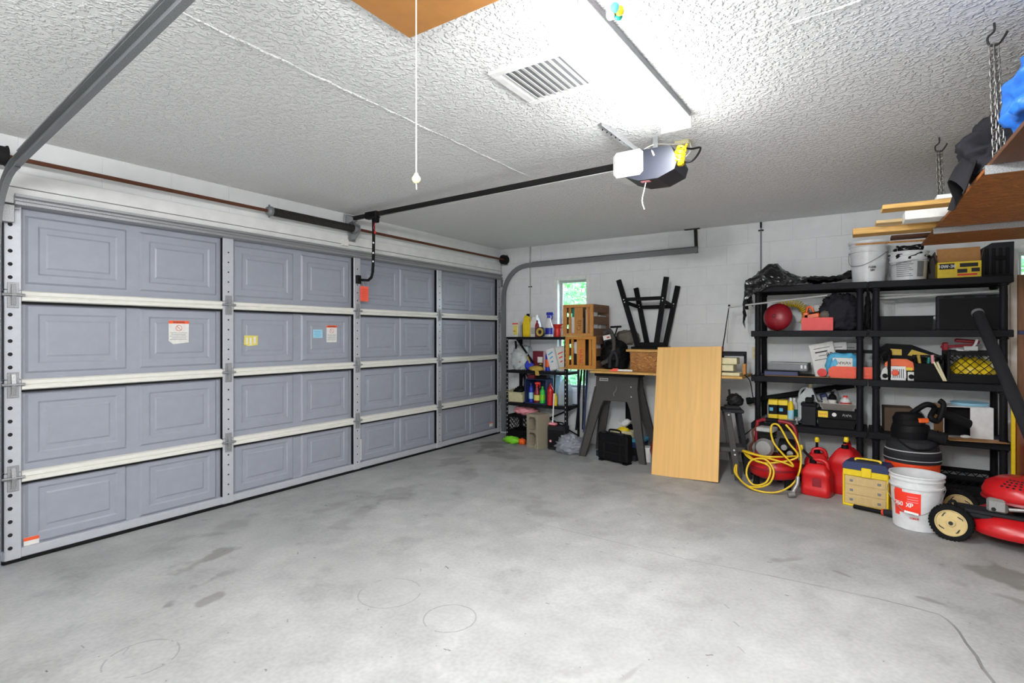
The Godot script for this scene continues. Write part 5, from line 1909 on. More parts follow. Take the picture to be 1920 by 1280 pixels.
func build_shop_vac() -> void:
	var t := thing("shop_vacuum", "orange and black wet dry shop vacuum in front of the shelving", "vacuum cleaner", Vector3(4.345, 0, 0.80), 12)
	t.scale.y = 1.11
	var s := S()
	lathe(s, [[0.0, 0.06], [0.14, 0.06], [0.155, 0.08], [0.172, 0.30], [0.172, 0.315], [0.0, 0.315]], Vector3.ZERO, 32)
	part(s, "drum", M.orange_red, t)
	s = S()
	lathe(s, [[0.165, 0.312], [0.178, 0.315], [0.18, 0.37], [0.168, 0.40], [0.15, 0.45], [0.10, 0.48], [0.0, 0.485]], Vector3.ZERO, 32)
	part(s, "lid", M.charcoal, t)
	s = S()
	lathe(s, [[0.181, 0.335], [0.184, 0.335], [0.184, 0.34], [0.181, 0.34]], Vector3.ZERO, 32)
	part(s, "trim_ring", M.light_grey, t)
	s = S()
	lathe(s, [[0.17, 0.392], [0.174, 0.392], [0.172, 0.398], [0.168, 0.398]], Vector3.ZERO, 32)
	part(s, "trim_ring", M.light_grey, t)
	s = S()
	lathe(s, [[0.0, 0.47], [0.12, 0.47], [0.125, 0.52], [0.115, 0.56], [0.0, 0.565]], Vector3(-0.01, 0, 0), 24)
	lathe(s, [[0.0, 0.56], [0.10, 0.56], [0.105, 0.60], [0.085, 0.635], [0.0, 0.645]], Vector3(-0.02, 0, 0), 24)
	var mo := part(s, "motor_head", M.black, t)
	s = S()
	box(s, Vector3(0.045, 0.60, 0.085), Vector3(0.07, 0.03, 0.03), 0.005, Basis(Vector3.UP, 0.4))
	part(s, "switch", M.orange, mo)
	s = S()
	tube(s, [Vector3(0.08, 0.505, 0.08), Vector3(0.17, 0.49, 0.12)], 0.038, 16)
	for k in 4:
		lathe(s, [[0.0, 0.0], [0.043, 0.0], [0.043, 0.007], [0.0, 0.007]], Vector3(0.12 + k * 0.017, 0.498 - k * 0.003, 0.098 + k * 0.0075), 16, Basis(Quaternion(Vector3.UP, Vector3(0.9, -0.15, 0.4).normalized())))
	part(s, "outlet_port", M.black_dull, t)
	s = S()
	tube(s, curve([Vector3(0.0, 0.63, -0.02), Vector3(0.08, 0.70, 0.02), Vector3(0.14, 0.68, 0.0), Vector3(0.10, 0.62, 0.05), Vector3(0.15, 0.60, 0.04), Vector3(0.19, 0.70, 0.02), Vector3(0.17, 0.73, 0.0)], 6), 0.019, 9)
	part(s, "hose", M.black, t)
	s = S()
	tube(s, [Vector3(0.16, 0.66, 0.0), Vector3(0.37, 0.57, -0.07)], 0.026, 12, false, 0.034)
	part(s, "nozzle", M.black_dull, t)
	s = S()
	tube(s, curve([Vector3(-0.12, 0.47, 0.10), Vector3(-0.05, 0.42, 0.17), Vector3(0.05, 0.42, 0.175), Vector3(0.12, 0.45, 0.14)], 6), 0.006, 6)
	part(s, "cord", M.black, t)
	for a in [0.5, 2.1, 3.6, 5.2]:
		s = S()
		box(s, Vector3(cos(a) * 0.14, 0.05, sin(a) * 0.14), Vector3(0.05, 0.03, 0.05), 0.006)
		tube(s, [Vector3(cos(a) * 0.15 - 0.01, 0.022, sin(a) * 0.15), Vector3(cos(a) * 0.15 + 0.01, 0.022, sin(a) * 0.15)], 0.022, 12)
		part(s, "caster", M.black, t)


func build_mower() -> void:
	var t := thing("lawn_mower", "red walk-behind lawn mower with cream wheel hubs", "lawn mower", Vector3(4.505, 0, 1.50), -11)
	for q in [[0.0, 0.0, 0.112], [0.0, -0.47, 0.112], [0.72, 0.0, 0.125], [0.72, -0.47, 0.125]]:
		var r: float = q[2]
		var s := S()
		var B := Basis(Vector3.RIGHT, PI / 2)
		lathe(s, [[r - 0.03, -0.024], [r - 0.006, -0.024], [r, -0.016], [r, 0.016], [r - 0.006, 0.024], [r - 0.03, 0.024]], Vector3(q[0], r, q[1]), 36, B)
		for i in 36:
			var a := TAU * i / 36
			box(s, Vector3(q[0] + cos(a) * r, r + sin(a) * r, q[1]), Vector3(0.006, 0.008, 0.044), 0.0, Basis(Vector3.BACK, a))
		var w := part(s, "wheel", M.rubber, t)
		s = S()
		lathe(s, [[0.0, -0.02], [r - 0.028, -0.02], [r - 0.026, 0.023], [r - 0.034, 0.024], [r - 0.040, 0.016], [0.026, 0.017], [0.022, 0.024], [0.0, 0.024]], Vector3(q[0], r, q[1]), 32, B)
		part(s, "hub", M.hub_cream, w)
		s = S()
		lathe(s, [[0.0, 0.0], [0.012, 0.0], [0.012, 0.006], [0.0, 0.007]], Vector3(q[0], r, q[1] + 0.024), 10, B)
		for k in 4:
			var a := TAU * k / 4 + 0.5
			for m in 3:
				var b := a + m * 0.16
				box(s, Vector3(q[0] + cos(b) * (r - 0.048 - 0.004 * m), r + sin(b) * (r - 0.048 - 0.004 * m), q[1] + 0.0175), Vector3(0.005, 0.014, 0.002), 0.0, Basis(Vector3.BACK, b))
		part(s, "hub_slot", M.ink, w)
	var s := S()      # deck shell: rounded pan
	for k in 5:
		var y0: float = [0.075, 0.085, 0.12, 0.16, 0.185][k]
		var y1: float = [0.085, 0.12, 0.16, 0.185, 0.192][k]
		var g0: float = [0.0, 0.012, 0.012, -0.012, -0.05][k]
		var g1: float = [0.012, 0.012, -0.012, -0.05, -0.09][k]
		for i in 40:
			var a0 := TAU * i / 40
			var a1 := TAU * (i + 1) / 40
			s.set_smooth_group(1)
			quad(s, deck_pt(a1, y0, g0), deck_pt(a0, y0, g0), deck_pt(a0, y1, g1), deck_pt(a1, y1, g1))
	for i in 40:
		tri(s, Vector3(0.40, 0.194, -0.235), deck_pt(TAU * (i + 1) / 40, 0.192, -0.09), deck_pt(TAU * i / 40, 0.192, -0.09))
	part(s, "deck", M.red, t)
	s = S()
	box(s, Vector3(0.10, 0.175, -0.13), Vector3(0.20, 0.04, 0.20), 0.012)
	box(s, Vector3(0.26, 0.196, -0.06), Vector3(0.40, 0.022, 0.07), 0.008)
	bar(s, Vector3(0.0, 0.112, -0.03), Vector3(0.08, 0.17, -0.06), 0.05, 0.02, Vector3.UP, 0.004)
	part(s, "wheel_bracket", M.charcoal, t)
	s = S()
	tube(s, curve([Vector3(0.03, 0.17, -0.03), Vector3(0.0, 0.21, -0.02), Vector3(-0.01, 0.235, -0.02), Vector3(0.015, 0.245, -0.02), Vector3(0.02, 0.22, -0.02)], 5), 0.009, 7)
	part(s, "height_lever", M.black, t)
	s = S()
	lathe(s, [[0.0, 0.19], [0.15, 0.19], [0.15, 0.24], [0.13, 0.25], [0.13, 0.29], [0.0, 0.29]], Vector3(0.42, 0, -0.22), 28)
	part(s, "engine_block", M.iron, t)
	s = S()      # shroud: flattened dome with a nose
	lathe(s, [[0.18, 0.27], [0.205, 0.285], [0.21, 0.32], [0.19, 0.37], [0.13, 0.405], [0.0, 0.415]], Vector3(0.34, 0, -0.22), 32, Basis(), true)
	part(s, "engine_shroud", M.red, t)
	s = S()
	lathe(s, [[0.19, 0.262], [0.215, 0.275], [0.21, 0.288], [0.18, 0.288]], Vector3(0.34, 0, -0.22), 32)
	part(s, "shroud_skirt", M.red_dark, t)
	s = S()
	for k in 4:
		for i in 12:
			var a := -0.3 + i * 0.16 + 0.6
			var r := 0.185 - k * 0.022
			var y: float = [0.374, 0.386, 0.397, 0.405][k]
			lathe(s, [[0.0, 0.0], [0.0075, 0.0], [0.0075, 0.0025], [0.0, 0.0025]], Vector3(0.34 + sin(a - 0.9) * r, y, -0.22 + cos(a - 0.9) * r), 8, Basis(Vector3.RIGHT, 0.35))
	part(s, "shroud_vent", M.ink, t)
	s = S()
	box(s, Vector3(0.215, 0.255, -0.055), Vector3(0.10, 0.085, 0.05), 0.012)
	box(s, Vector3(0.215, 0.255, -0.027), Vector3(0.078, 0.065, 0.008), 0.003)
	var mf := part(s, "muffler", M.alu_cast, t)
	s = S()
	lathe(s, [[0.0, 0.0], [0.012, 0.0], [0.012, 0.002], [0.0, 0.002]], Vector3(0.20, 0.235, -0.022), 10, Basis(Vector3.RIGHT, PI / 2))
	part(s, "exhaust_hole", M.hole_dark, mf)
	s = S()
	tube(s, [Vector3(0.27, 0.245, -0.03), Vector3(0.36, 0.262, -0.02)], 0.012, 10)
	tube(s, [Vector3(0.36, 0.262, -0.02), Vector3(0.42, 0.25, -0.01)], 0.008, 8)
	box(s, Vector3(0.37, 0.225, -0.03), Vector3(0.06, 0.03, 0.04), 0.006)
	part(s, "carburettor", M.alu_cast, t)
	s = S()
	tube(s, curve([Vector3(0.62, 0.19, -0.03), Vector3(0.78, 0.40, -0.03), Vector3(1.0, 0.75, -0.03), Vector3(1.15, 0.95, -0.06), Vector3(1.15, 0.95, -0.41), Vector3(1.0, 0.75, -0.44), Vector3(0.78, 0.40, -0.44), Vector3(0.62, 0.19, -0.44)], 6), 0.012, 8)
	part(s, "push_handle", M.charcoal, t)


func deck_pt(a: float, y: float, grow: float) -> Vector3:
	var c := cos(a)
	var n := sin(a)
	return Vector3(0.40 + signf(c) * pow(absf(c), 0.6) * (0.31 + grow), y, -0.235 + signf(n) * pow(absf(n), 0.6) * (0.275 + grow))


# ---------------------------------------------------------------- bottles and boxes

func bottle(called: String, label: String, category: String, at: Vector3, h: float, r: float, look: Material, cap: Material, band: Material = null, squat := 1.0, turn := 0.0) -> Node3D:
	var t := thing(called, label, category, at, turn)
	var B := Basis().scaled(Vector3(1, 1, squat))
	var s := S()
	lathe(s, [[0.0, 0.0], [r * 0.95, 0.0], [r, 0.006], [r, h * 0.66], [r * 0.85, h * 0.76], [r * 0.4, h * 0.86], [r * 0.36, h * 0.90], [0.0, h * 0.90]], Vector3.ZERO, 18, B)
	part(s, "body", look, t)
	s = S()
	lathe(s, [[0.0, h * 0.88], [r * 0.45, h * 0.88], [r * 0.42, h], [0.0, h]], Vector3.ZERO, 14, B)
	part(s, "cap", cap, t)
	if band:
		s = S()
		lathe(s, [[r + 0.0012, h * 0.18], [r + 0.0012, h * 0.52]], Vector3.ZERO, 18, B)
		part(s, "label", band, t)
	return t


func jug(called: String, label: String, at: Vector3, w: float, h: float, d: float, look: Material, cap: Material, band: Material = null, turn := 0.0) -> Node3D:
	var t := thing(called, label, "jug", at, turn)
	var s := S()
	prism(s, PackedVector2Array([Vector2(-w / 2 + 0.006, 0), Vector2(w / 2 - 0.006, 0), Vector2(w / 2, 0.01), Vector2(w / 2, h * 0.55), Vector2(w * 0.22, h * 0.90), Vector2(-w * 0.05, h * 0.92), Vector2(-w * 0.38, h * 0.72), Vector2(-w / 2, h * 0.62), Vector2(-w / 2, 0.01)]), d * 0.9)
	box(s, Vector3(0, h * 0.28, 0), Vector3(w - 0.004, h * 0.52, d), 0.01)
	part(s, "body", look, t)
	s = S()
	tube(s, curve([Vector3(w * 0.2, h * 0.86, 0), Vector3(-w * 0.2, h * 0.90, 0), Vector3(-w * 0.43, h * 0.78, 0), Vector3(-w * 0.46, h * 0.6, 0)], 5), 0.011, 8)
	part(s, "handle", look, t)
	s = S()
	lathe(s, [[0.0, h * 0.88], [0.02, h * 0.88], [0.019, h], [0.0, h]], Vector3(w * 0.1, 0, 0), 12)
	part(s, "cap", cap, t)
	if band:
		s = S()
		box(s, Vector3(0, h * 0.28, d / 2 + 0.0008), Vector3(w * 0.72, h * 0.3, 0.0012))
		part(s, "label", band, t)
	return t


func spray_bottle(called: String, label: String, at: Vector3, h: float, r: float, look: Material, head: Material, band: Material, turn := 0.0) -> void:
	var t := thing(called, label, "spray bottle", at, turn)
	var B := Basis().scaled(Vector3(1, 1, 0.7))
	var s := S()
	lathe(s, [[0.0, 0.0], [r * 0.95, 0.0], [r, 0.008], [r, h * 0.42], [r * 0.6, h * 0.60], [r * 0.4, h * 0.72], [r * 0.4, h * 0.78], [0.0, h * 0.78]], Vector3.ZERO, 18, B, false)
	part(s, "body", look, t)
	s = S()
	lathe(s, [[r + 0.0012, h * 0.10], [r + 0.0012, h * 0.36]], Vector3.ZERO, 18, B)
	part(s, "label", band, t)
	s = S()
	lathe(s, [[0.0, h * 0.76], [r * 0.5, h * 0.76], [r * 0.45, h * 0.86], [0.0, h * 0.86]], Vector3.ZERO, 12)
	box(s, Vector3(r * 0.25, h * 0.93, 0), Vector3(r * 1.9, h * 0.12, 0.022), 0.006)
	part(s, "sprayer", head, t)
	s = S()
	tube(s, curve([Vector3(r * 0.7, h * 0.88, 0), Vector3(r * 1.0, h * 0.80, 0), Vector3(r * 0.85, h * 0.70, 0)], 4), 0.006, 6)
	part(s, "trigger", head, t)


func tray(called: String, label: String, category: String, look: Material, at: Vector3, w: float, h: float, d: float, th := 0.004, flare := 0.0, turn := 0.0) -> MeshInstance3D:
	var s := S()
	box(s, Vector3(0, th / 2, 0), Vector3(w - flare * 2, th, d - flare * 2))
	for sg in [-1.0, 1.0]:
		var a := Vector3(sg * (w / 2 - flare), th / 2, 0)
		var b := Vector3(sg * w / 2, h, 0)
		bar(s, a, b, d - flare, th, Vector3(0, 0, 1), 0.0)
		a = Vector3(0, th / 2, sg * (d / 2 - flare))
		b = Vector3(0, h, sg * d / 2)
		bar(s, a, b, w - flare, th, Vector3(1, 0, 0), 0.0)
	if flare > 0:
		for sg in [-1.0, 1.0]:
			box(s, Vector3(sg * (w / 2 + 0.006), h, 0), Vector3(0.02, 0.004, d + 0.02), 0.001)
			box(s, Vector3(0, h, sg * (d / 2 + 0.006)), Vector3(w + 0.02, 0.004, 0.02), 0.001)
	return solo(s, called, look, label, category, at, turn)


func block_thing(called: String, label: String, category: String, look: Material, at: Vector3, size: Vector3, bev := 0.004, turn := 0.0) -> MeshInstance3D:
	var s := S()
	box(s, Vector3(0, size.y / 2, 0), size, bev)
	return solo(s, called, look, label, category, at, turn)


# ---------------------------------------------------------------- first black shelving unit

func build_shelf_things_first() -> void:
	# crumpled black plastic sheet draped over the top shelf
	var nz := FastNoiseLite.new()
	nz.seed = 71
	nz.frequency = 3.2
	nz.fractal_type = FastNoiseLite.FRACTAL_RIDGED
	nz.fractal_octaves = 3
	var s := S()
	cloth(s, 84, 40, func(u: float, v: float) -> Vector3:
		var n := nz.get_noise_2d(u * 1.6, v * 0.9)
		var x := 3.125 + 0.88 * maxf(0.0, (u - 0.16) / 0.84)
		var wide := 1.0 if u < 0.55 else lerpf(1.0, 0.45, (u - 0.55) / 0.45)
		var peak := 0.15 * exp(-pow((u - 0.34) / 0.13, 2.0)) + 0.05 * exp(-pow((u - 0.93) / 0.06, 2.0)) + 0.03
		var top := minf(v / 0.68, 1.0)
		var z := 0.07 + top * 0.415 * wide
		var y := 1.765 + peak * sin(PI * clampf(top * 0.8 + 0.1, 0.0, 1.0)) + 0.03 * (n + 0.6)
		if v > 0.68 and u < 0.62:
			y -= (v - 0.68) / 0.32 * (0.15 - 0.24 * absf(u - 0.12)) * (1.0 + 0.5 * n)
			z += 0.02 * sin((v - 0.68) * 6.0) + 0.018 * n
		if u < 0.16:
			var side := (0.16 - u) / 0.16
			y -= side * (0.20 + 0.10 * v)
			x -= 0.022 * sin(side * 3.0) + 0.02 * n
		return Vector3(x - 3.55, y - 1.75, z - 0.24), 0.002, true)
	solo(s, "plastic_sheet", M.bag_black, "crumpled shiny black plastic sheet draped over the top shelf", "plastic sheet", Vector3(3.55, 1.75, 0.24))
	# fourth shelf
	var y := 1.341
	var t := thing("dome_lid", "round red dome lid with a knob standing on the shelf", "lid", Vector3(3.365, y, 0.385), -14)
	s = S()
	var face := Basis(Vector3.RIGHT, PI / 2 - 0.12)
	lathe(s, [[0.0, -0.03], [0.122, -0.03], [0.128, -0.015], [0.124, 0.0], [0.10, 0.035], [0.06, 0.058], [0.02, 0.066], [0.0, 0.066]], Vector3(0, 0.128, 0), 36, face, true)
	part(s, "dome", M.red_dark, t)
	s = S()
	lathe(s, [[0.0, 0.06], [0.018, 0.063], [0.018, 0.07], [0.010, 0.076], [0.0, 0.077]], Vector3(0, 0.128, 0), 16, face)
	part(s, "knob", M.maroon, t)
	s = S()
	var pts := []
	for i in 30 * 12 + 1:
		var a := TAU * i / 12
		var b := lerpf(3.5, -0.7, i / 360.0)
		var c := Vector3(cos(b) * 0.135, sin(b) * 0.125, 0)
		pts.append(c + (Vector3(cos(b), sin(b), 0) * cos(a) + Vector3(0, 0, 1) * sin(a)) * 0.034)
	tube(s, pts, 0.0052, 6)
	solo(s, "coiled_hose", M.hose_yellow, "yellow spiral air hose curled behind the red dome lid", "hose", Vector3(3.455, y + 0.137, 0.23))
	tray("parts_bin", "bright red open bin holding orange tools", "bin", M.red_bright, Vector3(3.69, y, 0.32), 0.24, 0.115, 0.19)
	t = thing("staple_gun", "orange hand tool sticking out of the red bin", "hand tool", Vector3(3.64, y + 0.006, 0.33))
	s = S()
	box(s, Vector3(0.0, 0.125, 0), Vector3(0.13, 0.05, 0.035), 0.010, Basis(Vector3.BACK, 0.15))
	box(s, Vector3(-0.045, 0.08, 0), Vector3(0.045, 0.16, 0.035), 0.008)
	part(s, "body", M.orange, t)
	s = S()
	tube(s, curve([Vector3(-0.04, 0.15, 0), Vector3(-0.03, 0.205, 0), Vector3(0.0, 0.20, 0), Vector3(0.02, 0.15, 0)], 5), 0.010, 7)
	part(s, "handle", M.orange, t)
	s = S()
	box(s, Vector3(0.02, 0.155, 0.01), Vector3(0.08, 0.012, 0.03), 0.003, Basis(Vector3.BACK, 0.2))
	part(s, "lever", M.black, t)
	block_thing("white_carton", "small white carton behind the red bin", "carton", M.paper, Vector3(3.70, y, 0.12), Vector3(0.11, 0.24, 0.07), 0.002, 6)
	s = S()
	blob(s, Vector3(0, 0.06, 0), Vector3(0.05, 0.05, 0.05), 0.2, 73, 1.5, 16, 10)
	solo(s, "olive_pouch", M.taupe, "olive drab pouch lying behind the red bin", "pouch", Vector3(3.75, y + 0.07, 0.33))
	s = S()
	blob(s, Vector3(0, 0.15, 0), Vector3(0.132, 0.158, 0.115), 0.4, 74, 2.0, 44, 30, true, true, 0.8)
	solo(s, "rain_jacket", M.cloth_charcoal, "bundled charcoal jacket filling the end of the shelf", "jacket", Vector3(3.86, y - 0.008, 0.245))
	# third shelf
	y = 0.926
	t = thing("blue_case", "flat blue case lying at the end of the shelf", "case", Vector3(3.395, y, 0.30), 2)
	s = S()
	box(s, Vector3(0, 0.022, 0), Vector3(0.28, 0.042, 0.23), 0.005)
	part(s, "shell", M.navy, t)
	s = S()
	box(s, Vector3(0, 0.042, 0.0), Vector3(0.285, 0.004, 0.235), 0.001)
	part(s, "lid_lip", M.charcoal, t)
	t = thing("grey_case", "grey moulded tool case on top of the flat blue case", "case", Vector3(3.45, y + 0.045, 0.25), -3)
	s = S()
	box(s, Vector3(0, 0.035, 0), Vector3(0.33, 0.066, 0.22), 0.006)
	part(s, "shell", M.grey, t)
	s = S()
	box(s, Vector3(0, 0.07, 0), Vector3(0.335, 0.008, 0.225), 0.002)
	part(s, "lid", M.light_grey, t)
	s = S()
	for x in [0.12, 0.15]:
		box(s, Vector3(x, 0.04, 0.112), Vector3(0.016, 0.03, 0.006), 0.001)
	part(s, "latch", M.white, t)
	s = S()
	span(s, Vector3(-0.37, 0, -0.005), Vector3(0.33, 0.004, 0.008))
	solo(s, "cardboard_liner", M.cardboard, "strip of cardboard lining the shelf front below the orange cover", "cardboard", Vector3(3.64, y, 0.435))
	var tilt := [[0.0, 0.0, "topmost white paper sack leaning at the back of the shelf"], [0.03, -0.14, "white printed paper sack in the middle of the leaning stack"], [0.07, -0.26, "grey and white paper sack at the rear of the leaning stack"]]
	for k in 3:
		s = S()
		box(s, Vector3(0, 0.16, 0), Vector3(0.20, 0.32, 0.018), 0.006)
		var sack := solo(s, "paper_sack", [M.paper, M.white, M.light_grey][k], tilt[k][2], "paper sack", Vector3(3.77 + 0.06 * k, y, 0.30 - 0.05 * k))
		sack.basis = Basis(Vector3.BACK, 0.22 + tilt[k][1]) * Basis(Vector3.RIGHT, -0.28)
		s = S()
		for j in 4:
			box(s, Vector3(-0.01 * (j % 2), 0.27 - j * 0.035, 0.0102), Vector3(0.13 - 0.03 * (j % 3), 0.012 if j == 1 else 0.005, 0.001))
		part(s, "print", M.ink, sack)
		if k == 0:
			letters("20", "number", M.ink, sack, Transform3D(Basis(), Vector3(0.05, 0.20, 0.0105)), 0.035)
	s = S()
	blob(s, Vector3(0, 0.10, 0), Vector3(0.125, 0.115, 0.06), 0.3, 76, 1.2, 34, 24, false, true, 0.7)
	var bb := solo(s, "seed_bag", M.sky_blue, "light blue and white plastic bag behind the orange cover", "bag", Vector3(3.88, y, 0.31))
	s = S()
	box(s, Vector3(0.0, 0.13, 0.058), Vector3(0.15, 0.09, 0.006), 0.002)
	part(s, "white_label", M.paper, bb)
	scribble("print", M.ink, bb, Transform3D(Basis(), Vector3(0.0, 0.13, 0.0618)), 0.12, 0.03, 9)
	s = S()
	lathe(s, [[0.0, 0.0], [0.035, 0.0], [0.038, 0.012], [0.0, 0.014]], Vector3(0, 0.04, 0), 16, Basis(Vector3.RIGHT, PI / 2))
	solo(s, "red_reel", M.red_bright, "small red reel beside the blue and white bag", "reel", Vector3(3.725, y, 0.35))
	t = thing("chain_saw_cover", "long orange chain saw bar cover lying along the shelf front", "bar cover", Vector3(3.945, y, 0.372))
	s = S()
	prism(s, PackedVector2Array([Vector2(-0.17, 0.02), Vector2(-0.15, 0.0), Vector2(0.16, 0.0), Vector2(0.16, 0.10), Vector2(-0.14, 0.10), Vector2(-0.17, 0.075)]), 0.024)
	part(s, "sleeve", M.orange_red, t)
	s = S()
	for x in [-0.03, 0.02, 0.115]:
		for q in [[0, 0.03], [0, 0.065]]:
			box(s, Vector3(x, q[1], 0.0125), Vector3(0.03, 0.008, 0.003), 0.001)
	part(s, "embossing", M.label_orange, t)
	s = S()
	box(s, Vector3(0, 0.016, 0), Vector3(0.32, 0.03, 0.02), 0.003)
	solo(s, "black_level", M.black, "black bar lying on top of the blue and white bag", "bar", Vector3(3.99, y + 0.215, 0.33))
	# second shelf
	y = 0.486
	tray("steel_pan", "shallow stainless steel pan holding batteries and glue", "pan", M.steel, Vector3(3.395, y, 0.32), 0.29, 0.045, 0.22, 0.003, 0.025)
	for k in 2:
		t = thing("battery_pack", ["yellow and black battery pack at the outer end of the steel pan", "yellow and black battery pack next to the glue bottle"][k], "battery", Vector3(3.325 + 0.083 * k, y + 0.004, 0.32), 4, "battery packs in the steel pan")
		s = S()
		box(s, Vector3(0, 0.105, 0), Vector3(0.078, 0.20, 0.09), 0.006)
		part(s, "case", M.black, t)
		s = S()
		box(s, Vector3(0, 0.183, 0), Vector3(0.081, 0.05, 0.093), 0.005)
		box(s, Vector3(0, 0.045, 0), Vector3(0.081, 0.065, 0.093), 0.005)
		part(s, "yellow_band", M.yellow, t)
		s = S()
		box(s, Vector3(-0.015, 0.12, 0.046), Vector3(0.03, 0.03, 0.002))
		part(s, "sticker", M.sky_blue, t)
	bottle("glue_bottle", "yellow glue bottle with a white nozzle in the steel pan", "bottle", Vector3(3.475, y + 0.004, 0.36), 0.235, 0.026, M.yellow, M.white, M.light_blue_print)
	s = S()
	lathe(s, [[0.0, 0.0], [0.02, 0.0], [0.004, 0.05], [0.0, 0.05]], Vector3(0, 0, 0), 12)
	solo(s, "funnel_tip", M.white, "little white cone at the inner end of the steel pan", "cone", Vector3(3.52, y + 0.004, 0.37))
	bottle("cleaner_bottle", "white bottle with a green label behind the steel pan", "bottle", Vector3(3.485, y, 0.17), 0.22, 0.03, M.white, M.white, M.teal)
	t = thing("battery_charger", "square black tool canister standing on the second shelf", "canister", Vector3(3.622, y, 0.34))
	s = S()
	box(s, Vector3(0, 0.09, 0), Vector3(0.115, 0.175, 0.12), 0.006)
	part(s, "body", M.charcoal, t)
	s = S()
	box(s, Vector3(0, 0.19, 0), Vector3(0.125, 0.03, 0.13), 0.006)
	box(s, Vector3(0.0, 0.225, 0), Vector3(0.06, 0.05, 0.07), 0.008)
	box(s, Vector3(0.03, 0.25, 0), Vector3(0.02, 0.05, 0.02), 0.004)
	part(s, "top", M.black, t)
	jug("water_jug", "cloudy clear plastic jug behind the black canister", Vector3(3.605, y, 0.205), 0.16, 0.36, 0.12, M.bag_clear, M.cream)
	t = thing("roasting_pan", "deep black pan with a yellow sticker on the second shelf", "pan", Vector3(3.835, y, 0.30))
	s = S()
	prism(s, PackedVector2Array([Vector2(-0.13, 0), Vector2(0.13, 0), Vector2(0.148, 0.08), Vector2(-0.148, 0.08)]), 0.20)
	box(s, Vector3(0, 0.115, 0), Vector3(0.315, 0.075, 0.23), 0.006)
	part(s, "body", M.black, t)
	s = S()
	box(s, Vector3(-0.10, 0.118, 0.1155), Vector3(0.075, 0.055, 0.002))
	var yl := part(s, "sticker", M.yellow, t)
	scribble("print", M.ink_red, yl, Transform3D(Basis(), Vector3(-0.10, 0.118, 0.1169)), 0.062, 0.02, 8)
	s = S()
	lathe(s, [[0.0, 0.0], [0.018, 0.0], [0.016, 0.006], [0.0, 0.007]], Vector3(-0.015, 0.118, 0.114), 16, Basis(Vector3.RIGHT, PI / 2))
	part(s, "dial", M.white, t)
	scribble("chalk_mark", M.light_grey, t, Transform3D(Basis(), Vector3(0.08, 0.118, 0.1157)), 0.07, 0.024, 6)
	tray("foil_tray", "ribbed foil baking tray of odds and ends on the black pan", "foil tray", M.foil, Vector3(3.845, y + 0.154, 0.30), 0.28, 0.06, 0.20, 0.002, 0.03)
	s = S()
	for k in 22:
		box(s, Vector3(-0.115 + k * 0.011, 0.032, 0.090), Vector3(0.004, 0.05, 0.003), 0.0, Basis(Vector3.RIGHT, 0.45))
	part(s, "rib", M.foil, get_node("foil_tray"))
	bottle("black_flask", "black flask with a white label standing in the foil tray", "bottle", Vector3(3.80, y + 0.158, 0.28), 0.15, 0.032, M.black, M.black, M.paper)
	s = S()
	tube(s, curve([Vector3(-0.02, 0.0, 0), Vector3(-0.04, 0.10, 0), Vector3(0.0, 0.16, 0), Vector3(0.03, 0.10, 0), Vector3(0.02, 0.0, 0)], 5), 0.006, 6)
	solo(s, "wire_loop", M.grey, "grey loop of cable standing up behind the foil tray", "cable", Vector3(3.815, y + 0.16, 0.22))
	bottle("red_spray_can", "red and white can lying open in the foil tray", "can", Vector3(3.90, y + 0.158, 0.30), 0.12, 0.04, M.white, M.red_bright, M.red_bright)
	t = thing("navy_power_tool", "navy blue power tool leaning behind the foil tray", "power tool", Vector3(3.735, y, 0.165), 10)
	s = S()
	box(s, Vector3(0, 0.22, 0), Vector3(0.06, 0.12, 0.05), 0.01, Basis(Vector3.BACK, 0.3))
	box(s, Vector3(0.01, 0.085, 0), Vector3(0.05, 0.17, 0.045), 0.01)
	part(s, "body", M.navy, t)
	s = S()
	box(s, Vector3(0.0, 0.215, 0.027), Vector3(0.035, 0.06, 0.003), 0.001, Basis(Vector3.BACK, 0.3))
	part(s, "label", M.light_grey, t)
	s = S()
	tube(s, [Vector3(-0.56, 0.105, 0.02), Vector3(0.30, 0.30, -0.03)], 0.027, 10)
	tube(s, [Vector3(-0.60, 0.098, 0.022), Vector3(-0.56, 0.105, 0.02)], 0.034, 10)
	solo(s, "folded_umbrella", M.black_dull, "folded black umbrella poking out behind the second shelf", "umbrella", Vector3(3.66, y + 0.06, 0.115))
	# one long pole runs through both units
	s = S()
	tube(s, [Vector3(-0.40, -0.045, 0.06), Vector3(0.40, 0.045, -0.06)], 0.0085, 8)
	solo(s, "conduit_pole", M.light_grey, "long thin grey pole sticking out past the red dome lid", "pole", Vector3(3.365, 1.607, 0.46))


# ---------------------------------------------------------------- second black shelving unit

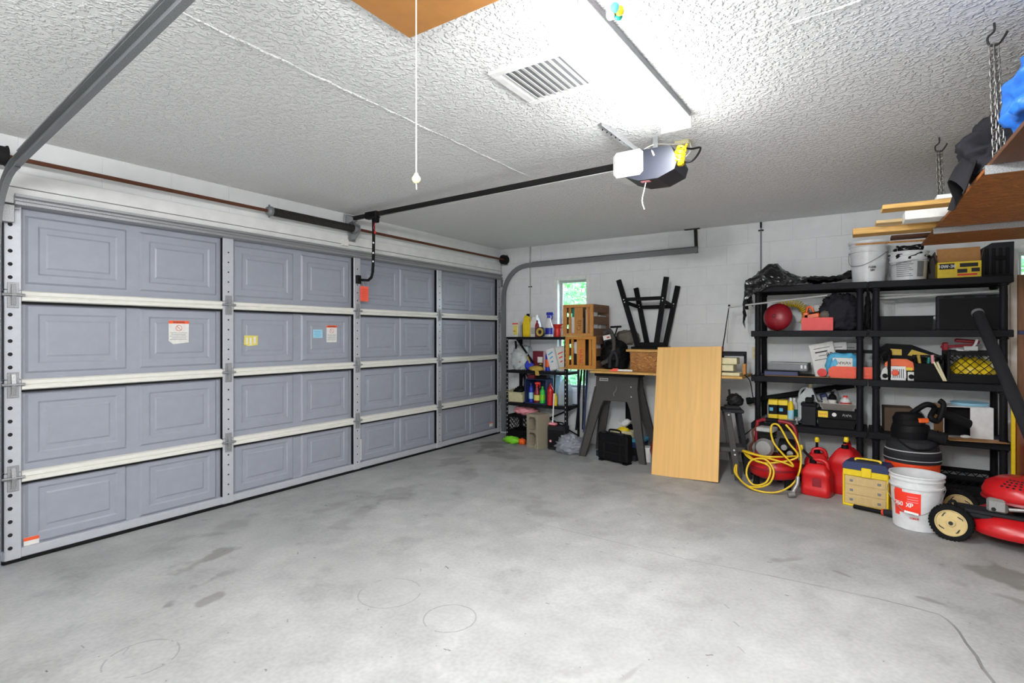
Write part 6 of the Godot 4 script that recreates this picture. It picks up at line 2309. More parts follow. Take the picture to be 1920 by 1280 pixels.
func build_shelf_things_second() -> void:
	var y := 1.751
	var t := thing("bucket", "white lidded bucket with scrawled writing, outermost on the top shelf", "bucket", Vector3(4.068, y, 0.285), 0, "white plastic buckets")
	var s := S()
	bucket_body(s, 0.345, 0.118, 0.137)
	part(s, "body", M.bucket_white, t)
	s = S()
	lathe(s, [[0.0, 0.338], [0.143, 0.338], [0.147, 0.345], [0.147, 0.356], [0.13, 0.36], [0.0, 0.358]], Vector3.ZERO, 36)
	part(s, "lid", M.white, t)
	s = S()
	tube(s, curve([Vector3(-0.142, 0.265, 0.02), Vector3(-0.135, 0.16, 0.07), Vector3(-0.07, 0.14, 0.13), Vector3(0.0, 0.16, 0.145), Vector3(0.08, 0.21, 0.12), Vector3(0.142, 0.265, 0.02)], 7), 0.0022, 6)
	part(s, "bail", M.dull_zinc, t)
	arc_letters("FLOOR", M.ink, t, 0.130, 0.125, 0.05, 0.085, 0.016)
	arc_letters("DRY", M.ink, t, 0.129, 0.098, 0.16, 0.085, 0.016)
	t = thing("bucket", "open white bucket of cables beside the lidded one", "bucket", Vector3(4.35, y, 0.27), 0, "white plastic buckets")
	s = S()
	bucket_body(s, 0.245, 0.120, 0.135)
	part(s, "body", M.bucket_white, t)
	s = S()
	arc_plate(s, 0.123, 0.131, 0.03, 0.155, 0.42, 0.85)
	part(s, "barcode_label", M.grey, t)
	s = S()
	for k in 8:
		arc_plate(s, 0.1225 + k * 0.0009, 0.1228 + k * 0.0009, 0.035 + k * 0.016, 0.041 + k * 0.016, -0.75, 0.2 - 0.1 * (k % 3), 0.0015, 8)
	part(s, "printed_line", M.grey, t)
	s = S()
	tube(s, curve([Vector3(-0.14, 0.18, 0.02), Vector3(-0.12, 0.135, 0.08), Vector3(0.0, 0.16, 0.142), Vector3(0.12, 0.17, 0.08), Vector3(0.14, 0.18, 0.02)], 7), 0.002, 6)
	part(s, "bail", M.dull_zinc, t)
	s = S()
	for k in 9:
		var a := k * 0.7
		tube(s, curve([Vector3(cos(a) * 0.09, 0.20, sin(a) * 0.09), Vector3(cos(a + 1) * 0.10, 0.27 + 0.01 * (k % 3), sin(a + 1) * 0.10), Vector3(cos(a + 2.2) * 0.07, 0.28, sin(a + 2.2) * 0.08), Vector3(cos(a + 3.5) * 0.09, 0.22, sin(a + 3.5) * 0.09)], 5), 0.007, 6)
	blob(s, Vector3(0, 0.21, 0), Vector3(0.115, 0.05, 0.115), 0.4, 81, 2.0, 20, 12, true, false)
	solo(s, "cable_tangle", M.iron, "dark tangle of cables heaped in the open bucket", "cables", Vector3(4.35, y, 0.27))
	s = S()
	for k in 4:
		var a := k * 1.6
		tube(s, curve([Vector3(cos(a) * 0.08, 0.235, sin(a) * 0.08), Vector3(cos(a + 1) * 0.08, 0.285, sin(a + 1) * 0.08), Vector3(cos(a + 2) * 0.08, 0.25, sin(a + 2) * 0.08)], 5), 0.005, 6)
	solo(s, "white_cable", M.white, "white cable looped on top of the dark cable tangle", "cables", Vector3(4.35, y + 0.006, 0.27))
	t = thing("grey_canister", "narrow grey metal canister between the buckets and the oil carton", "canister", Vector3(4.515, y, 0.17))
	s = S()
	box(s, Vector3(0, 0.105, 0), Vector3(0.075, 0.21, 0.12), 0.01)
	part(s, "body", M.sawhorse_grey, t)
	s = S()
	tube(s, curve([Vector3(-0.02, 0.06, 0.062), Vector3(-0.025, 0.17, 0.075), Vector3(0.02, 0.20, 0.075), Vector3(0.025, 0.10, 0.062)], 5), 0.006, 6)
	part(s, "handle", M.charcoal, t)
	# open yellow carton
	t = thing("oil_carton", "open yellow motor oil carton with its brown flap raised", "carton", Vector3(4.665, y, 0.30))
	s = S()
	box(s, Vector3(0, 0.065, 0), Vector3(0.27, 0.13, 0.20), 0.002)
	part(s, "box", M.yellow, t)
	s = S()
	box(s, Vector3(0, 0.185, 0.065), Vector3(0.268, 0.125, 0.004), 0.001, Basis(Vector3.RIGHT, -0.35))
	part(s, "front_flap", M.cardboard, t)
	for sg in [-1.0, 1.0]:
		s = S()
		box(s, Vector3(sg * 0.14, 0.17, 0.0), Vector3(0.004, 0.10, 0.19), 0.001, Basis(Vector3.BACK, -sg * 0.2))
		part(s, "side_flap", M.cardboard_dark, t)
	s = S()
	box(s, Vector3(-0.075, 0.095, 0.1008), Vector3(0.095, 0.045, 0.001))
	box(s, Vector3(0.06, 0.10, 0.1008), Vector3(0.11, 0.03, 0.001))
	box(s, Vector3(0.02, 0.055, 0.1008), Vector3(0.06, 0.03, 0.001))
	box(s, Vector3(0.10, 0.06, 0.1008), Vector3(0.05, 0.03, 0.001))
	part(s, "print_block", M.ink, t)
	letters("10W-30", "print", M.white, t, Transform3D(Basis(), Vector3(-0.075, 0.095, 0.1016)), 0.024)
	s = S()
	box(s, Vector3(0.05, 0.025, 0.1008), Vector3(0.12, 0.014, 0.001))
	part(s, "print_stripe", M.label_red, t)
	bottle("oil_bottle", "white bottle behind the raised flap of the oil carton", "bottle", Vector3(4.60, y, 0.13), 0.27, 0.035, M.white, M.navy, M.navy)
	t = thing("black_case", "upright ribbed black plastic case at the end of the top shelf", "case", Vector3(4.895, y, 0.27))
	s = S()
	prism(s, PackedVector2Array([Vector2(-0.085, 0), Vector2(0.095, 0), Vector2(0.098, 0.262), Vector2(-0.03, 0.262), Vector2(-0.095, 0.22)]), 0.20)
	part(s, "shell", M.charcoal, t)
	s = S()
	for x in [-0.06, -0.02, 0.02, 0.06]:
		box(s, Vector3(x, 0.12, 0.102), Vector3(0.022, 0.20, 0.008), 0.003)
	part(s, "rib", M.black_dull, t)
	s = S()
	box(s, Vector3(0.02, 0.14, 0.108), Vector3(0.06, 0.03, 0.012), 0.004)
	part(s, "latch", M.black, t)
	# fourth shelf
	y = 1.341
	for k in 2:
		s = S()
		tube(s, [Vector3(-0.41, -0.012 + 0.03 * k, 0), Vector3(0.41, 0.018 - 0.012 * k, 0)], 0.012, 8)
		solo(s, "metal_tube", M.light_grey, ["lower grey metal tube lying across the flat black case", "upper grey metal tube lying across the flat black case"][k], "tube", Vector3(4.53, y + 0.285, 0.30 - 0.05 * k))
	tray("black_tote", "shallow black plastic tote on the fourth shelf", "tote", M.black, Vector3(4.32, y, 0.24), 0.37, 0.115, 0.30, 0.006, 0.01)
	t = thing("black_panel_case", "large flat black case standing on the fourth shelf", "case", Vector3(4.735, y, 0.40))
	s = S()
	box(s, Vector3(0, 0.137, 0), Vector3(0.43, 0.272, 0.05), 0.008)
	part(s, "shell", M.charcoal, t)
	s = S()
	box(s, Vector3(0.005, 0.13, 0.026), Vector3(0.40, 0.235, 0.004), 0.002)
	part(s, "face_panel", M.black_dull, t)
	s = S()
	for k in 3:
		box(s, Vector3(-0.14 + k * 0.13, 0.258, 0.027), Vector3(0.06, 0.014, 0.004), 0.001)
	part(s, "clip", M.black, t)
	s = S()
	blob(s, Vector3(0, 0.11, 0), Vector3(0.02, 0.15, 0.07), 0.5, 83, 2.2, 20, 20, true)
	solo(s, "black_strap", M.black_dull, "black webbing strap bunched between the two shelving units", "strap", Vector3(4.065, y + 0.03, 0.33))
	# third shelf
	y = 0.926
	build_chainsaw(y)
	t = thing("hedge_trimmer", "black and yellow hedge trimmer lying at the back of the shelf", "hedge trimmer", Vector3(4.36, y, 0.115))
	s = S()
	prism(s, PackedVector2Array([Vector2(-0.22, 0.16), Vector2(-0.12, 0.14), Vector2(0.22, 0.16), Vector2(0.22, 0.20), Vector2(0.02, 0.29), Vector2(-0.16, 0.30), Vector2(-0.22, 0.25)]), 0.05)
	box(s, Vector3(-0.1, 0.08, 0), Vector3(0.10, 0.16, 0.05), 0.006)
	part(s, "body", M.black, t)
	s = S()
	prism(s, PackedVector2Array([Vector2(-0.13, 0.20), Vector2(-0.05, 0.20), Vector2(-0.05, 0.25), Vector2(-0.13, 0.255)]), 0.056)
	prism(s, PackedVector2Array([Vector2(-0.01, 0.20), Vector2(0.19, 0.175), Vector2(0.16, 0.20), Vector2(0.02, 0.25)]), 0.056)
	part(s, "yellow_panel", M.hose_yellow, t)
	t = thing("tool_tote", "open black tool tote of small tools beside the chain saw", "tool tote", Vector3(4.475, y, 0.29))
	s = S()
	box(s, Vector3(0, 0.01, 0), Vector3(0.19, 0.02, 0.26), 0.003)
	for x in [-0.09, 0.09]:
		box(s, Vector3(x, 0.09, 0), Vector3(0.008, 0.17, 0.26), 0.002)
	for z in [-0.126, 0.126]:
		box(s, Vector3(0, 0.075, z), Vector3(0.18, 0.14, 0.008), 0.002)
	part(s, "body", M.black_dull, t)
	s = S()
	tube(s, [Vector3(-0.10, 0.20, 0.0), Vector3(0.10, 0.20, 0.0)], 0.010, 8)
	for x in [-0.09, 0.09]:
		box(s, Vector3(x, 0.18, 0), Vector3(0.008, 0.05, 0.04), 0.002)
	part(s, "handle", M.charcoal, t)
	var tools := [["screwdriver", M.leather, Vector3(4.44, y + 0.022, 0.34), 0.3, "brass handled screwdriver standing in the tool tote"], ["pliers", M.teal, Vector3(4.47, y + 0.022, 0.28), -0.2, "green handled pliers standing in the tool tote"], ["marker", M.label_pink, Vector3(4.515, y + 0.022, 0.33), 0.12, "pink capped marker standing in the tool tote"], ["wrench", M.steel, Vector3(4.50, y + 0.022, 0.24), -0.3, "bright steel wrench standing in the tool tote"]]
	for q in tools:
		s = S()
		tube(s, [Vector3(0, 0, 0), Vector3(0, 0.11, 0)], 0.006, 6)
		tube(s, [Vector3(0, 0.11, 0), Vector3(0, 0.19, 0)], 0.012, 8)
		var o := solo(s, q[0], q[1], q[4], "hand tool", q[2])
		o.basis = Basis(Vector3.BACK, q[3] * 0.5)
	s = S()
	bar(s, Vector3(-0.02, 0.16, 0), Vector3(0.045, 0.01, 0.0), 0.014, 0.006, Vector3.RIGHT)
	bar(s, Vector3(0.0, 0.16, 0.01), Vector3(0.055, 0.01, 0.01), 0.014, 0.006, Vector3.RIGHT)
	solo(s, "shears", M.cream, "pale handled shears leaning on the front of the tool tote", "shears", Vector3(4.525, y, 0.437))
	crate_lattice("milk_crate", "black lattice crate with bright yellow straps inside, on the third shelf", Vector3(4.755, y, 0.255), 0.315, 0.25, 0.33)
	s = S()
	blob(s, Vector3(0, 0.075, 0), Vector3(0.13, 0.085, 0.13), 0.45, 85, 2.2, 28, 18, true)
	solo(s, "yellow_straps", M.yellow, "bundle of bright yellow straps in the lattice crate", "straps", Vector3(4.765, y + 0.012, 0.26))
	t = thing("bar_clamp", "red bar clamps with white grips heaped on the lattice crate", "clamp", Vector3(4.71, y + 0.25, 0.27), 6)
	s = S()
	box(s, Vector3(-0.04, 0.035, 0), Vector3(0.22, 0.022, 0.012), 0.003, Basis(Vector3.BACK, 0.08))
	box(s, Vector3(-0.12, 0.03, 0), Vector3(0.04, 0.07, 0.03), 0.008)
	box(s, Vector3(0.02, 0.075, 0.0), Vector3(0.16, 0.03, 0.03), 0.008, Basis(Vector3.BACK, -0.1))
	part(s, "jaw", M.red_dark, t)
	s = S()
	tube(s, curve([Vector3(-0.06, 0.01, 0.05), Vector3(0.0, -0.0, 0.06), Vector3(0.05, 0.04, 0.06), Vector3(0.07, 0.09, 0.05)], 5), 0.009, 7)
	part(s, "grip", M.white, t)
	block_thing("battery_box", "small pale switch box resting on the lattice crate front", "switch box", M.light_grey, Vector3(4.735, y + 0.252, 0.40), Vector3(0.085, 0.035, 0.03), 0.003)
	# second shelf
	y = 0.486
	t = thing("brown_carton", "worn dark brown carton at the inner end of the second shelf", "carton", Vector3(4.275, y, 0.20), 4)
	s = S()
	box(s, Vector3(0, 0.10, 0), Vector3(0.20, 0.20, 0.22), 0.003)
	part(s, "box", M.cardboard_dark, t)
	s = S()
	box(s, Vector3(0.115, 0.16, 0), Vector3(0.004, 0.10, 0.21), 0.0, Basis(Vector3.BACK, -0.7))
	part(s, "flap", M.cardboard, t)
	t = thing("white_carton", "open white carton with a black inside and a brown flap let down", "carton", Vector3(4.70, y, 0.27), 10)
	s = S()
	for q in [[0, 0.003, 0, 0.31, 0.006, 0.24], [0, 0.247, 0, 0.31, 0.006, 0.24], [-0.153, 0.125, 0, 0.006, 0.25, 0.24], [0.153, 0.125, 0, 0.006, 0.25, 0.24], [0, 0.125, -0.118, 0.31, 0.25, 0.006]]:
		box(s, Vector3(q[0], q[1], q[2]), Vector3(q[3], q[4], q[5]), 0.001)
	part(s, "box", M.white, t)
	s = S()
	box(s, Vector3(-0.155, 0.125, 0.0), Vector3(0.004, 0.248, 0.238))
	part(s, "brown_side", M.cardboard, t)
	s = S()
	box(s, Vector3(0, 0.12, -0.03), Vector3(0.29, 0.225, 0.12), 0.004)
	part(s, "foam_insert", M.black_dull, t)
	s = S()
	box(s, Vector3(0.085, 0.125, 0.122), Vector3(0.14, 0.248, 0.004), 0.001, Basis(Vector3.UP, -0.12))
	part(s, "white_flap", M.white, t)
	s = S()
	box(s, Vector3(0.02, 0.004, 0.20), Vector3(0.36, 0.004, 0.16), 0.001)
	part(s, "brown_flap", M.cardboard, t)
	s = S()
	blob(s, Vector3(0, 0.012, 0), Vector3(0.035, 0.014, 0.018), 0.1, 87, 1.5, 16, 10)
	solo(s, "computer_mouse", M.white, "small white plastic piece lying on the let down carton flap", "plastic piece", Vector3(4.70, y + 0.008, 0.425))
	s = S()
	lathe(s, [[0.0, 0.0], [0.11, 0.0], [0.125, 0.02], [0.12, 0.022], [0.1, 0.006], [0.0, 0.006]], Vector3.ZERO, 24)
	solo(s, "blue_plate", M.light_blue_print, "pale blue dish on top of the white carton", "dish", Vector3(4.75, y + 0.251, 0.22))
	# lowest level
	y = 0.056
	crate_lattice("milk_crate", "low black lattice basket behind the lawn mower", Vector3(4.72, y, 0.29), 0.34, 0.15, 0.30)


func build_chainsaw(y: float) -> void:
	var t := thing("chain_saw", "orange and white chain saw on the third shelf", "chain saw", Vector3(4.275, y, 0.335), 0)
	var s := S()
	prism(s, PackedVector2Array([Vector2(-0.09, 0.14), Vector2(-0.05, 0.175), Vector2(0.06, 0.175), Vector2(0.10, 0.15), Vector2(0.11, 0.08), Vector2(0.06, 0.10), Vector2(0.0, 0.12), Vector2(-0.09, 0.11)]), 0.10)
	part(s, "top_cover", M.orange, t)
	s = S()
	prism(s, PackedVector2Array([Vector2(-0.05, 0.0), Vector2(0.05, 0.0), Vector2(0.055, 0.03), Vector2(0.05, 0.115), Vector2(-0.05, 0.115)]), 0.12)
	part(s, "starter_housing", M.white, t)
	s = S()
	for k in 6:
		box(s, Vector3(-0.035 + k * 0.014, 0.055, 0.0605), Vector3(0.005, 0.075, 0.003))
	part(s, "grille_slot", M.ink, t)
	s = S()
	lathe(s, [[0.0, 0.0], [0.026, 0.0], [0.022, 0.006], [0.0, 0.008]], Vector3(-0.02, 0.06, 0.061), 18, Basis(Vector3.RIGHT, PI / 2))
	part(s, "starter_badge", M.orange_red, t)
	s = S()
	prism(s, PackedVector2Array([Vector2(-0.115, 0.0), Vector2(-0.07, 0.0), Vector2(-0.065, 0.06), Vector2(-0.08, 0.11), Vector2(-0.105, 0.09), Vector2(-0.125, 0.03)]), 0.09)
	prism(s, PackedVector2Array([Vector2(0.065, 0.0), Vector2(0.105, 0.0), Vector2(0.115, 0.03), Vector2(0.11, 0.07), Vector2(0.065, 0.07)]), 0.09)
	part(s, "tank", M.paper, t)
	s = S()
	for x in [-0.09, 0.088]:
		lathe(s, [[0.0, 0.0], [0.019, 0.0], [0.019, 0.012], [0.0, 0.013]], Vector3(x, 0.032, 0.045), 14, Basis(Vector3.RIGHT, PI / 2))
	part(s, "filler_cap", M.black, t)
	s = S()
	tube(s, curve([Vector3(-0.06, 0.02, 0.07), Vector3(-0.062, 0.15, 0.075), Vector3(-0.06, 0.225, 0.06), Vector3(-0.05, 0.235, -0.03), Vector3(-0.05, 0.15, -0.06)], 6), 0.011, 8)
	part(s, "front_handle", M.black, t)
	s = S()
	box(s, Vector3(-0.11, 0.17, 0.0), Vector3(0.012, 0.09, 0.10), 0.004, Basis(Vector3.BACK, 0.25))
	tube(s, curve([Vector3(-0.125, 0.03, 0.04), Vector3(-0.13, 0.12, 0.05), Vector3(-0.115, 0.20, 0.04), Vector3(-0.08, 0.235, 0.02)], 5), 0.007, 6)
	part(s, "hand_guard", M.charcoal, t)
	s = S()
	box(s, Vector3(0.075, 0.095, 0.052), Vector3(0.045, 0.025, 0.003), 0.001)
	part(s, "warning_label", M.yellow, t)


# ---------------------------------------------------------------- steel shelf in the corner

func build_steel_shelf_things() -> void:
	var y := 1.279
	var t := thing("pesticide_box", "white and yellow carton at the door end of the top steel shelf", "carton", Vector3(0.40, y, 0.25))
	var s := S()
	box(s, Vector3(0, 0.095, 0), Vector3(0.085, 0.19, 0.06), 0.003)
	part(s, "box", M.paper, t)
	s = S()
	box(s, Vector3(0.005, 0.085, 0.0305), Vector3(0.06, 0.12, 0.001))
	part(s, "yellow_panel", M.yellow_print, t)
	s = S()
	box(s, Vector3(0, 0.162, 0.0305), Vector3(0.085, 0.016, 0.001))
	box(s, Vector3(-0.012, 0.07, 0.0312), Vector3(0.035, 0.010, 0.001))
	part(s, "red_stripe", M.ink_red, t)
	bottle("black_bottle", "black bottle behind the white and yellow carton", "bottle", Vector3(0.475, y, 0.16), 0.225, 0.04, M.black, M.black)
	jug("yellow_jug", "tall yellow jug on the top steel shelf", Vector3(0.555, y, 0.24), 0.10, 0.285, 0.06, M.yellow, M.black, null, 0)
	jug("bleach_jug", "translucent white jug beside the tall yellow jug", Vector3(0.655, y, 0.21), 0.12, 0.265, 0.08, M.white, M.white, M.light_grey, 0)
	bottle("red_bottle", "slim dark red bottle beside the white jug", "bottle", Vector3(0.732, y, 0.30), 0.20, 0.026, M.red_dark, M.red_dark)
	s = S()
	var face := Basis(Vector3.RIGHT, PI / 2)
	lathe(s, [[0.026, -0.022], [0.058, -0.022], [0.058, 0.022], [0.026, 0.022], [0.026, -0.022]], Vector3(0, 0.058, 0), 28, face)
	var tp := solo(s, "tape_roll", M.leather, "brown roll of tape standing on edge on the top steel shelf", "tape", Vector3(0.80, y, 0.335))
	s = S()
	lathe(s, [[0.05, 0.0225], [0.059, 0.0225], [0.059, -0.0225]], Vector3(0, 0.058, 0), 28, face)
	lathe(s, [[0.0, 0.0], [0.026, 0.0], [0.026, 0.002], [0.0, 0.002]], Vector3(0, 0.058, 0), 20, face)
	part(s, "dark_edge", M.ink, tp)
	spray_bottle("spray_bottle", "blue topped spray bottle on the top steel shelf", Vector3(0.85, y, 0.22), 0.30, 0.05, M.white, M.blue, M.blue)
	t = thing("red_oil_can", "bright red pouring can at the window end of the top steel shelf", "can", Vector3(0.985, y, 0.25))
	s = S()
	lathe(s, [[0.0, 0.0], [0.042, 0.0], [0.045, 0.01], [0.04, 0.10], [0.055, 0.135], [0.06, 0.15], [0.0, 0.15]], Vector3.ZERO, 20)
	prism(s, PackedVector2Array([Vector2(0.03, 0.12), Vector2(0.085, 0.152), Vector2(0.03, 0.15)]), 0.04)
	part(s, "body", M.red_bright, t)
	s = S()
	tube(s, curve([Vector3(0.04, 0.11, 0), Vector3(0.065, 0.08, 0), Vector3(0.045, 0.03, 0)], 5), 0.006, 6)
	part(s, "handle", M.red_dark, t)
	bottle("cream_bottle", "small cream bottle beside the red pouring can", "bottle", Vector3(1.075, y, 0.27), 0.13, 0.03, M.cream, M.yellow, M.paper)
	# second level
	y = 0.869
	s = S()
	blob(s, Vector3(0, 0.13, 0), Vector3(0.115, 0.15, 0.10), 0.4, 91, 1.6, 30, 24, true, true, 0.8)
	t = solo(s, "plastic_bag", M.bag_clear, "pale plastic shopping bag on the second steel shelf", "bag", Vector3(0.46, y, 0.20))
	s = S()
	for k in 3:
		box(s, Vector3(0.03, 0.17 - k * 0.035, 0.095), Vector3(0.08 - 0.02 * k, 0.014, 0.003), 0.0, Basis(Vector3.RIGHT, -0.15))
	part(s, "print", M.ink_red, t)
	t = thing("garden_shears", "black handled garden shears lying aslant on the second steel shelf", "shears", Vector3(0.55, y, 0.315))
	s = S()
	bar(s, Vector3(-0.10, 0.385, 0), Vector3(0.14, 0.09, 0.0), 0.022, 0.016, Vector3.RIGHT)
	bar(s, Vector3(-0.12, 0.36, 0.0), Vector3(-0.11, 0.26, 0.0), 0.022, 0.016, Vector3.RIGHT)
	part(s, "handle", M.black, t)
	s = S()
	bar(s, Vector3(-0.11, 0.27, 0.0), Vector3(0.06, 0.19, 0.006), 0.03, 0.005, Vector3.UP)
	part(s, "blade", M.light_grey, t)
	s = S()
	bar(s, Vector3(0.06, 0.17, 0.008), Vector3(0.13, 0.002, 0.008), 0.02, 0.01, Vector3.RIGHT)
	part(s, "grip", M.leather, t)
	s = S()
	lathe(s, [[0.0, 0.0], [0.06, 0.0], [0.065, 0.01], [0.045, 0.03], [0.0, 0.034]], Vector3(0, 0.066, 0), 22, Basis(Vector3.RIGHT, PI / 2 - 0.2))
	solo(s, "plastic_disc", M.blue, "round royal blue lid standing on the second steel shelf", "lid", Vector3(0.625, y, 0.30))
	t = block_thing("red_carton", "small maroon carton with a white price card on the second steel shelf", "carton", M.maroon, Vector3(0.705, y, 0.20), Vector3(0.15, 0.235, 0.07), 0.002)
	s = S()
	box(s, Vector3(0.03, 0.13, 0.037), Vector3(0.07, 0.07, 0.002))
	part(s, "price_card", M.paper, t)
	bottle("lime_tub", "squat lime lidded tub on the second steel shelf", "tub", Vector3(0.785, y, 0.31), 0.085, 0.03, M.charcoal, M.lime)
	bottle("blue_aerosol", "tall blue and orange aerosol can with a white cap", "aerosol can", Vector3(0.855, y, 0.25), 0.27, 0.033, M.blue, M.white, M.orange)
	for k in 2:
		s = S()
		box(s, Vector3(0, 0.15, 0), Vector3(0.12, 0.30 - 0.03 * k, 0.04), 0.01)
		var pk := solo(s, "paper_packet", [M.paper, M.white][k], ["white printed packet tilted against the crates", "white packet with a blue stripe beside the aerosol can"][k], "packet", Vector3(1.05 - 0.085 * k, y + 0.0, 0.22 + 0.05 * k))
		pk.basis = Basis(Vector3.BACK, 0.16 + 0.1 * k)
		s = S()
		for j in 3:
			box(s, Vector3(0.0, 0.22 - 0.05 * j, 0.0205), Vector3(0.07 - 0.02 * j, 0.016, 0.001), 0.0, Basis(Vector3.BACK, 0.3))
		part(s, "print", [M.label_orange, M.sky_blue][k], pk)
	s = S()
	blob(s, Vector3(0, 0.025, 0), Vector3(0.09, 0.03, 0.035), 0.35, 93, 2.0, 22, 14, true)
	for k in 4:
		tube(s, curve([Vector3(0.0, 0.02, 0.02 - 0.012 * k), Vector3(0.02 + 0.01 * k, 0.0, 0.045), Vector3(0.03 + 0.012 * k, -0.05, 0.052)], 4), 0.009, 7)
	solo(s, "work_glove", M.leather, "tan leather work gloves hanging over the second steel shelf edge", "gloves", Vector3(0.745, y + 0.002, 0.345))
	# third level
	y = 0.469
	t = tray("cream_bin", "cream stacking bin of black parts on the third steel shelf", "bin", M.cream, Vector3(0.455, y + 0.018, 0.26), 0.22, 0.13, 0.20, 0.006, 0.02)
	t.rotation_degrees.x = 8
	s = S()
	blob(s, Vector3(0, 0.06, 0), Vector3(0.07, 0.06, 0.06), 0.6, 95, 2.2, 20, 14, true)
	solo(s, "black_fittings", M.black, "heap of small black fittings in the cream bin", "fittings", Vector3(0.455, y + 0.06, 0.25))
	t = thing("wall_bracket_frame", "black folding bracket above the cream bin in the corner", "bracket", Vector3(0.43, y, 0.10))
	s = S()
	bar(s, Vector3(-0.09, 0.16, 0), Vector3(0.0, 0.38, 0), 0.014, 0.008, Vector3.RIGHT)
	bar(s, Vector3(0.10, 0.20, 0), Vector3(0.0, 0.38, 0), 0.014, 0.008, Vector3.RIGHT)
	part(s, "strut", M.black, t)
	s = S()
	bar(s, Vector3(0.0, 0.002, 0.005), Vector3(0.0, 0.39, 0.005), 0.028, 0.008, Vector3.RIGHT)
	part(s, "spine", M.black, t)
	t = thing("blue_crate", "navy blue open fronted crate of cleaning bottles on the third steel shelf", "crate", Vector3(0.73, y, 0.21))
	s = S()
	for q in [[0, 0.005, 0, 0.30, 0.01, 0.27], [-0.147, 0.15, 0, 0.008, 0.30, 0.27], [0.147, 0.15, 0, 0.008, 0.30, 0.27], [0, 0.15, -0.13, 0.30, 0.30, 0.008], [0, 0.296, 0, 0.30, 0.008, 0.27]]:
		box(s, Vector3(q[0], q[1], q[2]), Vector3(q[3], q[4], q[5]), 0.002)
	part(s, "shell", M.navy, t)
	spray_bottle("spray_bottle", "red spray bottle standing in the blue crate", Vector3(0.70, y + 0.011, 0.25), 0.25, 0.038, M.red_dark, M.red_bright, M.yellow_print, 20)
	bottle("green_bottle", "bright green bottle standing in the blue crate", "bottle", Vector3(0.79, y + 0.011, 0.27), 0.20, 0.033, M.green_bottle, M.green_bottle, M.lime)
	bottle("navy_bottle", "navy bottle at the door side of the blue crate", "bottle", Vector3(0.622, y + 0.011, 0.26), 0.23, 0.028, M.blue, M.navy, M.light_blue_print)
	bottle("red_cleaner", "red bottle standing in front of the blue crate", "bottle", Vector3(0.93, y, 0.325), 0.26, 0.04, M.red, M.red_dark)
	bottle("mustard_bottle", "small yellow bottle beside the red bottle", "bottle", Vector3(1.0, y, 0.33), 0.15, 0.022, M.yellow, M.yellow)
	jug("teal_jug", "clear jug of teal fluid at the end of the third steel shelf", Vector3(1.085, y, 0.24), 0.13, 0.33, 0.13, M.clear_plastic, M.white, null, 0)
	s = S()
	box(s, Vector3(0, 0.055, 0), Vector3(0.115, 0.10, 0.115), 0.01)
	solo(s, "teal_fluid", M.teal, "teal windscreen fluid in the clear jug", "fluid", Vector3(1.085, y + 0.004, 0.24))
	block_thing("rag_box", "blue and white printed rag box above the blue crate", "carton", M.light_blue_print, Vector3(0.93, y, 0.14), Vector3(0.10, 0.335, 0.07), 0.002)
	block_thing("purple_box", "dark purple carton lying on the blue crate", "carton", M.maroon, Vector3(0.655, y + 0.301, 0.26), Vector3(0.09, 0.05, 0.12), 0.003)
	block_thing("black_sander", "flat black sanding block lying on the blue crate", "sanding block", M.black, Vector3(0.79, y + 0.301, 0.25), Vector3(0.14, 0.04, 0.10), 0.006)


# ---------------------------------------------------------------- bench

func wooden_crate(label: String, at: Vector3, wood: Material, inked: bool) -> void:
	var w := 0.365
	var h := 0.345
	var d := 0.43
	var t := thing("wooden_crate", label, "crate", at, 0, "wooden crates on the bench")
	var s := S()
	for y in [0.0, h - 0.032]:
		span(s, Vector3(-w / 2, y, d / 2 - 0.018), Vector3(w / 2, y + 0.032, d / 2), 0.002)
	for x in [-w / 2, w / 2 - 0.045]:
		span(s, Vector3(x, 0.032, d / 2 - 0.018), Vector3(x + 0.045, h - 0.032, d / 2), 0.002)
	part(s, "end_frame", wood, t)
	for q in [[-0.105, 0.028], [0.0, 0.10], [0.108, 0.03]]:
		s = S()
		box(s, Vector3(q[0], h / 2, d / 2 - 0.024), Vector3(q[1], h - 0.02, 0.012), 0.001)
		part(s, "end_slat", wood, t)
	if inked:
		letters("Calli", "stencil", M.dark_wood, t, Transform3D(Basis(Vector3.BACK, PI / 2 - 0.15), Vector3(0.01, 0.12, d / 2 - 0.0175)), 0.045, false)
	else:
		scribble("stencil", M.ink_red, t, Transform3D(Basis(Vector3.BACK, PI / 2), Vector3(0.0, 0.13, d / 2 - 0.0175)), 0.16, 0.05, 6)
	s = S()
	span(s, Vector3(-w / 2, 0, -d / 2), Vector3(w / 2, h, -d / 2 + 0.016), 0.002)
	part(s, "back_end", M.crate_side_wood, t)
	for sg in [-1.0, 1.0]:
		for y in [0.0, 0.13, 0.26]:
			s = S()
			box(s, Vector3(sg * (w / 2 - 0.005), y + 0.0425, 0), Vector3(0.009, 0.085, d - 0.04), 0.001)
			part(s, "side_slat", M.crate_side_wood, t)
	s = S()
	span(s, Vector3(-w / 2 + 0.01, 0.002, -d / 2 + 0.016), Vector3(w / 2 - 0.01, 0.01, d / 2 - 0.03))
	part(s, "bottom", M.crate_side_wood, t)


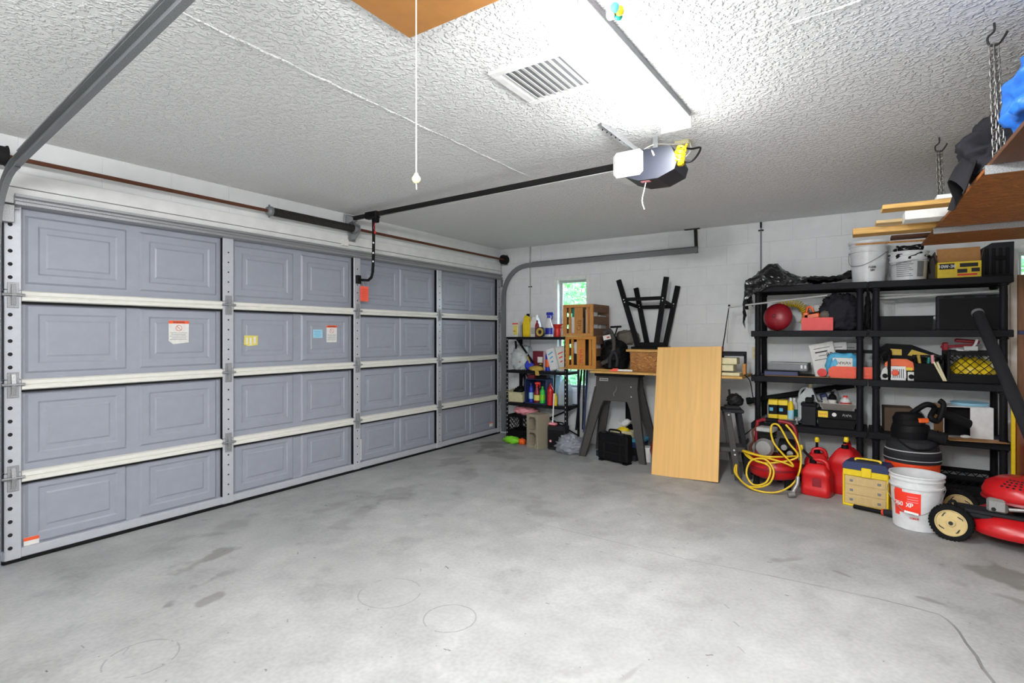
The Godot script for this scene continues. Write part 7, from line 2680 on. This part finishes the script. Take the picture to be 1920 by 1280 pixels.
func build_bench_things() -> void:
	wooden_crate("lower orange wooden crate with slatted ends on the bench", Vector3(1.465, 0.941, 0.405), M.crate_wood_orange, false)
	wooden_crate("upper brown wooden crate stacked on the orange one", Vector3(1.435, 1.288, 0.405), M.crate_wood, true)
	var inside := [[Vector3(1.36, 1.30, 0.48), Vector3(0.09, 0.20, 0.16), M.paper, "white packet inside the upper crate, door side"], [Vector3(1.355, 1.501, 0.48), Vector3(0.07, 0.10, 0.12), M.teal, "green packet on the white one inside the upper crate"], [Vector3(1.545, 1.30, 0.50), Vector3(0.09, 0.28, 0.14), M.white, "tall white packet inside the upper crate, bench side"], [Vector3(1.545, 1.30, 0.30), Vector3(0.10, 0.22, 0.18), M.light_grey, "grey white bundle at the rear of the upper crate"],
		[Vector3(1.385, 0.953, 0.48), Vector3(0.08, 0.14, 0.14), M.charcoal, "dark packet at the bottom of the lower crate"], [Vector3(1.385, 1.094, 0.48), Vector3(0.08, 0.13, 0.12), M.white, "white carton on the dark packet in the lower crate"], [Vector3(1.575, 0.953, 0.48), Vector3(0.07, 0.19, 0.14), M.black, "black box inside the lower crate, bench side"], [Vector3(1.575, 1.144, 0.47), Vector3(0.08, 0.09, 0.13), M.paper, "white paper bundle on the black box in the lower crate"]]
	for q in inside:
		block_thing("packet", q[3], "packet", q[2], q[0], q[1], 0.006, 4)
	# backpack blower heap beside the crates
	var t := thing("backpack_blower", "black backpack blower with grey ribbed hoses on the bench", "leaf blower", Vector3(1.80, 0.941, 0.46))
	var s := S()
	blob(s, Vector3(0, 0.13, 0), Vector3(0.135, 0.16, 0.13), 0.35, 101, 1.5, 30, 22, true)
	box(s, Vector3(0.04, 0.06, 0.05), Vector3(0.20, 0.12, 0.12), 0.02)
	part(s, "body", M.black, t)
	s = S()
	box(s, Vector3(-0.06, 0.29, 0.0), Vector3(0.14, 0.16, 0.12), 0.03, Basis(Vector3.BACK, 0.3))
	part(s, "engine_housing", M.charcoal, t)
	s = S()
	box(s, Vector3(-0.065, 0.335, 0.062), Vector3(0.09, 0.05, 0.004), 0.002, Basis(Vector3.BACK, 0.2))
	var lb := part(s, "label", M.paper, t)
	s = S()
	box(s, Vector3(-0.05, 0.335, 0.0648), Vector3(0.03, 0.016, 0.002), 0.0, Basis(Vector3.BACK, 0.2))
	part(s, "label_mark", M.ink_red, lb)
	s = S()
	var hose := curve([Vector3(-0.08, 0.06, 0.16), Vector3(0.0, 0.10, 0.18), Vector3(0.05, 0.20, 0.16), Vector3(0.03, 0.33, 0.12), Vector3(-0.03, 0.41, 0.08), Vector3(-0.10, 0.38, 0.07)], 9)
	tube(s, hose, 0.020, 10)
	for i in range(2, hose.size() - 2, 2):
		var d: Vector3 = (hose[i + 1] - hose[i - 1]).normalized()
		lathe(s, [[0.018, -0.004], [0.0235, -0.002], [0.0235, 0.002], [0.018, 0.004]], hose[i], 10, Basis(Quaternion(Vector3.UP, d)))
	part(s, "hose", M.sawhorse_grey, t)
	s = S()
	tube(s, curve([Vector3(0.02, 0.02, 0.19), Vector3(0.03, 0.13, 0.20), Vector3(0.07, 0.18, 0.18), Vector3(0.10, 0.10, 0.18), Vector3(0.09, 0.03, 0.18)], 6), 0.018, 9)
	part(s, "strap", M.charcoal, t)
	s = S()
	tube(s, [Vector3(-0.05, 0.445, 0.0), Vector3(0.07, 0.45, 0.0)], 0.011, 8)
	tube(s, [Vector3(0.0, 0.36, 0.0), Vector3(0.03, 0.448, 0.0)], 0.008, 8)
	part(s, "handle", M.black, t)
	s = S()
	blob(s, Vector3(0, 0.07, 0), Vector3(0.11, 0.08, 0.09), 0.35, 103, 1.7, 26, 18, true, true, 0.8)
	solo(s, "canvas_pouch", M.taupe, "taupe canvas pouch propped on the rear of the bench", "pouch", Vector3(1.84, 1.19, 0.19))
	block_thing("grey_carton", "light grey carton under the canvas pouch", "carton", M.light_grey, Vector3(1.83, 0.941, 0.19), Vector3(0.20, 0.25, 0.13), 0.004)
	t = thing("utility_knife", "red and white tool lying at the front of the bench top", "hand tool", Vector3(1.93, 0.926, 0.665), 4)
	s = S()
	box(s, Vector3(0.06, 0.012, 0), Vector3(0.16, 0.02, 0.025), 0.005)
	part(s, "shaft", M.white, t)
	s = S()
	prism(s, PackedVector2Array([Vector2(-0.10, 0.0), Vector2(-0.01, 0.0), Vector2(-0.01, 0.03), Vector2(-0.06, 0.03)]), 0.03)
	part(s, "head", M.tag_red, t)
	# chipboard box with a pine lid, bar stool upside down on it
	t = thing("chipboard_box", "chipboard box with a pine lid under the upturned stool", "wooden box", Vector3(2.22, 0.926, 0.36))
	s = S()
	box(s, Vector3(0, 0.10, 0), Vector3(0.44, 0.20, 0.36), 0.003)
	part(s, "body", M.chipboard, t)
	s = S()
	box(s, Vector3(-0.02, 0.2135, 0), Vector3(0.48, 0.025, 0.39), 0.003)
	part(s, "lid", M.pine, t)
	t = thing("bar_stool", "black metal bar stool standing upside down on the box", "stool", Vector3(2.12, 1.153, 0.24))
	s = S()
	box(s, Vector3(0, 0.012, 0.0), Vector3(0.34, 0.024, 0.30), 0.004)
	box(s, Vector3(0, 0.045, 0.12), Vector3(0.24, 0.045, 0.012), 0.003)
	box(s, Vector3(0, 0.045, -0.12), Vector3(0.24, 0.045, 0.012), 0.003)
	box(s, Vector3(0.12, 0.045, 0), Vector3(0.012, 0.045, 0.24), 0.003)
	box(s, Vector3(-0.12, 0.045, 0), Vector3(0.012, 0.045, 0.24), 0.003)
	part(s, "seat", M.black, t)
	var feet := [Vector3(1.80, 1.90, 0.36), Vector3(2.32, 1.905, 0.34), Vector3(1.885, 1.83, 0.06), Vector3(2.355, 1.83, 0.06)]
	var roots := [Vector3(2.02, 1.18, 0.36), Vector3(2.215, 1.18, 0.36), Vector3(2.04, 1.18, 0.12), Vector3(2.235, 1.18, 0.12)]
	var o := t.position
	for k in 4:
		s = S()
		bar(s, roots[k] - o, (feet[k] as Vector3) - o, 0.052, 0.03, Vector3.RIGHT, 0.002)
		part(s, "leg", M.black, t)
	var at := func(k: int, f: float) -> Vector3: return (roots[k] as Vector3).lerp(feet[k], f) - o
	for e in [[0, 1, 0.70], [2, 3, 0.66], [0, 2, 0.66], [1, 3, 0.66]]:
		s = S()
		bar(s, at.call(e[0], e[2]), at.call(e[1], e[2]), 0.04, 0.012, Vector3.UP, 0.002)
		part(s, "stretcher", M.black, t)
	s = S()
	for k in 4:
		for f in [0.66, 0.70]:
			var p: Vector3 = at.call(k, f)
			lathe(s, [[0.0, 0.0], [0.007, 0.0], [0.006, 0.004], [0.0, 0.005]], p + Vector3(0, 0, 0.016), 8, Basis(Vector3.RIGHT, PI / 2))
	for x in [-0.09, 0.09]:
		for yy in [0.035, 0.055]:
			lathe(s, [[0.0, 0.0], [0.007, 0.0], [0.006, 0.004], [0.0, 0.005]], Vector3(x, yy, 0.126), 8, Basis(Vector3.RIGHT, PI / 2))
	part(s, "bolt", M.white, t)
	# parts rack at the far end of the bench, beyond the plywood
	t = thing("parts_rack", "black rack of cream plastic bins at the end of the bench", "parts rack", Vector3(3.01, 0.926, 0.52))
	s = S()
	box(s, Vector3(0, 0.205, -0.03), Vector3(0.22, 0.03, 0.02), 0.002)
	box(s, Vector3(0.10, 0.11, -0.03), Vector3(0.02, 0.22, 0.03), 0.002)
	box(s, Vector3(-0.10, 0.11, -0.03), Vector3(0.02, 0.22, 0.03), 0.002)
	box(s, Vector3(0.0, 0.19, 0.04), Vector3(0.22, 0.02, 0.12), 0.002)
	part(s, "frame", M.charcoal, t)
	for q in [[-0.02, 0.12, 0.06, 0.15, 0.06, 0.14], [-0.035, 0.06, 0.075, 0.13, 0.055, 0.16], [-0.01, 0.016, 0.07, 0.19, 0.03, 0.18]]:
		s = S()
		box(s, Vector3(q[0], q[1] + q[4] / 2 - 0.016, q[2]), Vector3(q[3], q[4], q[5]), 0.004)
		part(s, "bin", M.cream, t)
	s = S()
	box(s, Vector3(0.105, 0.06, 0.04), Vector3(0.03, 0.10, 0.05), 0.004)
	part(s, "wood_block", M.crate_wood, t)
	s = S()
	blob(s, Vector3(0, 0.04, 0), Vector3(0.06, 0.05, 0.05), 0.5, 107, 2.4, 22, 16, true)
	bar(s, Vector3(-0.04, 0.05, 0.0), Vector3(-0.05, 0.14, 0.0), 0.018, 0.012)
	bar(s, Vector3(0.0, 0.05, 0.02), Vector3(0.01, 0.11, 0.0), 0.018, 0.012)
	solo(s, "spring_clamp", M.iron, "dark clamps heaped on the step stool below the cream bins", "clamps", Vector3(3.05, 0.661, 0.66))
	s = S()
	tube(s, curve([Vector3(0.0, 0.0, 0.0), Vector3(0.05, -0.05, 0.02), Vector3(0.075, -0.18, 0.03), Vector3(0.10, -0.30, 0.03), Vector3(0.09, -0.45, 0.04), Vector3(0.0, -0.55, 0.07), Vector3(-0.04, -0.57, 0.07)], 7), 0.005, 6)
	solo(s, "black_cable", M.black, "thin black cable hanging in a loop from the parts rack", "cable", Vector3(3.115, 0.93, 0.56))
	t = thing("fishing_rod", "slim dark fishing rod standing behind the plywood", "fishing rod", Vector3(2.875, 0.926, 0.50))
	s = S()
	tube(s, [Vector3(0, 0.0, 0), Vector3(0.09, 0.66, -0.02)], 0.006, 8, false, 0.004)
	part(s, "rod", M.black, t)
	s = S()
	tube(s, [Vector3(0.0, 0.002, 0.0), Vector3(0.035, 0.26, -0.008)], 0.010, 8)
	part(s, "handle", M.maroon, t)
	s = S()
	tube(s, [Vector3(0.09, 0.66, -0.02), Vector3(0.075, 0.30, 0.0)], 0.0012, 4)
	lathe(s, [[0.0, -0.01], [0.010, -0.008], [0.010, 0.008], [0.0, 0.01]], Vector3(0.09, 0.655, -0.02), 10)
	part(s, "line", M.charcoal, t)


# ---------------------------------------------------------------- on the walls

func build_small_things() -> void:
	var t := thing("wall_outlet", "cream outlet plate on the block wall beside the shelving", "outlet", Vector3(3.125, 1.06, 0.0))
	var s := S()
	box(s, Vector3(0, 0.06, 0.004), Vector3(0.072, 0.118, 0.008), 0.003)
	part(s, "plate", M.cream, t)
	s = S()
	for y in [0.035, 0.085]:
		box(s, Vector3(0, y, 0.0085), Vector3(0.034, 0.028, 0.003), 0.002)
	part(s, "socket", M.hub_cream, t)
	for k in 2:
		var x: float = [0.455, 3.171][k]
		var y0: float = [1.30, 1.95][k]
		t = thing("wall_conduit", ["thin grey conduit running down the wall by the window", "thin grey conduit coming down the wall above the black plastic"][k], "conduit", Vector3(x, y0, 0.009))
		s = S()
		tube(s, [Vector3(0, -1.2 if k == 0 else -0.85, 0), Vector3(0, CEIL - y0, 0)], 0.008 if k == 0 else 0.007, 8)
		part(s, "pipe", M.grey if k == 1 else M.light_grey, t)
		s = S()
		for y in ([0.15, 0.62, -0.3, -0.75] if k == 0 else [0.40]):
			box(s, Vector3(0, y, 0.0), Vector3(0.05, 0.014, 0.012), 0.002)
		if k == 1:
			box(s, Vector3(0, CEIL - y0 - 0.03, 0.0), Vector3(0.018, 0.06, 0.016), 0.003)
		part(s, "clip", M.charcoal, t)
